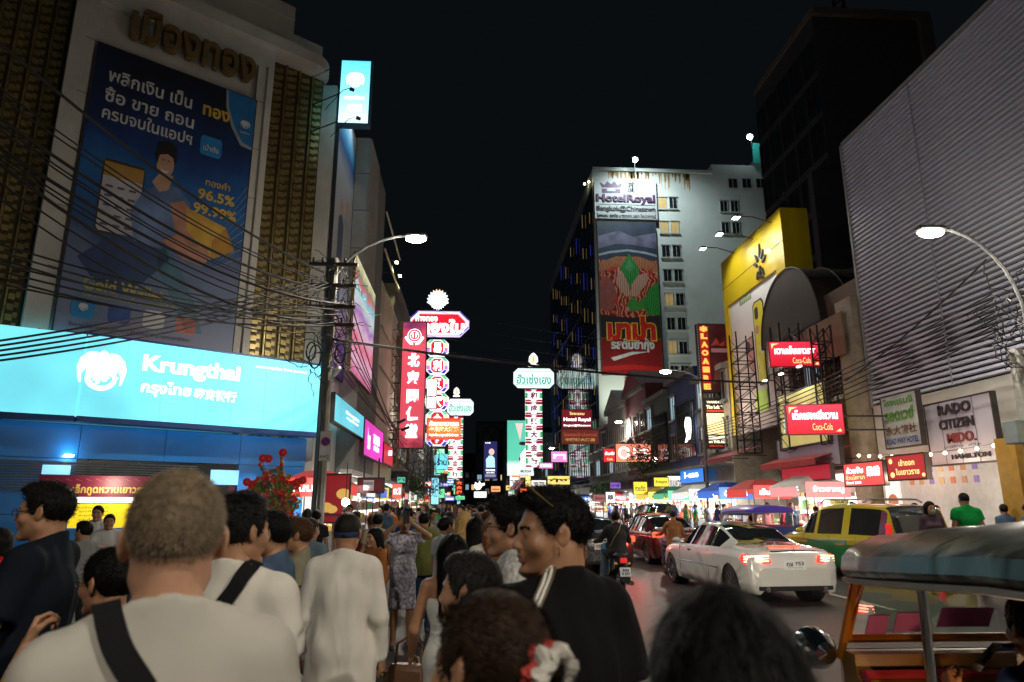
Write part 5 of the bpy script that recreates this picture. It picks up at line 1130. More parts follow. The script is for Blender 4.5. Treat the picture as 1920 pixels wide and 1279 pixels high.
# far signs and screens
USED = {}
def uniq(l, how=(', farther one', ', farthest one', ', hindmost')):
    k = USED.get(l, 0); USED[l] = k+1; return l if k == 0 else l+how[min(k-1, 2)]
def lit(label, px0, py0, px1, py1, Y, face, texts=(), name='lit_sign', cat='sign', prints=(), dep=.25):
    c, w, h = at_y(px0, py1, px1, py0, Y); T_ = [(s, u*w, v*h, a*w, b*h, mt, .03) for s, u, v, a, b, mt in texts]; P_ = [([(x*w, z*h) for x, z in p[0]], p[1], p[2]) for p in prints]
    return sign(name, label, cat, c, 0, w, h, dep, face, rimd, T_, P_, fr=min(.06, w*.04))
ink = M('ink_dark', (.03, .02, .03), .6)
lit('dark blue video screen showing a person in white at the end of the street', 907, 828, 932, 898, 165, E('screen_blue', (.03, .03, .16), .8), [('LIVE', -.2, .46, .4, .03, pw), ('การแสดงสด', 0, -.27, .7, .05, pw), ('ทุกวัน', 0, -.34, .6, .04, pw)], 'video_screen', 'screen',
    [(circ(.08, .22, .22, 14, .09), E('scr_face', (.95, .65, .6), 1), 2), ([(-.32, -.2), (.35, -.2), (.32, .05), (.12, .12), (-.1, .12), (-.35, .02)], E('scr_cyan', (.5, .85, .95), 1.2), 1), ([(-.4, -.45), (.4, -.45), (.4, -.38), (-.4, -.38)], E('scr_grey', (.3, .3, .4), 1), 1)])
lit('green lit billboard with pendant lamps far down the right of the street', 951, 789, 1000, 892, 138, grad('green_bb', [(0, (.85, .95, .95)), (.22, (.8, .95, .9)), (.3, (.12, .62, .42)), (1, (.08, .5, .36))], 'Z', -6, 6, emit=1.0), [('MOON', .2, -.42, .4, .05, ink)], 'billboard', 'billboard',
    [(circ(.1, .08, .16, 14, .035), ink, 1), (circ(.12, -.2, .18, 14, .05), ink, 1), ([(-.2, .45), (-.02, .15), (.0, .15), (.1, .45)], E('scr_face', (.95, .65, .6), 1), 1), ([(0, -.12), (.5, .2), (.5, -.3), (0, -.3)], E('sign_white', (1, 1, 1), 1.5), 1)])
lit('maroon lit hotel sign below the mirrored hotel wall', 1054, 769, 1109, 803, 72, E('maroon_lit', (.22, .01, .02), .8), [('โรงแรม', 0, .3, .5, .16, gw), ('Hotel Royal', 0, -.05, .9, .24, pw), ('Bangkok@Chinatown', 0, -.36, .9, .13, pw)])
lit('wide maroon hotel sign with yellow Thai writing under the other hotel sign', 1053, 806, 1122, 832, 68, E('maroon_lit2', (.16, .02, .01), .7), [('โรงแรมไชน่าทาวน์', 0, .15, .9, .26, E('dull_red', (.5, .1, .06), .7)), ('中國城大酒店', 0, -.22, .8, .22, E('dull_gold', (.7, .4, .1), .7))])
lit('peach coloured lit sign with a round white badge above the right pavement', 1155, 833, 1219, 866, 50, E('peach', (1, .28, .17), 1.2), [('ร้านทองเยาวราช', .22, .2, .46, .18, pw), ('耀華力金行', .22, -.05, .46, .16, pw), ('since 1980', .22, -.28, .46, .12, pw)], prints=[(circ(-.27, 0, .17, 20, .36), pw, 1), (circ(-.27, .0, .12, 16, .26), E('peach2', (1, .6, .5), 1.1), 2)])
lit('small red lit drink sign left of the peach sign', 1132, 842, 1153, 866, 51, rd, [('เย็นตาโฟ', 0, .15, .8, .26, pw), ('Cola', 0, -.3, .5, .18, gw)])
W_ = E('sign_white', (1, 1, 1), 1.5)
far = [('cyan', 817, 852, 840, 880, 66, E('sign_cyan', (.10, .75, .92), 1.15, .5), 'ร้าน'), ('small white', 713, 845, 736, 855, 38, W_, 'EXIT 1'), ('white apple shaped', 889, 922, 912, 933, 120, W_, ''), ('orange and yellow', 921, 912, 938, 922, 110, E('or_far', (1, .4, .15), 1.2), 'อร่อย'), ('white far', 956, 895, 972, 912, 120, W_, 'ทอง'), ('small orange', 960, 893, 975, 900, 125, E('or_far2', (1, .3, .05), 1.3), ''),
       ('yellow food', 1188, 904, 1212, 927, 46, E('ye_far', (1, .8, .05), 1.1), 'ก๋วยเตี๋ยว'), ('yellow sun patterned', 1226, 896, 1252, 912, 42, E('ye_far', (1, .8, .05), 1.1), 'ข้าวหมูแดง'), ('white dessert', 1252, 893, 1282, 922, 43, E('wh_far', (1, .93, .9), 1.2), 'ขนมหวาน'), ('pink seafood', 1196, 945, 1214, 965, 40, E('pk_far', (1, .45, .4), 1.2), 'ซีฟู้ด'), ('violet', 1144, 905, 1163, 916, 60, E('vi_far', (.25, .12, .6), .9), 'บาร์'), ('white crest', 1136, 923, 1152, 942, 48, W_, '囍'),
       ('brown', 1112, 928, 1136, 940, 52, E('br_far', (.35, .08, .08), .8), 'โรงแรม'), ('pale blue', 736, 908, 754, 934, 34, E('rd_far', (1, .15, .1), 1.1), 'KFC ไก่'), ('green menu', 745, 895, 760, 905, 40, E('gn_far', (.1, .6, .4), .9), 'ชา')]
for l, a, b, c_, d, Y, mt, tx_ in far: lit('%s lit shop sign low over the %s side of the street' % (l if 'pale blue' not in l else 'red and white', 'left' if a < 880 else 'right'), a, b, c_, d, Y, mt, [(tx_, 0, 0, .8, .5, ink if mt != E('rd_far', (1, .15, .1), 1.1) else pw)] if tx_ else ())
rf_ = random.Random(8)
fc = [E('far_%d' % i, c, 1.1) for i, c in enumerate(((1, .2, .1), (1, .75, .2), (.3, .8, 1), (1, .95, .9), (.2, .9, .4), (1, .3, .7), (.3, .3, 1), (1, .5, .15)))]
for i in range(46):
    Y = 66+i*2.8; left = i % 2 == 0; x = rf_.uniform(-4.8, -1.6) if left else rf_.uniform(8.5, 12.5); z = rf_.uniform(2.9, 7.5) if i % 3 else rf_.uniform(2.6, 3.6); w = rf_.uniform(.9, 2.2); h = rf_.choice((.5, .8, 1.2, 2.6)); w = w if h < 2 else .8; ft = ('ทอง', '金行', 'โรงแรม', 'เยาวราช', '酒家', 'ร้านยา', '大', 'กุ้ง', '福', 'ชา', '中國', 'ปู', '珠寶')[(i*7) % 13]
    sign('lit_sign', uniq('%s %s lit sign hung %s over the %s side, %s' % ('tall narrow' if h > 2 else ('small', 'square', 'wide', 'low', 'plain', 'slim')[i//8], ('red', 'amber', 'sky blue', 'white', 'green', 'pink', 'indigo', 'orange')[i % 8], 'high' if z > 5.5 else ('midway' if z > 3.8 else 'low'), 'left' if left else 'right', 'beyond the orange sign' if Y < 90 else ('level with the hotel' if Y < 125 else 'near the street end'))), 'sign', (x, Y, z), 0, w, h, .2, fc[i % 8], rimd, [(ft, 0, 0, w*.8, h*.5, ink if i % 8 in (1, 2, 3, 4, 7) else pw, .03)], group='lit signs far down the street')
t = thing('bird_emblem_sign', 'small white glowing leaf shaped emblem sign at the end of the street', 'sign', PY(899, 912, 118)); m = MB(); m.prism([(-.9, 0), (-.5, -.6), (.1, -.5), (.5, .1), (.9, .2), (.8, .6), (.3, .4), (0, .9), (-.2, .4), (-.7, .7)], -.1, .1); m.build('emblem', pw, t)

# signs on the right
c, w, h = at_y(1314, 735, 1379, 611, 36)
ns = sign('restaurant_sign', 'dark vertical sign with red neon letters and food pictures', 'sign', c, 0, w, h, .4, M('food_print', (.05, .01, .012), .4, var=.6, scale=1.2, emit=.3, ecol=(.06, .01, .01)), rimd,
     [(ch, -w*.36, h*.32-h*.125*i, w*.17, h*.085, E('neon_orange', (1, .22, .04), 3), .07) for i, ch in enumerate('LAO^IRE')]+[('✱', -w*.36, h*.43, w*.2, h*.09, E('neon_orange', (1, .22, .04), 3), .05)],
     [(rectp(-w*.47, -w*.25, -h*.47, h*.47), E('neon_back2', (.45, .02, .01), .5), 1), (rectp(-w*.2, w*.45, h*.08, h*.14), E('food_pink', (.35, .15, .15), .4), 2)]+[([(-w*.2+w*.09*i, h*(.18+.1*(i % 2))), (-w*.05+w*.09*i, h*(.30-.06*(i % 3))), (w*.02+w*.07*i, h*(.2+.03*i))], E('food_red', (.30, .03, .02), .5), 2) for i in range(5)]+[([(-w*.2+w*.08*i, h*(-.4+.13*(i % 3))), (-w*.1+w*.09*i, h*(-.05-.06*(i % 2))), (w*.02+w*.08*i, h*(-.3+.05*i))], E('food_brown', (.14, .04, .03), .5), 2) for i in range(5)],
     legs=[((w/2, .1, z), (w/2+1.2, .1, z)) for z in (-h*.4, 0, h*.4)])
m = MB()
for sx_ in (-1, 1):
    for i in range(26): m.sph((sx_*(w/2+.05), -.22, -h/2+h*i/25), .022, 6, 4)
m.build('rim_bulb', E('bulb_dim', (.5, .5, .6), .6), ns)
c, w, h = at_y(1323, 840, 1366, 749, 36)
sign('light_box', 'cream and gold lit shop sign box with black borders under the neon restaurant sign', 'sign', c, 0, w, h, .35, M('box_black', (.02, .018, .015), .5), rimd,
     [('WAREHOUSE', 0, h*.43, w*.8, h*.05, E('cream_lit', (1, .9, .65), 1.2), .06), ('The Lek & Za', 0, h*.33, w*.85, h*.075, E('cream_lit', (1, .9, .65), 1.2), .07), ('IN THE ALLEY', 0, -h*.38, w*.8, h*.055, E('cream_lit', (1, .9, .65), 1.2), .07), ('098-5796-33-7', 0, -h*.465, w*.8, h*.035, E('neon_back3', (.7, .06, .02), .9), .02)],
     [(rectp(-w*.42, w*.42, -h*.23, h*.20), grad('parchment', [(0, (1, .72, .3)), (1, (1, .85, .45))], 'Z', -1, 1, emit=1.1, noise=.8, nscale=9), 1), (rectp(-w*.4, w*.4, h*.23, h*.27), E('neon_back3', (.7, .06, .02), .9), 1), (rectp(-w*.4, w*.4, -h*.33, -h*.26), E('cream_lit', (1, .9, .65), 1.2), 1)], legs=[((w/2, .1, z), (w/2+1.2, .1, z)) for z in (-h*.4, h*.4)])
cocatext = 'Coca-Cola'
for (px0, py0, px1, py1, Y, th, l) in ((1446, 643, 1531, 687, 24, 'หวานเย็นเยาวราช', 'red lit soft drink sign with Thai writing, the upper of the two'), (1481, 761, 1571, 813, 19.5, 'เต็กเฮงหมี่หวาน', 'red lit soft drink sign in front of the gold billboard, the lower of the two')):
    c, w, h = at_y(px0, py1, px1, py0, Y)
    s_ = sign('drink_sign', l, 'sign', c, rad(-6 if Y > 22 else -12), w, h, .22, grad('coke_red', [(0, (.75, .01, .03)), (1, (.95, .04, .09))], 'Z', -h/2, h/2, emit=.85), M('red_rim', (.35, .01, .02), .4), [(th, 0, .16*h, .82*w, .34*h, pw, .04), (cocatext, .12*w, -.27*h, .36*w, .24*h, gw, .0)],
         [([(-.46*w, .44*h), (-.30*w, .44*h), (-.42*w, .36*h), (-.46*w, .2*h)], gw, 1), ([(.46*w, -.44*h), (.36*w, -.44*h), (.44*w, -.34*h)], gw, 1)], fr=.03)
    m = MB(); m.cyl((w/2, .1, .1), (w/2+1.5, .3, .1), .03, n=6); m.cyl((w/2, .1, -.3), (w/2+1.5, .3, -.3), .03, n=6); m.build('bracket', steel, s_)
# slanted street-side boards: (label, px0, py0, px1, py1, X, face, texts)
def wallsign(name, label, px0, py0, px1, py1, X, face, texts=(), prints=(), dep=.15, fr=.04, cat='sign', rim=None):
    c, w, h = at_x(px0, py0, px1, py1, X); T_ = [(s[0], s[1]*w, s[2]*h, s[3]*w, s[4]*h)+tuple(s[5:]) for s in texts]; P_ = [([(x*w, z*h) for x, z in p[0]], p[1], p[2]) for p in prints]
    return sign(name, label, cat, c, rad(-90), w, h, dep, face, rim or rimd, T_, P_, fr=fr)
t = wallsign('gold_billboard', 'gold floodlit billboard with white Thai letters beside the slatted wall', 1462, 745, 1560, 825, 12.4, M('gold_print_glow', (.50, .42, .14), .4, var=.2, scale=.8, emit=.6, ecol=(.6, .5, .16)), [('ภาลือ', -.05, -.02, .75, .5, E('cream_soft', (.8, .95, .9), 1.0), .05), ('大金行', .33, .22, .22, .3, E('gold_soft', (.75, .65, .25), .5), .03)], cat='billboard')  # print and letters glow by themselves, floodlight put into their colour
c, w, h = at_x(1462, 745, 1560, 825, 12.4)
m = MB()
for x in (-.4, 0, .4): m.tube([(x*w, .1, h/2), (x*w, -.3, h/2+.6), (x*w, -.7, h/2+.65)], .025, 5)
m.build('lamp_arm', steel, t); m = MB()
for x in (-.4, 0, .4): m.box((x*w, -.72, h/2+.60), (.24, .12, .06), bev=.01)
m.build('lamp_head', E('lamp_arm_head', (1, 1, .9), 3), t)
for x in (-.35, .15): lamp('SPOT', (12.4-.8, c[1]-x*w, c[2]+h/2+.5), 70, (1, .98, .85), .06, aim=(12.35, c[1]-x*w, c[2]-.2), cone=120)
wallsign('blank_board', 'blank lilac grey board below the gold billboard', 1459, 828, 1580, 870, 12.5, M('lilac_board', (.38, .34, .42), .6, var=.05), cat='board')
wallsign('red_awning_board', 'red glossy strip board under the blank lilac board', 1468, 880, 1562, 897, 12.3, E('red_strip', (.55, .02, .04), .55))
wallsign('noodle_sign', 'bright red sign with white Thai noodle shop lettering above the taxi', 1585, 872, 1663, 908, 11.9, E('red_bright', (.95, .10, .09), .95), [('ก๋วยจั๊บ', -.2, .2, .45, .3, pw, .03), ('อ้วนโภชนา', -.2, -.12, .5, .22, gw, .03), ('鼎香', .28, .1, .34, .45, pw, .04), ('ตั้งแต่ 2500', -.25, -.36, .4, .14, pw, .02)])
wallsign('lane_sign', 'darker red sign with yellow Thai lettering and lantern motifs left of the watch board', 1666, 858, 1742, 896, 11.9, E('red_dark_lit', (.50, .03, .03), .75), [('เข้าซอก', .05, .2, .42, .28, gw, .02), ('ในเยาวราช', .05, -.18, .62, .28, gw, .02)], [(circ(-.40, .3, .05, 10, .12), gw, 1), (circ(-.38, -.3, .06, 10, .12), gw, 1), (circ(.44, -.36, .04, 10, .08), gw, 1)])
lb = M('lilac_print', (.42, .39, .46), .6, var=.05, scale=.5)
wk = M('watch_ink', (.03, .02, .025), .6); wr_ = M('watch_ink_red', (.18, .03, .03), .6)
t = wallsign('watch_board', 'large pale lilac board naming four watch makers', 1737, 762, 1880, 862, 12.6, lb, [('RADO', -.02, .37, .50, .17, wk, .03, .04), ('CITIZEN', -.02, .13, .52, .16, wk, .02, .04), ('MIDO.', .03, -.10, .42, .16, wr_, .02, .04), ('นาฬิกา  สวิส', .02, -.235, .55, .035, wk, .01), ('HAMILTON', .12, -.40, .55, .075, wk, .02, .03)], [([(-.5, -.3), (.5, -.3), (.5, -.302), (-.5, -.302)], wk, 1)])
c, w, h = at_x(1737, 762, 1880, 862, 12.6)
m = MB()
for i in (1, 2, 3): m.b2(-w/2+w*i/4-.008, -w/2+w*i/4+.008, -.078, -.07, -h/2, h/2)
m.build('seam', M('seam_grey', (.15, .14, .17), .6), t)
gn = M('green_ink', (.10, .28, .03), .5); wallsign('hotel_name_sign', 'dirty white hotel sign in green Thai, brown Chinese and blue English letters', 1655, 748, 1733, 832, 12.3, M('dirty_white', (.50, .52, .48), .6, var=.2, scale=2, dirt=.4), [('โรงแรมจี', 0, .38, .85, .15, gn, .03), ('รอดเวย์', 0, .12, .85, .24, gn, .05), ('永大旅社', 0, -.18, .88, .18, M('brown_ink', (.16, .07, .04), .6), .03), ('ROAD WAY HOTEL', 0, -.39, .92, .12, M('blue_ink', (.03, .06, .25), .6), .04)])
wallsign('blue_shop_sign', 'bright blue lit shop sign with white lettering low on the navy shophouse', 1277, 878, 1322, 903, 13.0, E('blue_lit', (.02, .22, .85), 1.0), [('1-one', 0, 0, .6, .4, pw, .04)])
p = PX(1296, 805, 13.4); t = thing('bird_sign', 'glowing white bird shaped sign on the caged window of the navy shophouse', 'sign', (13.2, p.y, p.z), rad(-90))
m = MB(); m.prism([(-.55, -.75), (-.15, -.35), (-.45, .2), (-.35, .55), (-.1, .75), (.0, .5), (.3, .7), (.5, .5), (.45, -.1), (.2, -.6), (-.2, -.62)], -.06, .06); m.build('emblem', pw, t)

# left side fascia boxes beyond the pole
def wallL(name, label, px0, py0, px1, py1, X, face, texts=(), dep=.2, prints=()):
    c, w, h = at_x(px0, py0, px1, py1, X); return sign(name, label, 'sign', c, rad(90), w, h, dep, face, rimd, [(s[0], s[1]*w, s[2]*h, s[3]*w, s[4]*h, s[5], .03) for s in texts], [([(x*w, z*h) for x, z in p[0]], p[1], p[2]) for p in prints])
sb = E('soft_cyan', (.12, .62, .78), .95, .4)
wallL('bank_side_sign', 'cyan lit fascia box running down the side street wall past the utility pole', 624, 738, 677, 822, -4.55, sb, [('Krungthai', .05, .1, .45, .16, pw), ('กรุงไทย', .05, -.1, .4, .14, pw)])
wallL('magenta_sign', 'glowing magenta fascia sign next to the cyan one on the left', 681, 785, 713, 868, -4.5, E('magenta', (.85, .03, .55), 1.0, .6), [('ร้านทอง', -.3, 0, .12, .6, pw), ('ออมทอง', .1, .1, .34, .3, pw), ('ขายฝาก', .1, -.15, .3, .2, pw)])
wallL('red_fascia_sign', 'small crimson fascia sign beyond the magenta one', 717, 830, 733, 875, -4.5, E('crimson_lit', (.7, .01, .04), .8))

# ================================================================ street lamps, poles and cables
def street_lamp(pole, head, label, power, hz=None, col=(1, .92, .78)):
    t = thing('street_lamp', label, 'street lamp', (pole[0], pole[1], .13)); hx, hy_, z = head[0]-pole[0], head[1]-pole[1], head[2]-.13; zp = hz-.13
    m = MB(); m.cyl((0, 0, 0), (0, 0, zp), .10, .07, n=10); m.build('pole', M('galvanised', (.13, .13, .13), .6, .3), t)
    m = MB(); pts = [(0, 0, zp)]
    for i in range(1, 9): f = i/8; pts.append((hx*(1-math.cos(f*math.pi/2)) * .95, hy_*(1-math.cos(f*math.pi/2))*.95, zp+(z+.10-zp)*math.sin(f*math.pi/2)))
    m.tube(pts, .04, 6); m.build('arm', M('galvanised', (.13, .13, .13), .6, .3), t)
    m = MB(); d = Vector((hx, hy_, 0)).normalized(); a = math.atan2(d.y, d.x); m.box((hx, hy_, z+.07), (.62, .26, .10), rz=a, bev=.03); hd = m.build('lamp_head', M('lamp_housing', (.15, .15, .15), .5, .4), t)
    m = MB(); m.sph((hx, hy_, z-.02), (.29, .16, .10), 14, 8); m.build('lens', E('lamp_street', (1, .93, .72), 60), hd)
    lamp('SPOT', (head[0], head[1], head[2]-.08), power*1.45, col, .15, aim=(head[0], head[1]-.01, 0), cone=165, blend=.4); lamp('POINT', (head[0], head[1], head[2]-.16), power*.20, col, .15)
    return t
LL = PY(780, 447, 18)
street_lamp((-3.95, 18.3), LL, 'street lamp with the brightest white glare, bracketed from the left utility pole', 2600, hz=PY(612, 555, 18).z)
LR = PY(1745, 435, 13.3)
street_lamp((11.75, 13.3), LR, 'street lamp on a curved arm in front of the slatted wall', 1500, hz=PY(1915, 600, 13.3).z)
street_lamp((-3.95, -5.5), (-1.6, -5.5, 8.6), 'street lamp on the left kerb behind the photographer', 2300, hz=8.2)
street_lamp((11.75, -3.5), (9.0, -3.5, 8.0), 'street lamp on the right kerb behind the photographer', 3600, hz=7.4)
q = PY(1160, 791, 58); street_lamp((q.x+1.2, 58), q, 'distant street lamp in front of the green shop net on the right', 1500, hz=q.z-1.2)
for y in (45, 75, 105): street_lamp((-3.95, y), (-2.0, y, 8.6), 'street lamp on the left kerb, %s' % {45: 'behind the red Chinese sign', 75: 'beyond the gold shop sign', 105: 'the farthest one'}[y], 1300, hz=8.0)
for y in (34, 84, 112): street_lamp((11.8, y), (10.0, y, 8.4), 'street lamp on the right kerb, %s' % {34: 'beside the neon restaurant sign', 84: 'before the mirrored hotel wall', 112: 'the farthest one'}[y], 1300, hz=7.8)
# left utility pole
t = thing('utility_pole', 'weathered concrete utility pole thick with tangled cables at the left kerb', 'utility pole', (-3.78, 18, .13))
m = MB(); m.cyl((0, 0, 0), (0, 0, 8.2), .15, .11, n=10); m.build('pole', M('pole_concrete', (.16, .15, .13), .85, var=.3, scale=3, bump=.5, dirt=.6), t)
m = MB()
for z in (6.3, 6.8, 7.4, 8.0): m.box((0, -.1, z), (1.3, .09, .09)); 
for z in (6.35, 6.85, 7.45, 8.05):
    for x in (-.55, -.3, .3, .55): m.cyl((x, -.1, z), (x, -.1, z+.14), .03, n=6)
m.build('crossarm', M('rust_steel', (.10, .07, .05), .7, .4), t)
m = MB(); rr_ = random.Random(11)
for k in range(70):       # tangle of spare cable
    c0 = Vector((rr_.uniform(-.55, .65), rr_.uniform(-.35, .2), rr_.uniform(5.0, 7.9))); pts = [c0]; v = Vector((rr_.uniform(-1, 1), rr_.uniform(-.4, .4), rr_.uniform(-1, 1))).normalized()
    for i in range(7): v = (v+Vector((rr_.uniform(-.9, .9), rr_.uniform(-.4, .4), rr_.uniform(-.9, .9)))).normalized(); c0 = c0+v*.13; pts.append(c0)
    m.tube(pts, .011, 4)
m.build('cable_tangle', M('cable_black', (.015, .015, .015), .5), t, kind='stuff')
m = MB()
for x, y, z, r_ in ((-.42, -.2, 5.55, .20), (-.30, -.22, 5.40, .26), (.34, -.2, 5.5, .22)):
    m.tube([(x+r_*math.cos(a*.35)*.6, y, z+r_*math.sin(a*.35)*1.2) for a in range(19)], .022, 5)
m.build('cable_coil', M('cable_black', (.015, .015, .015), .5), t)
m = MB(); m.box((.28, -.25, 5.0), (.11, .40, .11), R=Euler((rad(-25), 0, rad(35))).to_matrix(), bev=.02); m.cyl((0, -.1, 5.15), (.28, -.2, 5.08), .02, n=5); m.build('camera_box', M('cctv_white', (.6, .6, .58), .4), t)
m = MB(); m.cyl((-.04, -.2, 0), (-.04, -.2, 4.0), .03, n=6); m.build('conduit', steel, t)
c, w, h = at_y(598, 864, 622, 809, 17.6)
s_ = sign('no_parking_sign', 'white plate with a blue and red no parking disc on the left utility pole', 'sign', c, 0, w, h, .03, M('plate_white', (.6, .6, .62), .4), M('plate_rim', (.3, .3, .3), .4), [('08.00-20.00', -.04, -h*.36, w*.55, h*.07, ink), ('↕', w*.3, -h*.36, w*.16, h*.18, ink)],
     [(circ(0, h*.15, w*.42, 28), M('print_signred', (.55, .02, .04), .4), 1), (circ(0, h*.15, w*.34, 28), M('print_signblue', (.02, .05, .35), .4), 2), ([(-w*.26, h*.15+w*.20), (-w*.20, h*.15+w*.26), (w*.26, h*.15-w*.20), (w*.20, h*.15-w*.26)], M('print_signred', (.55, .02, .04), .4), 3)], fr=.008)
# right utility pole with a switch box
t = thing('utility_pole', 'pale concrete utility pole with a grey switch box at the right edge', 'utility pole', (12.15, 14.2, .13))
m = MB(); m.cyl((0, 0, 0), (0, 0, 5.0), .17, .14, n=10); m.build('pole', M('pole_pale', (.34, .33, .30), .85, dirt=.5, bump=.4), t)
m = MB(); m.box((-.25, -.1, 3.15), (.55, .4, .5), bev=.02); b = m.build('switch_box', M('box_grey', (.25, .30, .30), .5, .3), t); m = MB(); m.b2(-.2, -.02, -.33, -.301, 3.0, 3.3); m.build('door', black, b)
m = MB()
for k in range(40):
    c0 = Vector((rr_.uniform(-.5, .3), rr_.uniform(-.4, .1), rr_.uniform(4.6, 6.4))); pts = [c0]; v = Vector((rr_.uniform(-1, 1), 0, rr_.uniform(-1, 1))).normalized()
    for i in range(7): v = (v+Vector((rr_.uniform(-.9, .9), rr_.uniform(-.4, .4), rr_.uniform(-.9, .9)))).normalized(); c0 = c0+v*.12; pts.append(c0)
    m.tube(pts, .012, 4)
m.build('cable_tangle', M('cable_black', (.015, .015, .015), .5), t, kind='stuff')
for y in (44, 70): 
    t = thing('utility_pole', 'concrete utility pole on the left kerb, %s' % ('just past the red Chinese sign' if y == 44 else 'under the orange sign'), 'utility pole', (-3.9, y, .13)); m = MB(); m.cyl((0, 0, 0), (0, 0, 8.6), .15, .1, n=8); m.build('pole', M('pole_concrete', (.16, .15, .13), .85), t)
    m = MB()
    for k in range(60):
        c0 = Vector((rr_.uniform(-.8, 1.6), rr_.uniform(-.5, .5), rr_.uniform(3.2, 6.2))); pts = [c0]; v = Vector((rr_.uniform(-1, 1), 0, rr_.uniform(-1, 1))).normalized()
        for i in range(6): v = (v+Vector((rr_.uniform(-.9, .9), 0, rr_.uniform(-.9, .9)))).normalized(); c0 = c0+v*.28; pts.append(c0)
        m.tube(pts, .02, 3)
    m.build('cable_tangle', M('cable_grey', (.04, .04, .04), .6), t, kind='stuff')
ORD = 'first second third fourth fifth sixth seventh eighth ninth tenth eleventh twelfth'.split()
cab = M('cable_black', (.015, .015, .015), .5)
def cable(p0, p1, sag, r, label, grp): m = MB(); m.tube([Vector(q)-Vector(p0) for q in curve3(p0, p1, sag, 14)], r, 4); o = m.build('cable', cab, label=label, cat='cable', group=grp, loc=tuple(p0)); return o
PT = Vector((-3.78, 17.9, 0))
r3 = random.Random(4)
Lh = [(-60, 30), (-60, 120), (-60, 136), (-60, 178), (-60, 190), (-60, 200), (-60, 238), (-60, 250), (-60, 256), (-60, 262), (-60, 300), (-60, 330)]
for i, (px, py) in enumerate(Lh):
    a = PX(px, py, -6.8+.05*i); b = PT+Vector((r3.uniform(-.5, .5), 0, 7.9-i*.15)); cable(a, b, .35+.03*i, .016 if i % 3 else .032, 'black cable slanting across the dark banner, %s from the top at the left edge' % ORD[i], 'cables slanting across the banner')
for i in range(7):
    a = PX(-60, 440+i*13, -6.6); b = PT+Vector((r3.uniform(-.5, .3), 0, 6.9-i*.08)); cable(a, b, .25+.05*(i % 3), .016, 'black cable low over the bottom of the dark banner, %s from the top' % ORD[i], 'cables low over the banner')
for i in range(5):
    a = PX(-60, 648+i*9, -6.2); b = PT+Vector((-.4+.1*i, 0, 7.75-i*.05)); cable(a, b, .12+.03*i, .016, 'black cable sagging over the top edge of the cyan bank sign, %s from the top' % ORD[i], 'cables over the bank sign')
for i in range(8):
    z = 6.0+.2*i; cable(PT+Vector((.1*i-.3, 0, z)), (-3.9+r3.uniform(-.4, .4), 44, 6.2-.2*i), .5+.15*(i % 3), .02, 'black cable strung along the left kerb between utility poles, %s from the bottom' % ORD[i], 'cables along the left kerb')
for i in range(2): cable(PT+Vector((.1, 0, 6.05-.04*i)), (11.7, 26, 6.45-.04*i), .22, .02, 'taut black cable crossing high over the street, the %s' % ('upper' if i == 0 else 'lower'), 'cables across the street')
cable((-3.9, 70, 4.4), (11.7, 62, 4.1), .3, .03, 'thin cable crossing the street far away', 'cables across the street')
for i in range(7): cable((11.5, 13.8, 6.3-.14*i), (12.6-.1*i, 36+i*.3, 5.8-.12*i), .25+.05*i, .02, 'black cable strung over the right hand shop signs, %s from the top' % ORD[i], 'cables along the right side')
cable((11.5, 13.8, 7.1), (12.9, 22.5, 5.9), .15, .03, 'thick black cable in front of the slatted wall', None)
for i in range(4): q = PY(770, 545+i*27, 55); cable((q.x-6, 55, q.z), (14.5, 62, q.z-2.5+i*.3), .4, .015, 'faint thin wire across the dark sky above the gold shop sign, %s from the top' % ORD[i], 'wires across the sky')
# steel lattices on the right
for l, x, y, z0, z1, w in (('by the neon restaurant sign', 13.1, 30.2, 4, 9.6, .8), ('behind the upper red drink sign', 13.0, 25.6, 3.8, 8.8, .8), ('beside the beige pier', 12.8, 22.9, 3.8, 8.0, .5)):
    t = thing('steel_lattice', 'black steel lattice tower %s' % l, 'steel frame', (x, y, 0)); m = MB()
    for a in (0, 1):
        for b in (0, 1): m.cyl((a*w-w, b*w, z0), (a*w-w, b*w, z1), .035, n=5)
    z = z0
    while z < z1-.3:
        for b in (0, 1): m.cyl((-w, b*w, z), (0, b*w, z+.6), .018, n=4); m.cyl((-w, b*w, z), (0, b*w, z), .025, n=4)
        for a in (0, 1): m.cyl((a*w-w, 0, z), (a*w-w, w, z+.6), .018, n=4); m.cyl((a*w-w, 0, z), (a*w-w, w, z), .025, n=4)
        z += .6
    m.build('lattice', M('lattice_black', (.03, .03, .03), .5, .5), t)

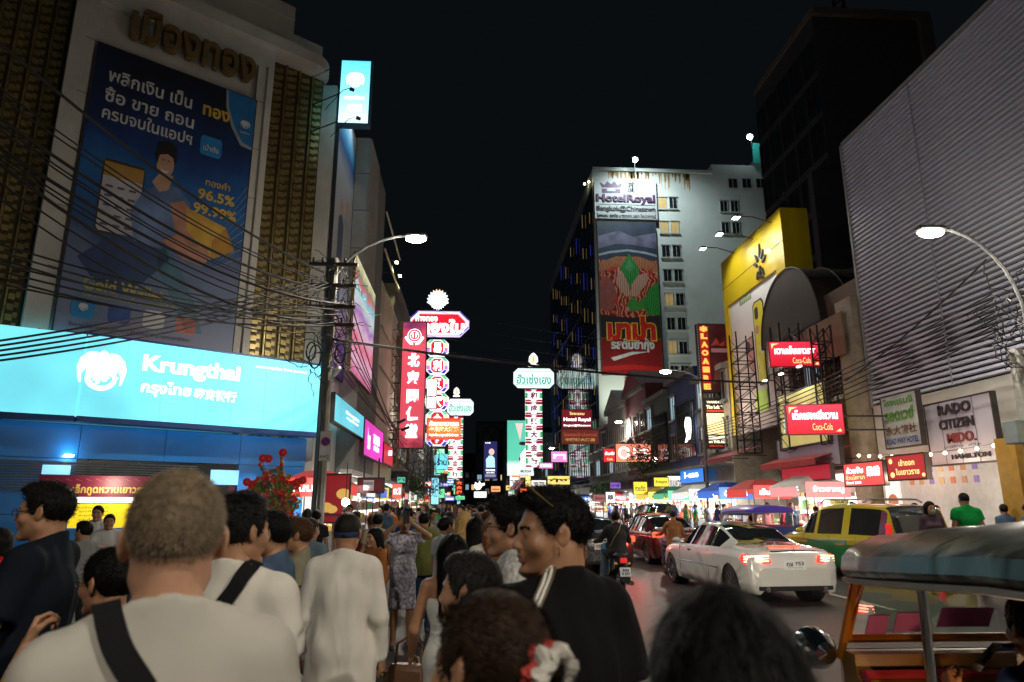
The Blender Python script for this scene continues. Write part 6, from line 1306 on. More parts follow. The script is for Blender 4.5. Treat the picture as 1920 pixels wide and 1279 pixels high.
# ================================================================ market stalls, shop fronts and string lights
bulb_w = E('bulb_bright', (1, .97, .9), 18); tube_w = E('tube_white', (.93, .97, 1), 26)
goods = [M('goods_%d' % i, c, .5, var=.3, scale=9) for i, c in enumerate(((.6, .12, .05), (.6, .4, .08), (.5, .5, .45), (.12, .3, .08), (.3, .06, .1), (.4, .25, .12)))]
def stall(x, y, w, d, label, canopy, side, text='', tcol=None, board=None, power=90, h=2.35, grp=None, col=(1, .95, .85), seed=0):
    r = random.Random(seed); t = thing('food_stall', label, 'food stall', (x, y, .13), 0, grp)
    m = MB(); m.b2(-d/2, d/2, -w/2, w/2, 0, .85); m.build('counter', M('stainless', (.45, .46, .47), .3, .8), t)
    m = MB()
    for a in (-1, 1):
        for b in (-1, 1): m.cyl((a*d/2, b*w/2, .85), (a*d/2, b*w/2, h), .025, n=6)
    m.build('post', steel, t)
    m = MB(); m.add([(-d/2-.35, -w/2-.2, h-.12), (d/2+.35, -w/2-.2, h-.12), (d/2+.35, w/2+.2, h-.12), (-d/2-.35, w/2+.2, h-.12), (-d/4, -w/4, h+.30), (d/4, -w/4, h+.30), (d/4, w/4, h+.30), (-d/4, w/4, h+.30)], [(0, 1, 5, 4), (1, 2, 6, 5), (2, 3, 7, 6), (3, 0, 4, 7), (4, 5, 6, 7), (3, 2, 1, 0)])
    m.b2(-d/2-.36, d/2+.36, -w/2-.22, -w/2-.20, h-.32, h-.12); m.build('canopy', canopy, t)
    m = MB()
    for i in range(26):
        a, b = r.uniform(-d/2+.08, d/2-.08), r.uniform(-w/2+.08, w/2-.08); s = r.uniform(.04, .10); m.mat(r.randrange(6))
        if r.random() < .5: m.sph((a, b, .85+s*.9), s, 8, 5)
        else: m.box((a, b, .85+s*.9), (s*1.6, s*1.6, s*1.8), rz=r.random()*3, bev=.008)
    m.build('food', goods, t)
    m = MB()
    for i in range(3): m.sph((r.uniform(-d/3, d/3), -w/2+w*(i+.5)/3, h-.28), .055, 8, 6)
    m.build('bulb', bulb_w, t)
    m = MB(); m.cyl((0, -w*.4, h-.2), (0, w*.4, h-.2), .02, n=6); m.build('tube_light', tube_w, t)
    if board or text:
        B = board or canopy; m = MB(); m.b2(-d/2-.1, d/2+.1, -w/2-.26, -w/2-.23, h-.5, h+.05); b_ = m.build('sign_board', B, t)
        if text: m = MB(); letter(m, text, 0, h-.22, d*.8, .26, y=-w/2-.27, bold=.03); m.build('lettering', tcol or pw, b_)
        m = MB(); m.b2(side*(d/2+.30), side*(d/2+.32), -w/2, w/2, h-.45, h-.1); m.build('valance', B, t)
    lamp('POINT', (x, y, h-.2), power*2.4, col, .15)
    return t
can = {k: M('canopy_'+k, c, .7, var=.15) for k, c in dict(red=(.5, .05, .05), blue=(.03, .10, .45), white=(.65, .65, .62), green=(.05, .25, .12), maroon=(.2, .03, .05), yellow=(.65, .45, .05)).items()}
brd = {k: E('board_'+k, c, .8) for k, c in dict(red=(.8, .06, .05), blue=(.05, .2, .8), white=(1, 1, 1), yellow=(1, .75, .1), pink=(1, .4, .4), green=(.1, .6, .3)).items()}
tl_ = [('red', 22.5, 'ขนมจีบ', 'red', 'with a red board, nearest past the utility pole'), ('white', 27, 'ปลาหมึก', 'white', 'with a white canopy and white board'), ('blue', 31, 'ผลไม้', 'blue', 'with a blue canopy'), ('green', 36, 'ทุเรียน', 'yellow', 'with a green canopy and yellow board'), ('red', 42, 'เกี๊ยว', 'pink', 'with a pink board behind the crowd'), ('white', 49, 'ข้าวต้ม', 'white', 'white one below the gold shop sign'), ('blue', 57, 'ชานม', 'green', 'with a green board'), ('red', 66, 'หมูปิ้ง', 'red', 'small and far on the left'), ('yellow', 78, 'เป็ดย่าง', 'yellow', 'yellow one far on the left'), ('white', 92, 'น้ำ', 'white', 'farthest on the left')]
for i, (c_, y, tx_, b_, l) in enumerate(tl_): stall(-4.75, y, 2.2, 1.4, 'lit food stall on the left pavement '+l, can[c_], 1, tx_, pw if b_ not in ('white', 'yellow') else ink, brd[b_], 160 if y < 45 else 260, grp='stalls on the left pavement', seed=i)
tr_ = [('white', 25, 'ข้าวขาหมู', 'pink', 'with a pink board behind the taxi'), ('red', 29.5, 'เย็นตาโฟ', 'red', 'with a red board behind the coupe'), ('blue', 33.5, 'น้ำแข็งไส', 'blue', 'with a blue canopy below the neon sign'), ('white', 38, 'หอยทอด', 'white', 'white one in front of the peeling wall'), ('green', 42, 'รังนก', 'green', 'with a green canopy by the blue sign'), ('yellow', 46.5, 'บะหมี่', 'yellow', 'with a yellow canopy and yellow board'), ('white', 52, 'ปลาเผา', 'white', 'white one near the brown sign'), ('red', 58, 'กุ้งเผา', 'red', 'red one below the maroon shophouse'), ('white', 66, 'โจ๊ก', 'white', 'pale one below the hotel'), ('blue', 76, 'น้ำ', 'blue', 'far one by the mirrored wall'), ('red', 90, 'ทอด', 'red', 'farthest red one on the right')]
for i, (c_, y, tx_, b_, l) in enumerate(tr_): stall(12.5, y, 2.2, 1.4, 'lit food stall on the right pavement '+l, can[c_], -1, tx_, pw if b_ not in ('white', 'yellow') else ink, brd[b_], 200 if y < 45 else 300, grp='stalls on the right pavement', seed=40+i, col=(.95, .97, 1) if i % 2 else (1, .93, .8))
# shop interiors glow: lit openings with shelves on the ground floors
def shopfront(x, y0, y1, side, label, face, seed, h=3.2):
    r = random.Random(seed); t = thing('shop_front', label, 'shop', (x, (y0+y1)/2, .13)); L_ = y1-y0
    m = MB(); m.b2(0, side*.03, -L_/2, L_/2, .5, h-.5); m.build('lit_opening', face, t)
    m = MB()
    for z in (.9, 1.4, 1.9, 2.35): m.b2(side*.05, side*.35, -L_/2+.1, L_/2-.1, z, z+.03)
    m.b2(side*.03, side*.45, -L_/2, L_/2, h-.5, h-.38); m.build('shelf', M('shelf_white', (.6, .6, .58), .5), t)
    m = MB()
    for z in (.93, 1.43, 1.93):
        y = -L_/2+.2
        while y < L_/2-.3: s = r.uniform(.10, .28); m.mat(r.randrange(6)); m.b2(side*.08, side*.3, y, y+s, z, z+r.uniform(.12, .38)); y += s+r.uniform(.02, .12)
    m.build('goods', goods, t, kind='stuff')
    return t
for i, (y0, y1, c_) in enumerate(((24.5, 30, (1, .9, .75)), (30.5, 36, (1, 1, 1)), (36.5, 43, (.8, .9, 1)), (43.5, 50, (1, .85, .7)), (50.5, 60, (.9, .95, 1)), (60.5, 75, (1, .9, .8)))): shopfront(-5.15 if y0 > 42 else -4.55, y0, y1, 1, 'brightly lit shop opening on the left, %s' % ('nearest the utility pole', 'second from the utility pole', 'third from the utility pole', 'under the tall red sign', 'beside the gold shop sign', 'farthest along')[i], E('shop_l%d' % i, c_, 1.8, 1.5), i)
for i, (y0, y1, c_) in enumerate(((23.5, 28, (1, .9, .85)), (35, 40, (.85, .95, 1)), (40.5, 45.5, (.4, .6, 1)), (46.2, 52, (1, .9, .7)), (52.2, 59, (1, .95, .9)), (59.5, 67, (.9, .95, 1)), (67.5, 78, (1, .9, .8)))): shopfront(13.55, y0, y1, -1, 'lit shop opening on the right, %s' % ('behind the taxi', 'under the cream light box', 'in the navy shophouse', 'in the dark green shophouse', 'in the maroon shophouse', 'in the gabled grey shophouse', 'nearest the hotel')[i], E('shop_r%d' % i, c_, 1.7, 1.5), 20+i)
# tiled restaurant wall with food photos under the watch board
t = thing('restaurant_wall', 'white lit restaurant wall with rows of food photos under the watch board', 'shop', (13.42, 18, .13))
m = MB(); m.b2(-.05, 0, -3.4, 3.8, .4, 3.0); m.build('panel', E('rest_white', (.92, .88, .82), .20), t)
r4 = random.Random(2)
for i in range(7):
    for j in range(2): m = MB(); m.b2(-.07, -.05, 2.2-i*.45, 2.38-i*.45, 2.2+j*.34, 2.38+j*.34); m.build('food_photo', E('photo_%d' % (i % 4), ((.7, .2, .1), (.6, .3, .15), (.3, .2, .5), (.8, .5, .2))[i % 4], .5), t)
m = MB(); m.b2(-.10, -.05, -2.3, -1.3, 1.3, 2.7); p_ = m.build('menu_board', E('menu_orange', (1, .35, .1), .8), t); m = MB(); m.b2(-.12, -.10, -2.15, -1.45, 1.4, 2.2); m.build('picture', E('menu_yellow', (1, .9, .5), .8), p_)
m = MB(); m.b2(-.11, -.05, 2.9, 3.6, 1.2, 2.6); p_ = m.build('menu_board', E('menu_white', (1, .95, .9), .8), t); m = MB(); m.prism(circ(-3.25, 1.7, .25, 12), -.13, -.11); q_ = MB(); q_.add([(v[1], -v[0], v[2]) for v in m.v], m.f); q_.build('picture', E('photo_0', (.7, .2, .1), .5), p_)
t = thing('yellow_column', 'orange yellow square column with a red character at the right edge', 'column', (12.4, 14.9, .13)); m = MB(); m.b2(-.3, .3, -.3, .3, 0, 3.1); m.build('shaft', M('col_yellow', (.45, .24, .03), .6), t); m = MB(); letter(m, '福', 0, 1.9, .35, .5, y=-.305, bold=.03); m.build('lettering', E('dull_red', (.5, .1, .06), .7), t)
t = thing('string_lights', 'string of warm bulbs hanging below the watch board', 'string lights', (12.2, 16, 3.2))
m = MB(); pts = curve3((0, -3.5, .2), (0, 5, .1), .25, 30); m.tube(pts, .008, 4); m.build('wire', cab, t)
for i in range(0, 31, 2): m = MB(); m.sph(pts[i]-Vector((0, 0, .05)), .045, 8, 6); m.build('bulb', E('bulb_warm', (1, .72, .35), 16), t)
for y in (16.5, 19, 21.5): lamp('POINT', (12.0, y, 2.5), 45, (1, .82, .6), .12)
# front awnings of the old shophouse
for l, y0, y1, z, c_ in (('dark tiled awning of the beige shophouse', 30.5, 34.5, 3.9, 'maroon'), ('red cloth awning behind the taxi', 23, 27.5, 3.3, 'red')):
    t = thing('awning', l, 'awning', (13.4, (y0+y1)/2, z)); hy = (y1-y0)/2; m = MB(); m.add([(0, -hy, .5), (0, hy, .5), (-1.6, hy, 0), (-1.6, -hy, 0), (-1.6, hy, -.22), (-1.6, -hy, -.22)], [(0, 3, 2, 1), (3, 5, 4, 2)]); m.build('cloth', can[c_], t)
    m = MB()
    for a in (-hy, 0, hy): m.cyl((0, a, 0), (-1.6, a, -.02), .02, n=5)
    m.build('support', steel, t)
# dessert stall banner and menu in front of the bank
q = PY(186, 917, 15.6); w = PY(290, 917, 15.6).x-PY(85, 917, 15.6).x
t = thing('dessert_stall', 'dessert stall with a maroon banner and yellow menu in front of the bank', 'food stall', (q.x, 15.6, 0), rad(14))
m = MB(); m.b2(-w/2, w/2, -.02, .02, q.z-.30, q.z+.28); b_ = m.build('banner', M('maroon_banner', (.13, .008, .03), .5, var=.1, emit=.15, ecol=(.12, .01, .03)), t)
m = MB(); letter(m, 'เล็กกูดหวานเยาวราช', .25, q.z-.02, 1.5, .24, y=-.03, bold=.03); m.build('lettering', M('letter_gold', (.55, .35, .08), .5), b_)
m = MB()
for k in range(14): a = -w/2+.1+k*.19; m.prism([(a, q.z+.22), (a+.12, q.z+.17), (a+.14, q.z+.16), (a+.03, q.z+.2)], -.028, -.022)
m.build('motif', M('motif_pink', (.45, .2, .2), .5), b_)
zb = PY(200, 990, 15.6).z; zt_ = PY(200, 945, 15.6).z; m = MB(); m.b2(-w*.22, w*.40, -.01, .02, zb, zt_); b_ = m.build('menu', E('menu_yel', (1, .72, .02), .75), t)
m = MB(); 
for i, s in enumerate(('เฉาก๊วยนมสด  25', 'ลูกเดือย  30', 'สาคูเปียก  30', 'แปะก๊วย  40', 'บัวลอย  35')): letter(m, s, -w*.02, zt_-.07-i*.085, .55, .05, y=-.013, bold=.0)
m.build('lettering', ink, b_)
m = MB(); m.b2(-w*.18, w*.36, -.03, 0, zt_+.02, zt_+.14); m.build('light_panel', E('panel_white', (1, 1, .95), 2.5), t)
m = MB()
for x in (-w/2, w/2): m.cyl((x, .05, 0), (x, .05, q.z+.3), .025, n=6)
m.build('post', steel, t); m = MB(); m.b2(-w/2, w/2, .1, .8, .1, .95); m.build('counter', M('stainless', (.45, .46, .47), .3, .8), t)
lamp('POINT', (q.x+.3, 15.2, 2.2), 45, (1, .93, .7), .15)
# festive backdrop
c, w, h = at_y(608, 975, 662, 908, 20); 
t = sign('festive_backdrop', 'red festive backdrop with golden clouds behind the left stalls', 'backdrop', (c[0]-.1, 20, c[2]+.1), 0, w, h+.3, .06, E('fest_red', (.45, .02, .03), .3), rimd, (), [(circ(-.25, -.25, .2, 14, .14), E('fest_gold', (.85, .5, .12), .6), 1), (circ(-.08, -.3, .16, 14, .11), E('fest_gold', (.85, .5, .12), .6), 2), (circ(.22, .12, .2, 14, .15), E('fest_gold', (.85, .5, .12), .6), 1), (circ(.35, .02, .15, 14, .1), E('fest_gold', (.85, .5, .12), .6), 2), (rectp(-.4, .3, -h/2, -.42), pc('violet', (.12, .03, .08)), 1)])
c, w, h = at_y(672, 922, 719, 898, 24); sign('street_name_sign', 'brown hanging board with a white and blue plate over the left stalls', 'sign', c, 0, w, h, .08, M('brown_board', (.14, .02, .03), .5), rimd, [('ถนนเยาวราช', -.08, .06, .3, .09, M('blue_ink', (.03, .06, .25), .6), .02)], [(rectp(-.25, .1, -h*.42, h*.40), M('plate_lit', (.6, .62, .65), .4), 1)][:1], legs=[((-w*.3, 0, h/2), (-w*.3, 0, h/2+.7)), ((w*.3, 0, h/2), (w*.3, 0, h/2+.7))])
lamp('POINT', (-4.3, 20.5, 2.3), 150, (1, .97, .9), .2)
t = thing('hanging_bulb', 'dazzling bare bulb over the stalls just right of the utility pole', 'lamp', PY(648, 942, 18)); m = MB(); m.sph((0, 0, 0), .10, 10, 8); m.build('bulb', E('bulb_dazzle', (1, 1, .95), 30), t); m = MB(); m.cyl((0, 0, .08), (0, 0, 1.0), .01, n=4); m.build('cord', cab, t)
# festive flower tree on a stand
q = PY(510, 960, 12.5); t = thing('festive_flowers', 'tall festive bouquet of red and gold paper flowers with a dragon ornament', 'decoration', (q.x, 12.5, .0)); r5 = random.Random(9)
m = MB(); m.cyl((0, 0, .13), (0, 0, 1.2), .05, n=8); m.cyl((0, 0, 1.2), (0, 0, 1.75), .12, .24, n=12); m.build('stand', M('vase_gold', (.4, .25, .06), .4, .6), t)
m = MB(); lf = MB(); stm = MB()
for k in range(480):
    a = r5.uniform(0, 6.28); rr1 = r5.random()**.6*.46; z = 1.5+r5.random()*.85*(1.15-rr1)
    p = Vector((rr1*math.cos(a), rr1*math.sin(a)*.7, z)); m.mat(r5.choice((0, 0, 1, 1, 1, 2, 3, 2)))
    for i in range(5): b = i*1.257+r5.random(); m.add([p, p+Vector((.045*math.cos(b), -.02, .045*math.sin(b))), p+Vector((.05*math.cos(b+.6), -.035, .05*math.sin(b+.6))), p+Vector((.03*math.cos(b+1.1), -.02, .03*math.sin(b+1.1)))], [(0, 1, 2, 3)])
    if k % 5 == 0: m.mat(1); m.sph(p, .014, 5, 3)
for s, n_ in ((-.18, 9), (.14, 11)):
    for i in range(n_): a = i*.5; p = Vector((s+.10*math.sin(a)*(1 if s < 0 else .3), -.05, 1.95+i*.062)); m.mat((0, 1, 3, 2)[i % 4]); m.sph(p, .055-.002*i, 8, 5)
for x, z in ((-.46, 2.15), (-.36, 2.1), (.40, 2.15), (.5, 2.18), (-.22, 2.56), (-.12, 2.55), (.12, 2.66), (.35, 1.85), (-.5, 1.95)):
    m.mat(0)
    for i in range(8): b = i*.785; m.add([(x, -.06, z), (x+.07*math.cos(b), -.045, z+.07*math.sin(b)), (x+.078*math.cos(b+.4), -.03, z+.078*math.sin(b+.4)), (x+.06*math.cos(b+.9), -.045, z+.06*math.sin(b+.9))], [(0, 1, 2, 3)])
    m.mat(1); m.sph((x, -.06, z), .016, 6, 4)
    q_ = 0
    stm.cyl((x*.3, 0, 1.6), (x, -.03, z), .006, n=4)
m.build('flower', kind='stuff', parent=t, mats=[M('paper_red', (.55, .01, .02), .5, emit=.1, ecol=(.6, .02, .02)), M('paper_gold', (.6, .42, .08), .35, .5), M('paper_green', (.08, .25, .08), .5), M('paper_pink', (.5, .15, .2), .5)]); stm.build('stem', M('stem_wire', (.2, .2, .1), .5), t)
lamp('POINT', (q.x+.8, 13.6, 2.0), 25, (1, .85, .6), .1)
# small trees in planters between the stalls
leafm = M('leaf_dark', (.03, .08, .02), .6, var=.4, scale=20)
for i, (x, y, h_, l) in enumerate(((-3.0+-.9, 52, 3.2, 'small dark tree on the left kerb beyond the stalls'), (11.9, 62, 3.0, 'small dark tree on the right kerb before the hotel'), (12.4, 49, 5.6, 'leafy tree top behind the distant right street lamp'))):
    t = thing('tree', l, 'tree', (x, y, .13)); m = MB(); m.tube([(0, 0, 0), (.05, 0, h_*.4), (-.03, 0, h_*.7)], [.08, .06, .04], 6)
    for k in range(5): a = k*1.3; m.tube([(0, 0, h_*.5), (.5*math.cos(a), .5*math.sin(a), h_*.8)], [.035, .012], 4)
    m.build('trunk', M('bark', (.10, .07, .05), .8), t); m = MB(); r6 = random.Random(i)
    for k in range(900):
        a = r6.uniform(0, 6.28); u_ = r6.random()**.5; z = r6.gauss(h_*.85, h_*.14); rr2 = u_*(1.0-.3*abs(z-h_*.85)/h_)*(1+.3*math.sin(a*3)); p = Vector((rr2*math.cos(a), rr2*math.sin(a), z)); d = Vector((r6.gauss(0, 1), r6.gauss(0, 1), r6.gauss(0, .6))).normalized()*.11; e = d.cross(Vector((r6.gauss(0, 1), r6.gauss(0, 1), r6.gauss(0, 1)))).normalized()*.05
        m.add([p-d, p+e, p+d, p-e], [(0, 1, 2, 3)])
    m.build('crown', leafm, t)
# ================================================================ vehicles
tyre = M('tyre_rubber', (.02, .02, .02), .8, bump=.3); chrome = M('chrome', (.6, .6, .6), .12, 1); alloy = M('alloy', (.4, .4, .42), .25, .9)
tail_on = E('tail_red', (1, .06, .03), 3.5); tail_dim = E('tail_dim', (.7, .02, .02), .9); tail_brake = E('tail_brake', (1, .10, .08), 12); carglass = M('car_glass', (.012, .014, .017), .04, 0, coat=1)
def wheel_parts(t, x, y, r, w, s, spokes=10):
    R = Matrix.Translation((x, y, r)) @ Matrix.Rotation(rad(90)*s, 4, 'Y')
    m = MB(); m.lathe([(r*.66, -w/2), (r*.94, -w/2), (r, -w/2+.03), (r, w/2-.03), (r*.94, w/2), (r*.66, w/2), (r*.66, -w/2)], 28, R); o = m.build('wheel', tyre, t, smooth=True)
    m = MB(); m.lathe([(r*.68, w/2-.005), (r*.62, w/2-.02), (r*.60, 0), (.0, 0)], 24, R)
    q = MB(); q.lathe([(.0, w/2-.005), (.055, w/2-.01), (.06, w/2-.04), (0, w/2-.05)], 12); m.add(q.v, q.f, R)
    for i in range(spokes):
        a = 2*math.pi*i/spokes; q = MB(); q.box(((r*.33)*math.cos(a), (r*.33)*math.sin(a), w/2-.035), (r*.62, .035, .03), rz=a); m.add(q.v, q.f, R)
    m.build('rim', alloy, o, smooth=True)
def car(label, cat, loc, rz, paint, L=4.6, W_=1.78, H=1.42, kind='sedan', lights='on', group=None, plate=True, name='car', detail=1, two_tone=None, brake=False):
    """x across, y forward, rear at y=0"""
    t = thing(name, label, cat, loc, rz, group); hw = W_/2
    # stations: y, half width at the waist, rocker z, waist z, roof-or-deck z at centre, cabin half width at top
    if kind == 'coupe':
        ST = [(0, .78, .34, .60, .66, 0), (.05, .92, .22, .80, .90, 0), (.28, .975, .20, .90, .985, 0), (.62, 1, .20, .93, 1.01, 0), (1.02, 1, .19, .94, 1.06, .62), (1.75, 1, .18, .94, 1.36, .60), (2.35, 1, .18, .93, H, .61), (2.8, 1, .18, .92, 1.37, .60), (3.55, .99, .18, .90, 1.0, .68), (4.0, .97, .19, .84, .93, 0), (4.45, .88, .22, .72, .80, 0), (L, .70, .30, .58, .62, 0)]
    elif kind == 'sedan':
        ST = [(0, .80, .34, .62, .70, 0), (.05, .93, .22, .84, .96, 0), (.25, .98, .20, .92, 1.04, 0), (.50, 1, .20, .94, 1.06, 0), (.85, 1, .19, .95, 1.10, .66), (1.45, 1, .18, .95, 1.38, .64), (2.1, 1, .18, .94, H, .64), (2.75, 1, .18, .93, 1.37, .63), (3.45, .99, .18, .92, 1.0, .70), (3.95, .97, .19, .86, .94, 0), (4.4, .88, .22, .74, .82, 0), (L, .70, .30, .60, .64, 0)]
    else:
        ST = [(0, .82, .38, .70, .78, .0), (.05, .95, .28, .98, 1.06, .78), (.22, .99, .26, 1.04, H*.93, .74), (.55, 1, .25, 1.05, H*.985, .72), (1.2, 1, .24, 1.05, H, .72), (2.0, 1, .24, 1.04, H, .71), (2.7, 1, .24, 1.02, H*.975, .70), (3.1, 1, .24, 1.02, H*.86, .70), (3.62, .99, .24, 1.0, 1.10, .76), (4.05, .97, .25, .96, 1.04, 0), (L-.18, .90, .28, .82, .90, 0), (L, .74, .36, .66, .70, 0)]
    n0 = len(ST); sub = 3 if detail else 1; Y = np.array([s[0] for s in ST]); cols = [np.array([s[k] for s in ST]) for k in range(1, 6)]
    # smooth resampling along the length (Catmull-Rom), keeping the station rows
    ys, rows = [], []
    for i in range(n0-1):
        for j in range(sub): ys.append((i, j/sub))
    ys.append((n0-2, 1.0))
    def cr(v, i, f):
        p0, p1, p2, p3 = v[max(i-1, 0)], v[i], v[i+1], v[min(i+2, n0-1)]; m1 = (p2-p0)/2; m2 = (p3-p1)/2; f2, f3 = f*f, f*f*f
        return (2*f3-3*f2+1)*p1+(f3-2*f2+f)*m1+(-2*f3+3*f2)*p2+(f3-f2)*m2
    sec = []
    for i, f in ys:
        y = Y[i]+(Y[i+1]-Y[i])*f; wv, zr, zw, zc = [cr(c, i, f) for c in cols[:4]]; c0, c1 = cols[4][i], cols[4][i+1]; cb = c0+(c1-c0)*f if (c0 and c1) else (c0 if f < .5 else c1)
        x = hw*wv; tall = max(0, zc-zw)
        if cb and tall > .09: tx = hw*cb; sx = x*.93; P_ = [(x*.80, zr-.02), (x*.93, zr), (x*.99, zr+.16), (x*1.0, zr+.36), (x*1.005, zw-.13), (x*.985, zw-.04), (sx, zw+.005), (tx+(sx-tx)*.14, zc-tall*.16), (tx*.98, zc-tall*.075), (tx*.72, zc-.018), (tx*.38, zc-.004), (0, zc)]
        else: P_ = [(x*.80, zr-.02), (x*.93, zr), (x*.99, zr+.16), (x*1.0, zr+.36 if zr+.36 < zw-.12 else zw-.14), (x*1.005, zw-.12), (x*.985, zw-.04), (x*.93, zw+(zc-zw)*.25), (x*.86, zw+(zc-zw)*.55), (x*.76, zw+(zc-zw)*.75), (x*.58, zw+(zc-zw)*.90), (x*.30, zc-.004), (0, zc)]
        sec.append((y, P_))
    K_ = 12; ns = len(sec); bm_ = MB(); cells = {}
    arches = [(.0, 0)]; ya = (.78 if kind != 'suv' else .80, L-.86); ra = .345 if kind != 'suv' else .36
    V = []
    for y, P_ in sec: V.append([(a, y, z) for a, z in P_])
    if kind == 'coupe': win_side = (5*sub-2*sub+2, 8*sub-1); rear = (3*sub+1, 5*sub+1); front = (7*sub, 8*sub+1); side_a, side_b = 4*sub+1, 8*sub-1
    elif kind == 'sedan': rear = (3*sub+2, 5*sub+1); front = (7*sub, 8*sub+1); side_a, side_b = 4*sub+2, 8*sub-1
    else: rear = (sub, 2*sub+1); front = (7*sub-1, 8*sub+1); side_a, side_b = 2*sub, 8*sub-2
    body, g_side, g_rear, g_front = MB(), MB(), MB(), MB(); g_sides = {}
    for s in (-1, 1):
        g_side = g_sides[s] = MB()
        for i in range(ns-1):
            for k in range(K_-1):
                q = [V[i][k], V[i+1][k], V[i+1][k+1], V[i][k+1]]; yc = (q[0][1]+q[1][1])/2; zc_ = sum(p[2] for p in q)/4
                # wheel arch openings
                tgt = body; off = 0
                if k == 6 and side_a <= i < side_b and not (detail and i in ((5*sub+2) if kind != 'suv' else 4*sub+1, (6*sub+1) if kind == 'sedan' else -1, 6*sub if kind == 'suv' else -1)): tgt = g_side
                elif k >= 8 and rear[0] <= i < rear[1]: tgt = g_rear
                elif k >= 8 and front[0] <= i < front[1]: tgt = g_front
                qq = [(s*p[0], p[1], p[2]) for p in q]
                if tgt is body and k <= 3 and any(abs(yc-a) < ra+.3 for a in ya) and detail:
                    # refine and drop what lies inside the arch
                    R_ = 6
                    P4 = [Vector(p) for p in qq]
                    for u in range(R_):
                        for v in range(R_):
                            c4 = [P4[0].lerp(P4[1], a/R_).lerp(P4[3].lerp(P4[2], a/R_), b/R_) for a, b in ((u, v), (u+1, v), (u+1, v+1), (u, v+1))]
                            m_ = sum(c4, Vector())/4
                            if any((m_.y-a)**2+(m_.z-.33)**2 < ra*ra for a in ya): continue
                            for p in c4:
                                for a in ya:
                                    d = math.hypot(p.y-a, p.z-.33)
                                    if d < ra and d > 1e-4: p.y = a+(p.y-a)*ra/d; p.z = .33+(p.z-.33)*ra/d
                            body.add(c4, [(0, 3, 2, 1) if s > 0 else (0, 1, 2, 3)])
                    continue
                tgt.add(qq, [(0, 3, 2, 1) if s > 0 else (0, 1, 2, 3)])
    for e in (0, ns-1):
        pts = [V[e][k] for k in range(K_)]+[(-V[e][k][0], V[e][k][1], V[e][k][2]) for k in range(K_-2, -1, -1)]; pts = [(a, b_+(-.002 if e == 0 else .002), c) for a, b_, c in pts]; body.add(pts, [tuple(range(len(pts))) if e == 0 else tuple(range(len(pts)))[::-1]])
    if two_tone:      # lower half in the second colour
        body.m = [1 if sum(body.v[a][2] for a in f)/len(f) < .80 else 0 for f in body.f]
    b = body.build('body', [paint]+([two_tone] if two_tone else []), t, smooth=True)
    import bmesh
    for o in (b,):
        bm = bmesh.new(); bm.from_mesh(o.data); bmesh.ops.remove_doubles(bm, verts=bm.verts, dist=.0006); bm.to_mesh(o.data); bm.free()
    for mbx, nm in ((g_sides[-1], 'side_window'), (g_sides[1], 'side_window'), (g_rear, 'rear_window'), (g_front, 'windscreen')):
        if mbx.f:
            o = mbx.build(nm, carglass, t, smooth=True); bm = bmesh.new(); bm.from_mesh(o.data); bmesh.ops.remove_doubles(bm, verts=bm.verts, dist=.0006); bm.to_mesh(o.data); bm.free()
    m = MB(); m.b2(-hw*.82, hw*.82, .3, L-.3, .22, .5); 
    for a in ya:
        for s in (-1, 1): m.cyl((s*hw*.62, a, .33), (s*hw*.93, a, .33), ra+.01, n=20)
    m.build('underbody', black, t)
    r = .33 if kind != 'suv' else .35
    for a in ya:
        for s in (-1, 1): wheel_parts(t, s*(hw-.13), a, r, .23, s, 10 if detail else 5)
    # rear details
    zl = ST[2][3]; x = hw
    lm = {'on': tail_on, 'dim': tail_dim}[lights]
    if brake: lm = tail_brake
    for s in (-1, 1):
        m = MB()
        if kind == 'suv': m.box((s*(x*.93), .06, 1.12), (.10, .12, .44), bev=.02)
        elif kind == 'coupe':
            pts = [(.50, .74), (.97, .70), (1.0, .80), (.95, .885), (.54, .855)]; yy = [-.002, .19, .28, .26, .06]
            P_ = [(s*x*a*1.015, yv-.045, z) for (a, z), yv in zip(pts, yy)]+[(s*x*(a-.02), yv+.10, z) for (a, z), yv in zip(pts, yy)]; m.add(P_, [(0, 1, 2, 3, 4), (9, 8, 7, 6, 5)]+[(i, i+5, (i+1) % 5+5, (i+1) % 5) for i in range(5)])
        else: m.box((s*x*.80, .06, .88), (.34, .14, .15), rz=s*rad(18), bev=.02)
        o = m.build('tail_light', lm if kind != 'coupe' else E('tail_lens', (.85, .035, .02), 1.9), t)
        if kind == 'coupe':
            for z_, dz_ in ((.755, 0), (.80, .01), (.845, .01)): q = MB(); q.tube([(s*x*.56, -.035, z_+.02), (s*x*.80, .045, z_+.005), (s*x*.985, .165, z_-.005)], .010, 5); q.build('light_strip', E('tail_strip', (1, .30, .18), 9), o)
    m = MB(); m.box((0, -.012, .70 if kind != 'suv' else .80), (.42, .02, .17), bev=.006); pl = m.build('number_plate', M('plate_white2', (.62, .62, .6), .4, emit=.10, ecol=(.9, .9, .85)), t)
    m = MB(); letter(m, 'ฎฐ 753', 0, .715 if kind != 'suv' else .815, .34, .075, y=-.024, bold=.03); letter(m, 'กรุงเทพมหานคร', 0, .65 if kind != 'suv' else .75, .28, .025, y=-.024); m.build('lettering', ink, pl)
    m = MB(); m.b2(-hw*.78, hw*.78, -.022, .06, .27, .34); m.build('bumper_strip', black, t)
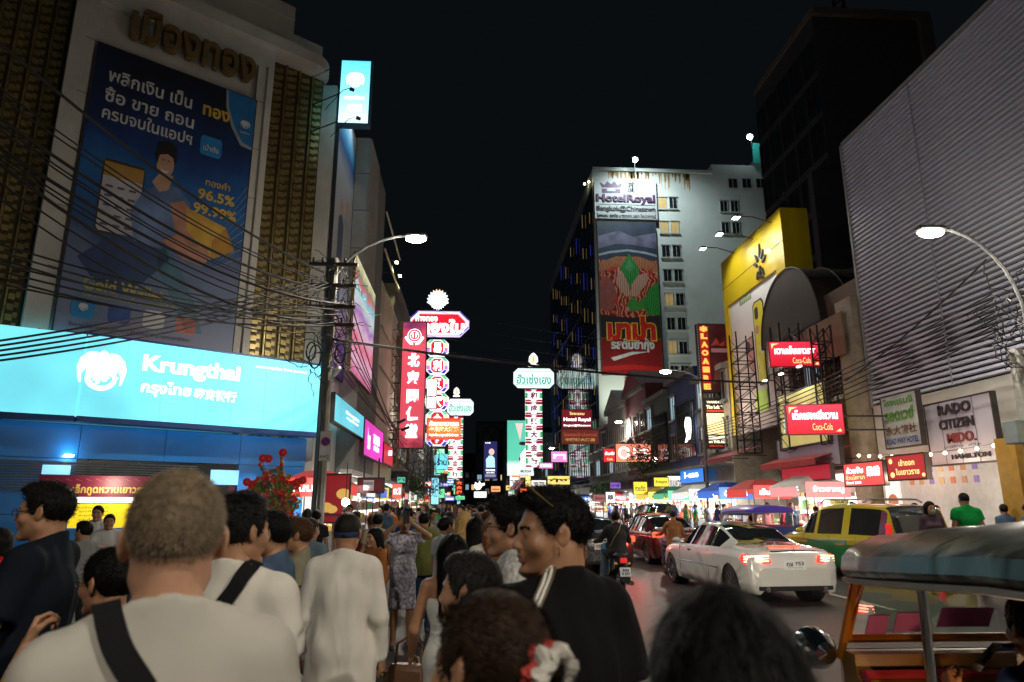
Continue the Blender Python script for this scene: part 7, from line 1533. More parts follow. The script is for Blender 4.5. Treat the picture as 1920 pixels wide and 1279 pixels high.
    if detail:      # door and boot shut lines
        m = MB(); zb_ = ST[4][3]
        for s in (-1, 1):
            for yy_ in ((1.72, 3.22) if kind == 'coupe' else (1.15, 2.15, 3.2)):
                m.tube([(s*hw*(.998 if z < zb_-.1 else .985), yy_, z) for z in (.36, .5, .7, zb_-.12, zb_-.04)], .005, 4)
            m.tube([(s*hw*.90, .12, zl-.02), (s*hw*.86, .5, zl+.05), (s*hw*.80, 1.0, zl+.07)], .005, 4)
        m.build('shut_line', black, t)
    for s in (-1, 1):
        m = MB(); yy = {'coupe': 3.15, 'sedan': 3.05, 'suv': 3.25}[kind]; m.sph((s*(hw+.08), yy, ST[4][3]+.05), (.10, .07, .065), 10, 6); m.cyl((s*(hw-.08), yy, ST[4][3]+.01), (s*(hw+.05), yy, ST[4][3]+.03), .02, n=5); m.build('mirror', paint, t, smooth=True)
    return t
pearl = M('paint_pearl', (.74, .73, .70), .22, .25, var=.02, coat=1)
wc = car('pearl white two door coupe turning its lit tail lights towards the viewer', 'car', (5.86, 12.55, .006), rad(4.5), pearl, L=4.70, W_=1.79, H=1.40, kind='coupe')
m = MB()
for s, y in ((-1, .9), (1, .9)): m.tube([(s*.905, 1.25, .56), (s*.908, 2.4, .58), (s*.90, 3.4, .56)], .010, 4)
m.tube([(-.45, -.004, .935), (0, -.012, .945), (.45, -.004, .935)], .012, 5); m.build('trim_strip', chrome, wc)
m = MB(); M4 = Matrix.Translation((0, -.012, .965)) @ Matrix.Rotation(rad(90), 4, 'X'); m.lathe([(.042, 0), (.05, 0), (.05, .012), (.042, .012), (.042, 0)], 20, M4)
for a in (90, 210, 330): m.cyl((0, -.018, .965), (.045*math.cos(rad(a)), -.018, .965+.045*math.sin(rad(a))), .006, .003, 5)
m.build('badge', chrome, wc)
m = MB(); letter(m, 'E 250', -.52, .985, .16, .035, y=.02, bold=.02); m.build('lettering', chrome, wc)
m = MB(); m.b2(-.30, .30, .30, .33, .995, 1.015); m.build('high_brake_light', tail_on, wc)
for s in (-1, 1): m = MB(); m.cyl((s*.55, -.03, .29), (s*.55, .1, .29), .045, n=12); m.build('exhaust', chrome, wc)
m = MB()
for s in (-1, 1): m.b2(s*.906-.006, s*.906+.006, 2.55, 2.72, .80, .83)
m.build('door_handle', chrome, wc)
def paintm(k, c, r=.25): return M('paint_'+k, c, r, .2, var=.03, coat=1)
car('dark grey saloon with glowing brake light just beyond the scooter', 'car', (3.45, 18.2, .006), rad(2), paintm('dark', (.03, .035, .04)), kind='sedan', lights='on', brake=False)
car('maroon saloon behind the brown helmeted rider', 'car', (6.3, 20.6, .006), rad(3), paintm('maroon', (.10, .015, .015)), kind='sedan', lights='on')
car('black saloon in the left lane beyond the grey one', 'car', (3.1, 25.5, .006), rad(1), paintm('black', (.015, .015, .018)), kind='sedan', brake=True)
car('silver saloon farther up the left lane', 'car', (4.6, 31, .006), 0, paintm('silver', (.35, .36, .37)), kind='sedan', group='far traffic', detail=0)
car('red hatchback in the right lane before the stalls', 'car', (8.2, 29, .006), 0, paintm('red', (.35, .02, .02)), kind='sedan', detail=0)
car('dark van like car by the white stalls on the right', 'car', (9.6, 34, .006), 0, paintm('navy', (.02, .03, .08)), L=4.7, H=1.8, kind='suv', detail=0)
for i, (x, y, l) in enumerate(((3.6, 38, 'small dark car far up the street, left lane'), (6.4, 40, 'small pale car far up the street, middle lane'), (4.4, 48, 'tiny dark car near the bus'), (7.6, 52, 'tiny car near the maroon hotel sign'), (5.2, 60, 'tiny car beyond the bus'))): car(l, 'car', (x, y, .006), 0, paintm('silver', (.35, .36, .37)) if i % 2 else paintm('dark', (.03, .035, .04)), kind='sedan', detail=0, brake=i % 2 == 0)
# taxi
yp_ = paintm('yellow', (.48, .40, .015), .3); gp_ = paintm('green', (.01, .20, .06), .3)
tx_ = car('yellow and green people carrier taxi with a roof rack behind the coupe', 'taxi', (11.0, 17.6, .006), rad(88), yp_, L=4.75, W_=1.83, H=1.78, kind='suv', lights='dim', two_tone=gp_, name='taxi')
tx_.location = (10.15, 15.2, .006); tx_.rotation_euler = (0, 0, rad(7))
m = MB()
for s in (-1, 1): m.tube([(s*.62, .7, 1.80), (s*.62, .85, 1.87), (s*.62, 2.6, 1.87), (s*.62, 2.75, 1.78)], .022, 5)
for y in (1.0, 2.3): m.tube([(-.62, y, 1.88), (.62, y, 1.88)], .02, 5)
m.build('roof_rack', alloy, tx_); m = MB(); m.box((0, 2.85, 1.82), (.5, .16, .14), bev=.03); o = m.build('taxi_sign', E('taxi_lit', (.9, .75, .2), .5), tx_); m = MB(); letter(m, 'TAXI-METER', 0, 1.82, .4, .08, y=2.76, bold=.03); m.build('lettering', ink, o)
car('dark car cut off by the right edge of the view above the tuk-tuk', 'car', (10.65, 8.3, .006), 0, paintm('grey2', (.06, .065, .07)), L=4.75, H=1.93, kind='suv', lights='dim')
# bus far away
q = PY(990, 912, 64); t = thing('bus', 'purple city bus with a red route display far up the street', 'bus', (q.x, 64, 0))
m = MB(); m.box((0, 5, 1.85), (2.5, 10, 2.9), bev=.15); m.build('body', paintm('purple', (.07, .03, .13)), t); m = MB(); m.box((0, -.03, 2.5), (2.0, .04, .9), bev=.01); m.build('rear_window', carglass, t); m = MB(); m.box((0, -.06, 2.95), (1.35, .03, .28)); m.build('route_display', E('led_route', (1, .12, .03), 2.5), t)
for s in (-1, 1): m = MB(); m.box((s*1.1, -.04, 3.15), (.14, .05, .12), bev=.01); m.box((s*1.1, -.04, 1.0), (.18, .05, .35), bev=.01); m.build('tail_light', tail_on, t)
for s in (-1, 1):
    for y in (2.2, 7.5): m = MB(); m.cyl((s*.95, y, .5), (s*1.22, y, .5), .5, n=18); m.build('wheel', tyre, t)
# ---------------------------------------------------------------- motorbikes
def motorbike(label, loc, rz, col, group=None, light=tail_dim):
    t = thing('motorbike', label, 'motorbike', loc, rz, group); P_ = paintm(*col)
    for y in (.0, 1.22):
        R = Matrix.Translation((0, y, .29)) @ Matrix.Rotation(rad(90), 4, 'Y'); m = MB(); m.lathe([(.20, -.045), (.26, -.05), (.29, -.02), (.29, .02), (.26, .05), (.20, .045), (.20, -.045)], 24, R); o = m.build('wheel', tyre, t, smooth=True)
        m = MB(); m.lathe([(.20, -.02), (.21, -.02), (.21, .02), (.20, .02), (.20, -.02)], 20, R); 
        for i in range(5): a = i*1.257; m.cyl((0, y, .29), (0, y+.2*math.cos(a), .29+.2*math.sin(a)), .012, n=5)
        m.build('rim', alloy, o)
    m = MB()        # tail fairing and seat hump tapering to the back
    for (y0, w0, z0, z1), (y1, w1, z2, z3) in (((-.34, .05, .66, .78), (-.12, .12, .56, .80)), ((-.12, .12, .56, .80), (.25, .14, .45, .78)), ((.25, .14, .45, .78), (.62, .11, .34, .62))):
        m.add([(-w0, y0, z0), (w0, y0, z0), (w0*.8, y0, z1), (-w0*.8, y0, z1), (-w1, y1, z2), (w1, y1, z2), (w1*.8, y1, z3), (-w1*.8, y1, z3)], [(0, 1, 2, 3), (7, 6, 5, 4), (0, 4, 5, 1), (1, 5, 6, 2), (2, 6, 7, 3), (3, 7, 4, 0)])
    m.add([(-.06, .62, .30), (.06, .62, .30), (.17, 1.0, .32), (-.17, 1.0, .32), (-.12, 1.02, .95), (.12, 1.02, .95), (.05, .92, .98), (-.05, .92, .98)], [(0, 1, 2, 3), (3, 2, 5, 4), (4, 5, 6, 7), (7, 6, 1, 0), (1, 6, 5, 2), (0, 3, 4, 7)])
    m.build('body', P_, t, smooth=True)
    m = MB(); m.box((0, .12, .80), (.25, .68, .09), bev=.035); m.build('seat', M('vinyl_black', (.02, .02, .02), .5), t, smooth=True)
    m = MB(); m.tube([(-.36, .78, 1.0), (-.12, .92, 1.02), (.12, .92, 1.02), (.36, .78, 1.0)], .016, 6); m.build('handlebar', black, t)
    for s in (-1, 1): m = MB(); m.cyl((s*.25, .86, 1.02), (s*.36, .84, 1.20), .006, n=4); m.box((s*.37, .84, 1.23), (.13, .02, .08), bev=.008); m.build('mirror', black, t)
    m = MB(); m.cyl((-.09, 1.12, .85), (-.09, 1.22, .29), .02, n=6); m.cyl((.09, 1.12, .85), (.09, 1.22, .29), .02, n=6); m.build('fork', alloy, t)
    m = MB(); m.box((0, -.36, .72), (.13, .05, .09), bev=.015); m.build('tail_light', light, t)
    m = MB(); m.add([(-.05, -.38, .62), (.05, -.38, .62), (.09, -.52, .36), (-.09, -.52, .36), (-.05, -.34, .62), (.05, -.34, .62), (.09, -.49, .36), (-.09, -.49, .36)], [(0, 1, 2, 3), (7, 6, 5, 4), (0, 3, 7, 4), (1, 5, 6, 2), (3, 2, 6, 7)]); m.build('mudguard', black, t)
    m = MB(); m.box((0, -.47, .52), (.21, .012, .17), R=Euler((rad(-20), 0, 0)).to_matrix(), bev=.004); o = m.build('number_plate', M('plate_white2', (.62, .62, .6), .4, emit=.10, ecol=(.9, .9, .85)), t)
    m = MB(); letter(m, '3กข', 0, .555, .12, .05, y=-.492, bold=.04); letter(m, '9 377', 0, .49, .15, .05, y=-.478-.03, bold=.04); m.build('lettering', ink, o)
    m = MB(); m.cyl((.16, -.30, .30), (.14, .35, .26), .045, .035, 10); m.build('exhaust', chrome, t); m = MB(); m.b2(-.14, .14, .38, .62, .18, .40); m.build('engine', M('engine', (.1, .1, .1), .4, .7), t)
    for s in (-1, 1): m = MB(); m.box((s*.13, -.27, .66), (.05, .05, .04), bev=.01); m.build('indicator', E('amber_dim', (.8, .3, .02), .4), t)
    return t
b0 = PZ = None
def PZf(px, py, Z=0): d = ray(px, py); return EYE+d*((Z-CZ)/d.z)
q = PZf(1163, 1122)
motorbike('dark scooter ridden away in the nearest lane with a white number plate', (q.x, q.y, .006), rad(2), ('bike', (.03, .03, .035)))
motorbike('motorbike with a glowing red tail light of the brown helmeted rider', (5.0, 16.9, .006), rad(-4), ('bike_red', (.15, .02, .02)), light=tail_brake)
motorbike('motorbike far up the lane left of the silver saloon', (2.3, 27, .006), 0, ('bike', (.03, .03, .035)), light=tail_brake)
lamp('POINT', (5.0, 16.3, .9), 14, (1, .06, .04), .05, 'tail_glow'); lamp('POINT', (4.25, 17.9, .85), 18, (1, .06, .04), .05, 'tail_glow')
lamp('POINT', (3.0, 25.2, .95), 30, (1, .06, .04), .05, 'tail_glow')
# ---------------------------------------------------------------- tuk-tuks
def tuktuk(label, loc, rz, roofm, body_m, trim_m, full=True, group=None):
    """x across, y forward (nose), ground 0; about 3.2 m long"""
    t = thing('tuk_tuk', label, 'tuk-tuk', loc, rz, group)
    # roof: padded canopy lofted along the length with a soft rounded nose
    m = MB(); secs = []
    for i in range(15):
        f = i/14; y = -.15+f*2.75; e = math.sqrt(max(0, 1-((f-.72)/.28)**2*.36)) if f > .72 else min(1, f*6+.85); hwd = .70*e; zt = 1.735-.10*max(0, f-.6)*2.5-.03*(1-min(1, f*8)); zl = 1.56-.10*max(0, f-.55)*2
        crease = .012*math.sin(f*math.pi*5)**2
        secs.append([(hwd*1.0, zl-.045), (hwd*1.04, zl-.01), (hwd*1.02, zl+.05), (hwd*.93, zl+.10-crease), (hwd*.70, zt-.015-crease), (hwd*.35, zt), (0, zt+.008)]); secs[-1] = (y, secs[-1])
    for s in (-1, 1):
        for i in range(14):
            for k in range(6):
                a = [(s*secs[i][1][k][0], secs[i][0], secs[i][1][k][1]), (s*secs[i+1][1][k][0], secs[i+1][0], secs[i+1][1][k][1]), (s*secs[i+1][1][k+1][0], secs[i+1][0], secs[i+1][1][k+1][1]), (s*secs[i][1][k+1][0], secs[i][0], secs[i][1][k+1][1])]
                m.add(a, [(0, 3, 2, 1) if s > 0 else (0, 1, 2, 3)])
    for e in (0, 14):
        P_ = [(x, secs[e][0], z) for x, z in secs[e][1]]+[(-x, secs[e][0], z) for x, z in secs[e][1][-2::-1]]; m.add(P_, [tuple(range(len(P_)))])
    P_ = []
    for i in range(14): m.add([(-secs[i][1][0][0], secs[i][0], secs[i][1][0][1]), (secs[i][1][0][0], secs[i][0], secs[i][1][0][1]), (secs[i+1][1][0][0], secs[i+1][0], secs[i+1][1][0][1]), (-secs[i+1][1][0][0], secs[i+1][0], secs[i+1][1][0][1])], [(0, 1, 2, 3)])
    rf = m.build('roof', roofm, t, smooth=True, weld=.002)
    m = MB()
    for s in (-1, 1): m.tube([(s*secs[i][1][0][0]*1.02, secs[i][0], secs[i][1][0][1]-.012) for i in range(15)], .014, 5)
    m.tube([(-secs[14][1][0][0], secs[14][0]+.0, secs[14][1][0][1]-.012), (secs[14][1][0][0], secs[14][0], secs[14][1][0][1]-.012)], .014, 5); m.build('piping', M('piping', (.25, .25, .24), .3, .4), rf)
    for s in (-1, 1):
        for y0, y1, z1, nm_, mt in ((1.98, 1.94, 1.53, 'post', chrome), (-.1, -.1, 1.56, 'post', chrome), (2.66, 2.42, 1.47, 'windscreen_pillar', trim_m)):
            m = MB(); m.cyl((s*.60, y0, .55 if nm_ == 'post' else 1.05), (s*.60, y1, z1), .019, n=8); m.build(nm_, mt, t, smooth=True)
    m = MB(); P_ = [(-.57, 2.64, 1.14), (.57, 2.64, 1.14), (.55, 2.44, 1.46), (-.55, 2.44, 1.46)]; m.add(P_, [(0, 1, 2, 3)]); m.build('windscreen', M('clear_glass', (.5, .5, .55), .03, trans=1, alpha=.35), t)
    m = MB(); m.tube(P_+[P_[0]], .022, 6); m.build('windscreen_frame', trim_m, t)
    # nose cowl, floor, tub, seat
    m = MB(); m.add([(-.60, 2.66, 1.09), (.60, 2.66, 1.09), (.42, 3.05, .60), (-.42, 3.05, .60), (-.40, 3.02, .30), (.40, 3.02, .30), (.58, 2.55, .26), (-.58, 2.55, .26)], [(0, 3, 2, 1), (3, 4, 5, 2), (4, 7, 6, 5), (0, 7, 4, 3), (1, 2, 5, 6)]); m.build('cowl', body_m, t); m = MB(); m.tube([(-.60, 1.94, .67), (-.58, 2.5, 1.01), (.58, 2.5, 1.01), (.60, 1.94, .67), (-.60, 1.94, .67)], .022, 6); m.build('shelf_rim', body_m, t)
    m = MB(); m.b2(-.62, .62, -.15, 2.55, .26, .32); m.b2(-.63, -.59, -.2, 1.1, .32, .78); m.b2(.59, .63, -.2, 1.1, .32, .78); m.b2(-.63, .63, -.24, -.19, .30, 1.12); m.build('tub', body_m, t)
    m = MB(); m.b2(-.60, .60, 2.52, 2.64, .32, 1.09); m.add([(-.60, 1.95, .66), (.60, 1.95, .66), (.60, 2.52, 1.00), (-.60, 2.52, 1.00), (-.60, 1.95, .60), (.60, 1.95, .60), (.60, 2.52, .9), (-.60, 2.52, .9)], [(0, 1, 2, 3), (7, 6, 5, 4), (0, 4, 5, 1), (1, 5, 6, 2), (0, 3, 7, 4)]); m.build('dashboard', M('dash_yellow', (.22, .10, .012), .45, dirt=.3), t)
    m = MB(); m.box((0, .18, .62), (1.1, .55, .14), bev=.04); m.box((0, -.10, .92), (1.1, .12, .5), bev=.04); m.build('rear_seat', M('seat_maroon', (.22, .03, .05), .5), t); m = MB(); m.box((0, 1.55, .66), (.8, .42, .12), bev=.04); m.build('driver_seat', M('seat_dark', (.04, .03, .03), .5), t)
    m = MB(); m.cyl((0, 2.5, .6), (0, 2.22, 1.17), .025, n=6); m.tube([(-.34, 2.06, 1.13), (-.15, 2.2, 1.18), (.15, 2.2, 1.18), (.34, 2.06, 1.13)], .018, 6); m.build('handlebar', chrome, t)
    m = MB(); m.cyl((0, 2.78, .24), (0, 2.78, .24+.001), .001)
    for x, y in ((0, 2.75), (-.56, .35), (.56, .35)):
        R = Matrix.Translation((x, y, .24)) @ Matrix.Rotation(rad(90), 4, 'Y'); m = MB(); m.lathe([(.15, -.06), (.21, -.065), (.24, -.03), (.24, .03), (.21, .065), (.15, .06), (.05, .04), (0, .04)], 20, R); m.build('wheel', tyre, t, smooth=True)
    for s in (-1, 1):
        m = MB(); M4 = Matrix.Translation((s*.67, 2.74, 1.07)) @ Matrix.Rotation(rad(-90), 4, 'X'); m.lathe([(.0, -.10), (.05, -.09), (.085, -.03), (.10, .05), (.10, .07), (.0, .075)], 20, M4); o = m.build('headlight', chrome, t, smooth=True)
        m = MB(); m.lathe([(0, .076), (.09, .076), (.09, .08), (0, .088)], 16, M4); m.build('lens', E('headlight', (1, .88, .65), 14), o)
        m = MB(); m.sph((s*.50, 2.72, .98), (.035, .035, .03), 8, 6); m.build('indicator', E('amber_dim', (.8, .3, .02), .4), t)
    return t
# foreground tuk-tuk, nose towards the coupe
TKX, TKY, TKR = 3.15, 2.55, rad(20)
tk = tuktuk('foreground tuk-tuk with a padded dark green vinyl roof and a red and white floor', (2.36, .80, .006), rad(-1), M('vinyl_green', (.022, .026, .018), .27, 0, var=.15, scale=2, bump=.35, bscale=6), M('tuk_red', (.30, .02, .03), .3, coat=.6), M('tuk_orange', (.42, .14, .01), .3, coat=.5))
m = MB()
for i in range(5):
    y = 2.02+i*.09; z = .674+(y-1.95)*.596; m.add([(-.5, y, z), (.5, y, z), (.5, y+.03, z+.018), (-.5, y+.03, z+.018)], [(0, 1, 2, 3)])
m.build('floor_ridge', black, tk)
m = MB(); m.add([(-.54, 1.99, .690), (.54, 1.99, .690), (.54, 2.46, .970), (-.54, 2.46, .970)], [(0, 1, 2, 3)]); m.build('floor_mat', M('mat_white', (.50, .46, .48), .5, dirt=.3), tk)
m = MB(); 
for x, w_, z_ in ((-.44, .10, 1.02), (-.28, .14, 1.03), (.0, .26, 1.05), (.34, .2, 1.04)): m.box((x, 2.585, z_+.19), (w_, .006, .11), R=Euler((rad(32), 0, 0)).to_matrix())
m.build('sticker', M('sticker_neon_reflection', (.50, .14, .36), .4), tk)  # stickers on the glass, their pink painted in for the purple neon reflection
# side panels in white with red edging
for s in (-1, 1):
    m = MB(); m.add([(s*.605, 2.66, .84), (s*.655, 1.2, .40), (s*.655, 1.2, .30), (s*.605, 2.75, .30)], [(0, 1, 2, 3)]); m.build('side_panel', M('side_white', (.5, .48, .5), .4), tk)
m = MB(); M4 = Matrix.Translation((.30, 2.28, .83)); m.sph((-.28, 2.08, .77), (.035, .025, .03), 10, 6); m.build('dash_lamp', E('amber_lamp', (1, .45, .1), 6), tk)
lamp('POINT', (2.08, 2.80, .86), 5, (1, .6, .3), .04, 'dash_light'); lamp('SPOT', (1.85, 3.75, 1.07), 1500, (1, .88, .68), .05, 'headlight_beam', aim=(5.6, 12.6, .45), cone=22, blend=.6)
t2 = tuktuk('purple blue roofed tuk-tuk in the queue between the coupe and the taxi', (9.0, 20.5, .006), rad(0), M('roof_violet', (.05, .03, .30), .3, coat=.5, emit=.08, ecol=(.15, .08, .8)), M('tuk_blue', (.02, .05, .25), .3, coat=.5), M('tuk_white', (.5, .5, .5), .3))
# ================================================================ people
from mathutils.bvhtree import BVHTree
def spot(px, py, Y): return (px-880)/1317*Y, CZ-(py-945)/1317*Y
BLK = (.006, .005, .0045); BRN = (.06, .028, .012)
def WP(T, p): return worldmat(T) @ Vector(p)
def kid(T, n): return next((c for c in T.children if c.name.split('.')[0] == n), None)
def headp(T, p, head=(0, 0, 0)): return Euler((head[1], head[2], head[0])).to_matrix() @ Vector(p)+Vector(T['_hc'])
def strap(T, pts, width, mat, name='strap', off=.008, n=24):
    """a flat band laid over the shirt along the way-points (local)"""
    sh_ = kid(T, 'shirt') or kid(T, 'dress'); me = sh_.data; bv = BVHTree.FromPolygons([v.co for v in me.vertices], [tuple(p.vertices) for p in me.polygons])
    P = []; N = []
    pts = [Vector(p) for p in pts]
    for i in range(n+1):
        f = i/n*(len(pts)-1); k = min(int(f), len(pts)-2); q = pts[k].lerp(pts[k+1], f-k); c, nn, _, d = bv.find_nearest(q); P.append(c+nn*off); N.append(nn)
    for _ in range(2): P = [P[0]]+[(P[i-1]+P[i]*2+P[i+1])/4 for i in range(1, n)]+[P[-1]]
    m = MB(); vs = []
    for i in range(n+1):
        t = (P[min(i+1, n)]-P[max(i-1, 0)]).normalized(); s = t.cross(N[i]).normalized()*width/2; e = N[i]*.004; vs += [P[i]-s-e, P[i]+s-e, P[i]+s+e, P[i]-s+e]
    fs = []
    for i in range(n):
        for k in range(4): fs.append((i*4+k, i*4+(k+1) % 4, i*4+4+(k+1) % 4, i*4+4+k))
    m.add(vs, fs+[(3, 2, 1, 0), (n*4, n*4+1, n*4+2, n*4+3)]); return m.build(name, mat, T, smooth=True)
def glasses(T, head=(0, 0, 0), mat=None, sun=False, up_=False):
    m = MB(); g = MB(); dz = 0
    R = Euler((rad(-38), 0, 0)).to_matrix() if up_ else Matrix.Identity(3)
    def h(p): 
        p = Vector(p)
        if up_: p = R @ p+Vector((0, -.020, .074))
        return headp(T, p, head)
    for s in (-1, 1):
        ring = [h((s*.033+.024*math.cos(a), -.105, .0+.018*math.sin(a))) for a in [i*math.pi/8 for i in range(16)]]; m.tube(ring+[ring[0]], .0018, 4)
        g.add(ring, [tuple(range(16))]); m.tube([h((s*.057, -.104, .004)), h((s*.075, -.08, .006)), h((s*.083, .0, .004))], .002, 4)
    m.tube([h((-.010, -.107, .003)), h((.010, -.107, .003))], .002, 4)
    o = m.build('glasses', mat or black, T); g.build('lens', M('lens_dark', (.01, .01, .012), .05, coat=1) if sun else M('lens_clear', (.6, .6, .6), .03, alpha=.12), o)
def P_(label, px, py, Y, rz, **kw):
    x, z = spot(px, py, Y); return person(label, (x, Y, .006), rad(rz), H=z, **kw)
# nearest figures
p1 = P_('fair man with cropped grey blond hair and a white tee, nearest the camera from behind', 350, 896, 1.42, 204, build=.98, skin_k='fair', hair=('buzz', (.17, .125, .08), dict(thick=.004, strands=9000, slen=.008, swidth=.0006, h=.004)), top=('tee', (.46, .43, .38)))
nylon = M('nylon_black', (.012, .012, .014), .6, bump=.4, bscale=600)
strap(p1, [(.10, .03, 1.50), (.07, .12, 1.42), (-.02, .16, 1.30), (-.12, .16, 1.15), (-.17, .10, 1.0)], .042, nylon)
HB = ('short', BLK, dict(strands=5000, slen=.018))
p2 = P_('heavy man in black tee and glasses eating from a bowl at the left edge', 122, 914, 3.6, -82, build=1.12, fat=.05, hair=('quiff', BLK, dict(strands=3500, slen=.02)), top=('tee', (.007, .010, .016)), bottom=((.02, .02, .022), 'shorts'), sleeve=.75, arms={1: ((.27, -.06, 1.10), (.13, -.33, 1.20), .9, (-.8, 0, .5)), -1: ((-.26, -.10, 1.10), (-.10, -.36, 1.22), .9, (.8, 0, .5))})
glasses(p2); b = WP(p2, (.02, -.44, 1.26))
t = thing('bowl', 'translucent plastic dessert bowl with a straw held by the man in black at left', 'bowl', b); m = MB(); m.lathe([(0, -.035), (.05, -.035), (.085, .035), (.08, .035), (.046, -.028), (0, -.028)], 24); m.build('bowl_body', M('plastic_clear', (.6, .65, .65), .15, alpha=.6), t, smooth=True); m = MB(); m.sph((0, 0, .01), (.065, .065, .02), 14, 6); m.build('dessert', M('coconut', (.6, .58, .5), .4), t); m = MB(); m.cyl((.0, .0, -.02), (.06, .01, .17), .004, n=6); m.build('straw', M('straw_white', (.6, .6, .6), .4), t)
m = MB(); w_ = Vector((.155, -.265, 1.172)); m.cyl(w_-Vector((.006, -.012, -.004)), w_+Vector((.006, -.012, .004))*1.0, .036, n=16); m.build('watch', M('watch_black', (.012, .012, .014), .3), p2)
p3 = P_('woman with tied back hair and glasses in black, hand raised to her chin', 246, 1030, 2.75, -112, fem=True, hair=('up', BLK, dict(strands=4000, slen=.03)), top=('tee', (.007, .007, .008)), bottom=((.03, .03, .035), 'pants'), arms={1: ((.24, -.20, 1.13), (.10, -.25, 1.37), 1.0, (-.7, .6, .2))})
glasses(p3); strap(p3, [(.06, .05, 1.48), (.09, .12, 1.38), (.14, .12, 1.25), (.20, .06, 1.1)], .028, M('strap_tan', (.42, .32, .16), .6))
p4 = P_('man in a white tee with a wide black shoulder strap behind the blond man', 462, 935, 2.65, 172, build=1.03, hair=('short', BLK, dict(strands=5000, slen=.018)), top=('tee', (.64, .60, .53)), head=(rad(-25), 0, 0), sleeve=.72)
strap(p4, [(-.09, .03, 1.49), (-.06, .12, 1.42), (.02, .15, 1.30), (.12, .14, 1.12), (.18, .08, .98)], .05, nylon)
p5 = P_('man in a slate blue tee standing in profile, looking left past the stalls', 524, 964, 4.2, -95, build=1.06, hair=('quiff', BLK, dict(strands=3500, slen=.02)), top=('tee', (.07, .11, .18)), arms={1: ((.24, -.02, 1.13), (.12, -.26, 1.20), .8)})
p6_ = P_('young man with brown hair and olive tee beside the man in slate blue', 570, 974, 5.3, -85, build=.9, hair=('quiff', BRN, dict(strands=3500, slen=.02)), top=('tee', (.22, .20, .13)))
p7 = P_('man in a navy cap and long white shirt seen from behind in mid crowd', 657, 964, 4.4, 178, build=1.02, hair=('cap', (.03, .05, .11), {}), top=('long', (.66, .62, .55)), bottom=((.035, .05, .09), 'jeans'), shirt_len=.72, wr=1.4)
p8 = P_('woman in a grey elephant print dress holding a phone up with both hands', 762, 965, 9.3, 8, fem=True, hair=('up', BLK, {}), top=('dress', (.42, .40, .46), M('elephant_print', (.40, .38, .45), .8, var=.75, scale=26, bump=.1)), bottom=None, shirt_len=.50, arms={1: ((.32, -.16, 1.42), (.07, -.30, 1.60), .9, (0, 1, 0)), -1: ((-.32, -.16, 1.42), (-.07, -.30, 1.60), .9, (0, 1, 0))}, sleeve=.6)
q = WP(p8, (0, -.34, 1.67)); t = thing('phone', 'dark phone held up by the woman in the elephant print dress', 'phone', q, rad(8)); m = MB(); m.box((0, 0, 0), (.08, .012, .16), bev=.005); m.build('case', black, t); m = MB(); m.box((.02, -.008, .05), (.025, .006, .03), bev=.002); m.build('camera_bump', chrome, t)
m = MB()
p9 = P_('girl with a black bob in a rust brown top beside the elephant print dress', 708, 990, 8.2, -50, fem=True, hair=('bob', BLK, {}), top=('long', (.30, .11, .03)), bottom=((.05, .05, .06), 'pants'), detail=0)
p10 = P_('man in an olive green tee and dark jeans behind the phone woman', 797, 962, 10.4, 175, build=1.08, hair=('short', BLK, {}), top=('tee', (.16, .17, .05)), bottom=((.02, .035, .07), 'jeans'), detail=0)
P_('man in a cream tee just left of the raised phone', 712, 964, 10.8, 180, hair=('short', BLK, {}), top=('tee', (.45, .38, .26)), detail=0)
P_('woman in a white top with hair tied up, right of the olive tee', 838, 970, 8.6, 130, fem=True, hair=('up', BLK, {}), top=('tee', (.60, .62, .64)), bottom=((.05, .08, .14), 'jeans'), detail=0)
P_('woman with long blonde hair walking away in mid crowd', 872, 962, 8.4, 172, fem=True, hair=('long', (.55, .36, .14), dict(strands=2500, slen=.10)), top=('tee', (.5, .5, .5)))
P_('woman with long black hair and pale top walking away beside the blonde', 893, 972, 7.4, 178, fem=True, hair=('long', BLK, dict(strands=2500, slen=.10)), top=('tee', (.55, .52, .5)))
P_('woman with long auburn hair and a cream knit top walking away', 925, 971, 6.4, 182, fem=True, hair=('long', (.22, .075, .03), dict(strands=3000, slen=.11)), top=('long', (.60, .54, .46)))
p13 = P_('woman with long black hair in an off shoulder white dress carrying a handbag', 850, 1004, 4.5, 168, fem=True, hair=('long', BLK, dict(strands=4500, slen=.12)), top=('strapless', (.62, .62, .60)), bottom=((.60, .60, .58), 'skirt'), head=(rad(15), 0, 0), shirt_len=.5, arms={1: ((.24, .02, 1.10), (.30, -.12, .90), .9)})
q = WP(p13, (.32, -.14, .74)); t = thing('handbag', 'tan leather handbag with a fluffy trim hanging from the white dress woman\'s arm', 'handbag', q, rad(160))
m = MB(); m.box((0, 0, 0), (.27, .12, .21), bev=.03); m.build('bag_body', M('leather_tan', (.20, .10, .055), .45, bump=.3), t, smooth=True); m = MB(); m.tube([(-.09, 0, .10), (-.08, 0, .22), (0, 0, .27), (.08, 0, .22), (.09, 0, .10)], .009, 6); m.build('handle', M('leather_tan', (.20, .10, .055), .45, bump=.3), t); m = MB(); m.box((0, -.062, .05), (.24, .008, .09), bev=.003); m.build('flap', M('leather_dark', (.14, .07, .04), .45), t); m = MB(); r7 = random.Random(1)
for k in range(40): m.sph((.14+r7.uniform(-.03, .03), r7.uniform(-.05, .05), r7.uniform(-.10, .08)), r7.uniform(.018, .032), 6, 4)
m.build('fluffy_trim', M('fluff', (.40, .28, .20), .9), t)
p14 = P_('short older man in profile with cropped dark hair, right of the white dress', 888, 1042, 2.42, -112, build=.98, skin_k='mid', hair=('short', (.03, .027, .025), dict(strands=6000, slen=.012)), top=('tee', (.25, .28, .33)))
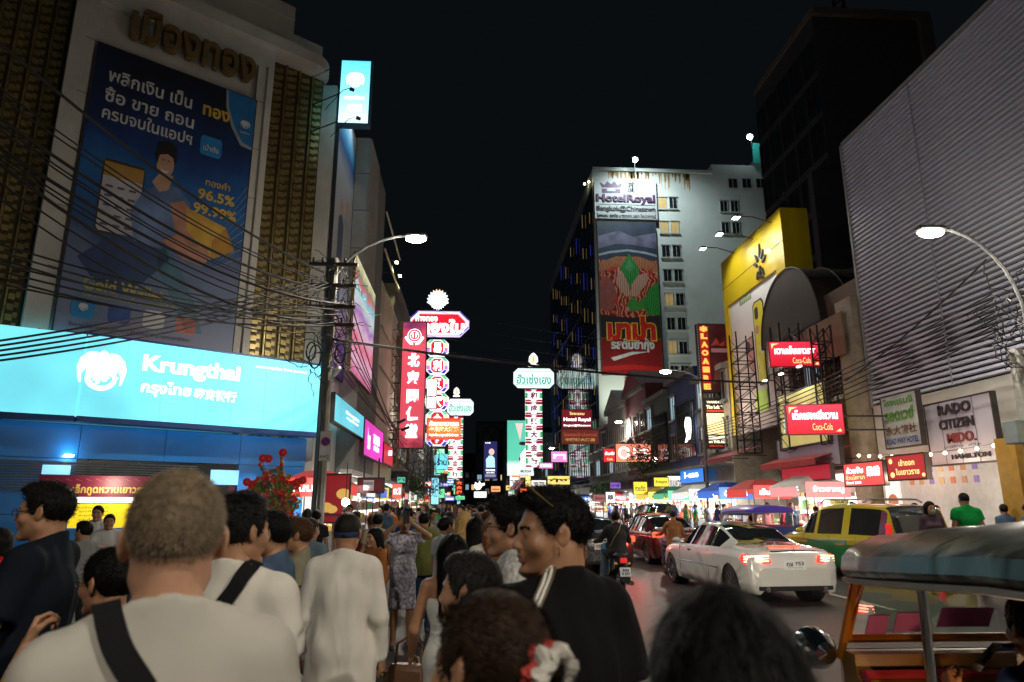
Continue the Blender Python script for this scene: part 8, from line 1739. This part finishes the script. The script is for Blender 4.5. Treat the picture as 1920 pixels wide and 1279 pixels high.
p15 = P_('white haired person with glasses half hidden by the man in black', 968, 1036, 2.95, -150, hair=('bob', (.50, .49, .47), dict(strands=5000, slen=.05)), top=('tee', (.35, .33, .3)), skin_k='mid', fem=True); glasses(p15)
p16 = P_('child height head with tied hair and a red and white scrunchie at the bottom', 925, 1118, 1.2, 224, fem=True, hair=('up', (.035, .02, .012), dict(strands=7000, slen=.04, swidth=.0008)), top=('tee', (.25, .28, .34)), head=(0, 0, rad(-6)))
for k in range(2):
    ring = []
    for i in range(50):
        a = i/49*2*math.pi; r_ = .034+.006*math.sin(a*9); ring.append(headp(p16, (r_*math.cos(a), .128+.006*math.sin(a*5)+k*.02, .015+r_*math.sin(a)), (0, 0, rad(-6))))
    rg = MB(); rg.tube(ring, [.013+.004*math.sin(i*2.1) for i in range(50)], 7); rg.build('scrunchie', M(('scr_red', 'scr_white')[k], ((.50, .05, .04), (.6, .56, .5))[k], .8, bump=.5, bscale=200), p16, smooth=True)
p17 = P_('man in a black tee with sunglasses on his hair, looking left in near profile', 1040, 926, 2.15, -150, build=1.12, fat=.03, skin_k='tan', hair=('quiff', BLK, dict(thick=.009, strands=9000, slen=.02, swidth=.0008, h=.004)), top=('tee', (.006, .006, .0065)), head=(rad(68), 0, 0), sleeve=.75)
glasses(p17, (rad(68), 0, 0), M('gold_frame', (.5, .35, .12), .25, .9), sun=True, up_=True)
tapem = M('tape_bronze', (.10, .07, .03), .6, var=.5, scale=80)
for dx, mt, w_ in ((0, tapem, .030), (-.020, M('tape_white', (.6, .58, .52), .6), .007), (.020, M('tape_white', (.6, .58, .52), .6), .007)):
    strap(p17, [(.055+dx*.4, .06+dx*.6, 1.50), (.10+dx*.4, .085+dx, 1.45), (.15, .10+dx, 1.39), (.20, .10+dx, 1.30), (.23, .09+dx, 1.18)], w_, mt, 'sleeve_tape', off=.005 if w_ > .02 else .009)
m = MB(); e = headp(p17, (.083, -.004, -.036), (rad(68), 0, 0)); m.tube([e+Vector((.012*math.cos(a)*.3, .008*math.cos(a), .010*math.sin(a)-.006)) for a in [i*.6 for i in range(11)]], .0016, 5); m.build('earring', chrome, p17)
p18 = P_('young man with tousled hair and glasses hidden behind the man in black', 962, 941, 3.3, -100, hair=('mess', BLK, dict(strands=5000, slen=.03)), top=('tee', (.02, .02, .025)), skin_k='mid'); glasses(p18, (0, 0, 0), M('gold_frame', (.5, .35, .12), .25, .9))
p19 = P_('dark haired head closest to the camera at the bottom edge', 1345, 1132, 1.0, 180, fem=True, hair=('bob', BLK, dict(thick=.026, strands=12000, slen=.07, swidth=.0007, h=.005)), top=('tee', (.05, .05, .06)))
# suitcase by the capped man
q = PZf(742, 1240); t = thing('suitcase', 'black upright suitcase with a pulled out handle beside the capped man', 'suitcase', (-.42, 4.15, .006)); m = MB(); m.box((0, 0, .36), (.30, .22, .58), bev=.04); m.build('shell', nylon, t, smooth=True); m = MB(); m.tube([(-.07, .08, .64), (-.07, .08, .76), (.07, .08, .76), (.07, .08, .64)], .010, 6); m.build('handle', steel, t)
for s in (-1, 1): m = MB(); m.cyl((s*.12-.015, .08, .03), (s*.12+.015, .08, .03), .03, n=12); m.build('wheel', tyre, t)
# riders
rb = (.05, .08, .13)
p20 = person('scooter rider in a dark grey shirt and jeans with a thin cross body strap', (PZf(1163, 1122).x, PZf(1163, 1122).y, -.02), rad(182), H=1.68, build=1.10, hair=('short', BLK, {}), top=('long', (.045, .042, .042)), bottom=((.12, .20, .27), 'jeans'), sit=.86, lean=.12, arms={s: ((s*.30, -.20, 1.14), (s*.33, -.52, 1.10), 1.0) for s in (-1, 1)})
p20.location.y += .10
strap(p20, [(-.10, .05, 1.45), (-.02, .14, 1.32), (.10, .13, 1.15), (.18, .08, 1.0)], .014, M('strap_tan', (.42, .32, .16), .6))
p21 = person('rider with a round tan helmet and rust shirt on the second motorbike', (5.0, 17.05, -.02), rad(176), H=1.66, build=.95, hair=('cap', (.30, .13, .05), {}), top=('long', (.28, .12, .05)), bottom=((.05, .06, .1), 'jeans'), sit=.86, detail=0, arms={s: ((s*.28, -.20, 1.14), (s*.33, -.50, 1.10), 1.0) for s in (-1, 1)})
person('tiny rider in white on the motorbike far up the lane', (2.3, 27.1, -.02), rad(178), H=1.66, hair=('cap', (.5, .5, .5), {}), top=('long', (.5, .5, .5)), sit=.86, detail=0, arms={s: ((s*.28, -.20, 1.14), (s*.33, -.50, 1.10), 1.0) for s in (-1, 1)})
pd_ = person('tuk-tuk driver in a dark blue shirt leaning forward over the handlebar', (2.40, 2.72, -.10), rad(178), H=1.62, build=1.06, hair=('short', BLK, {}), top=('tee', (.02, .035, .12)), sit=.74, lean=.42, arms={1: ((.30, -.16, 1.10), (.30, -.26, 1.30), .9), -1: ((-.34, -.20, 1.14), (-.30, -.34, 1.26), .9)})
person('tuk-tuk driver far off under the purple blue roof', (9.0, 22.0, -.05), rad(180), H=1.6, hair=('short', BLK, {}), top=('tee', (.3, .3, .32)), sit=.74, detail=0)
# vendors and shoppers by the bank
for px, py, Y, rz, tc, l in ((210, 950, 12.5, 10, (.62, .62, .62), 'vendor in a white tee with folded arms in front of the yellow menu'), (232, 965, 11.6, 25, (.55, .55, .54), 'vendor in a pale grey tee beside the yellow menu, partly hidden')):
    P_(l, px, py, Y, rz, build=1.08, hair=('short', BLK, {}), top=('tee', tc), arms={1: ((.24, -.10, 1.12), (-.05, -.20, 1.18), .8), -1: ((-.24, -.10, 1.12), (.05, -.22, 1.14), .8)}, detail=0)
P_('person in a shiny red jacket behind the man with the bowl', 45, 990, 6.0, -60, hair=('bob', BLK, {}), fem=True, top=('long', (.45, .01, .02)), detail=0)
P_('older person in a grey cap behind the young man with brown hair', 590, 972, 7.2, 160, hair=('cap', (.15, .16, .18), {}), top=('tee', (.12, .16, .2)), detail=0)
# crowd: a few models, then copies
tops = [('white tee', (.58, .56, .52), 'tee'), ('black tee', (.02, .02, .022), 'tee'), ('grey tee', (.2, .2, .2), 'tee'), ('maroon shirt', (.20, .03, .04), 'long'), ('navy tee', (.02, .04, .12), 'tee'), ('beige shirt', (.40, .33, .22), 'long'), ('pink top', (.5, .2, .22), 'tee'), ('green tee', (.03, .20, .06), 'tee'), ('denim shirt', (.09, .14, .22), 'long'), ('orange tee', (.55, .16, .03), 'tee')]
protos = []
def proto_at(i, loc, rz, H, label, group):
    nm_, c, k = tops[i]; fem = i in (0, 5, 6, 8) ; h = [('long', BLK), ('short', BLK), ('quiff', BLK), ('short', BRN), ('short', BLK), ('bob', BLK), ('long', BRN), ('short', BLK), ('up', BLK), ('cap', (.3, .05, .05))][i]
    return person(label, loc, rz, H=H, fem=fem, build=1.0 if not fem else .92, hair=(h[0], h[1], {}), top=(k, c), bottom=(((.04, .05, .08), 'jeans'), ((.06, .055, .05), 'shorts'), ((.02, .02, .022), 'pants'))[i % 3], detail=0, group=group, stride=.16, skin_k=('mid', 'tan', 'tan', 'brown')[i % 4])
rc = random.Random(21); cnt = {}
lands = [(12, 'near the elephant dress'), (16, 'by the utility pole'), (20, 'by the festive backdrop'), (25, 'by the red stall'), (30, 'by the white stall'), (36, 'by the blue stall'), (44, 'under the red Chinese sign'), (54, 'near the orange sign'), (70, 'below the gold shop sign'), (999, 'far down the street')]
landr = [(18, 'near the watch board'), (24, 'behind the taxi'), (30, 'behind the coupe'), (37, 'below the neon restaurant sign'), (45, 'by the navy shophouse'), (58, 'by the maroon shophouse'), (999, 'near the hotel')]
firsts = {}
def crowd(x, y, rz, H, side, i=None):
    i = rc.randrange(10) if i is None else i; gname = 'crowd on the left half of the street' if side == 'l' else 'people on the right pavement'
    lm_ = next(l for d, l in (lands if side == 'l' else landr) if y < d); key = (i, lm_, side); k = cnt[key] = cnt.get(key, 0)+1
    way = 'walking away' if 90 < (math.degrees(rz) % 360) < 270 else 'facing us'
    pos = ('kerb side', 'left of middle', 'mid street', 'traffic side')[max(0, min(3, int((x+3.5)/1.35)))] if side == 'l' else ('', 'second along', 'third along', 'last along')[min(k-1, 3)]
    lab = uniq('person in a %s %s %s%s' % (tops[i][0], way, lm_, ', '+pos if pos else ''))
    if i not in firsts: firsts[i] = o = proto_at(i, (x, y, .006 if side == 'l' else .13), rz, H, lab, gname); firsts[(i, 'h')] = H; return o
    o = copy_tree(firsts[i]); o.location = (x, y, .006 if side == 'l' else .13); o.rotation_euler = (0, 0, rz); o.scale = (H/1.7,)*3; o['label'] = lab; o['group'] = gname; return o
for i in range(10): crowd(-3.2+i*.55+rc.uniform(-.1, .1), 11.6+(i % 3)*.9+rc.uniform(-.3, .3), rad(180+rc.uniform(-35, 35)), rc.uniform(1.55, 1.76), 'l', i)
placed = []
y = 13.8
while y < 75:
    n_ = 4 if y < 40 else 3
    for k in range(n_):
        x = -3.3+(k+rc.random())*(5.0 if y < 30 else 4.6)/n_
        if abs(x+3.78) < .3: continue
        crowd(x, y+rc.uniform(-.4, .4), rad(180+rc.uniform(-40, 40)) if rc.random() < .7 else rad(rc.uniform(-50, 50)), rc.uniform(1.52, 1.78), 'l')
    y *= 1.085
for k in range(34):
    y = 14+k*1.35+rc.uniform(-.4, .4); crowd(11.72+rc.uniform(-.05, .25), y, rad(rc.choice((0, 180, -90, 90, 150))+rc.uniform(-30, 30)), rc.uniform(1.52, 1.75), 'r')
for k in range(8): crowd(-4.45+rc.uniform(-.3, .3)*0, 8.5+k*1.15, rad(rc.choice((-90, 180, 60))+rc.uniform(-20, 20)), rc.uniform(1.5, 1.7), 'l')
tg = P_('man in a bright green tee at the far right under the watch board', 1848, 925, 13.8, 170, build=1.1, hair=('cap', BLK, {}), top=('tee', (.01, .30, .06)), detail=0)
tm = P_('woman in a teal face mask standing right of the taxi', 1776, 942, 13.9, -5, fem=True, hair=('long', BLK, {}), top=('long', (.08, .05, .07)), detail=0)
m = MB(); hc = Vector(tm['_hc']); m.sph(hc+Vector((0, -.068, -.062)), (.054, .044, .040), 12, 8); m.build('face_mask', M('mask_teal', (.10, .42, .38), .7), tm, smooth=True)
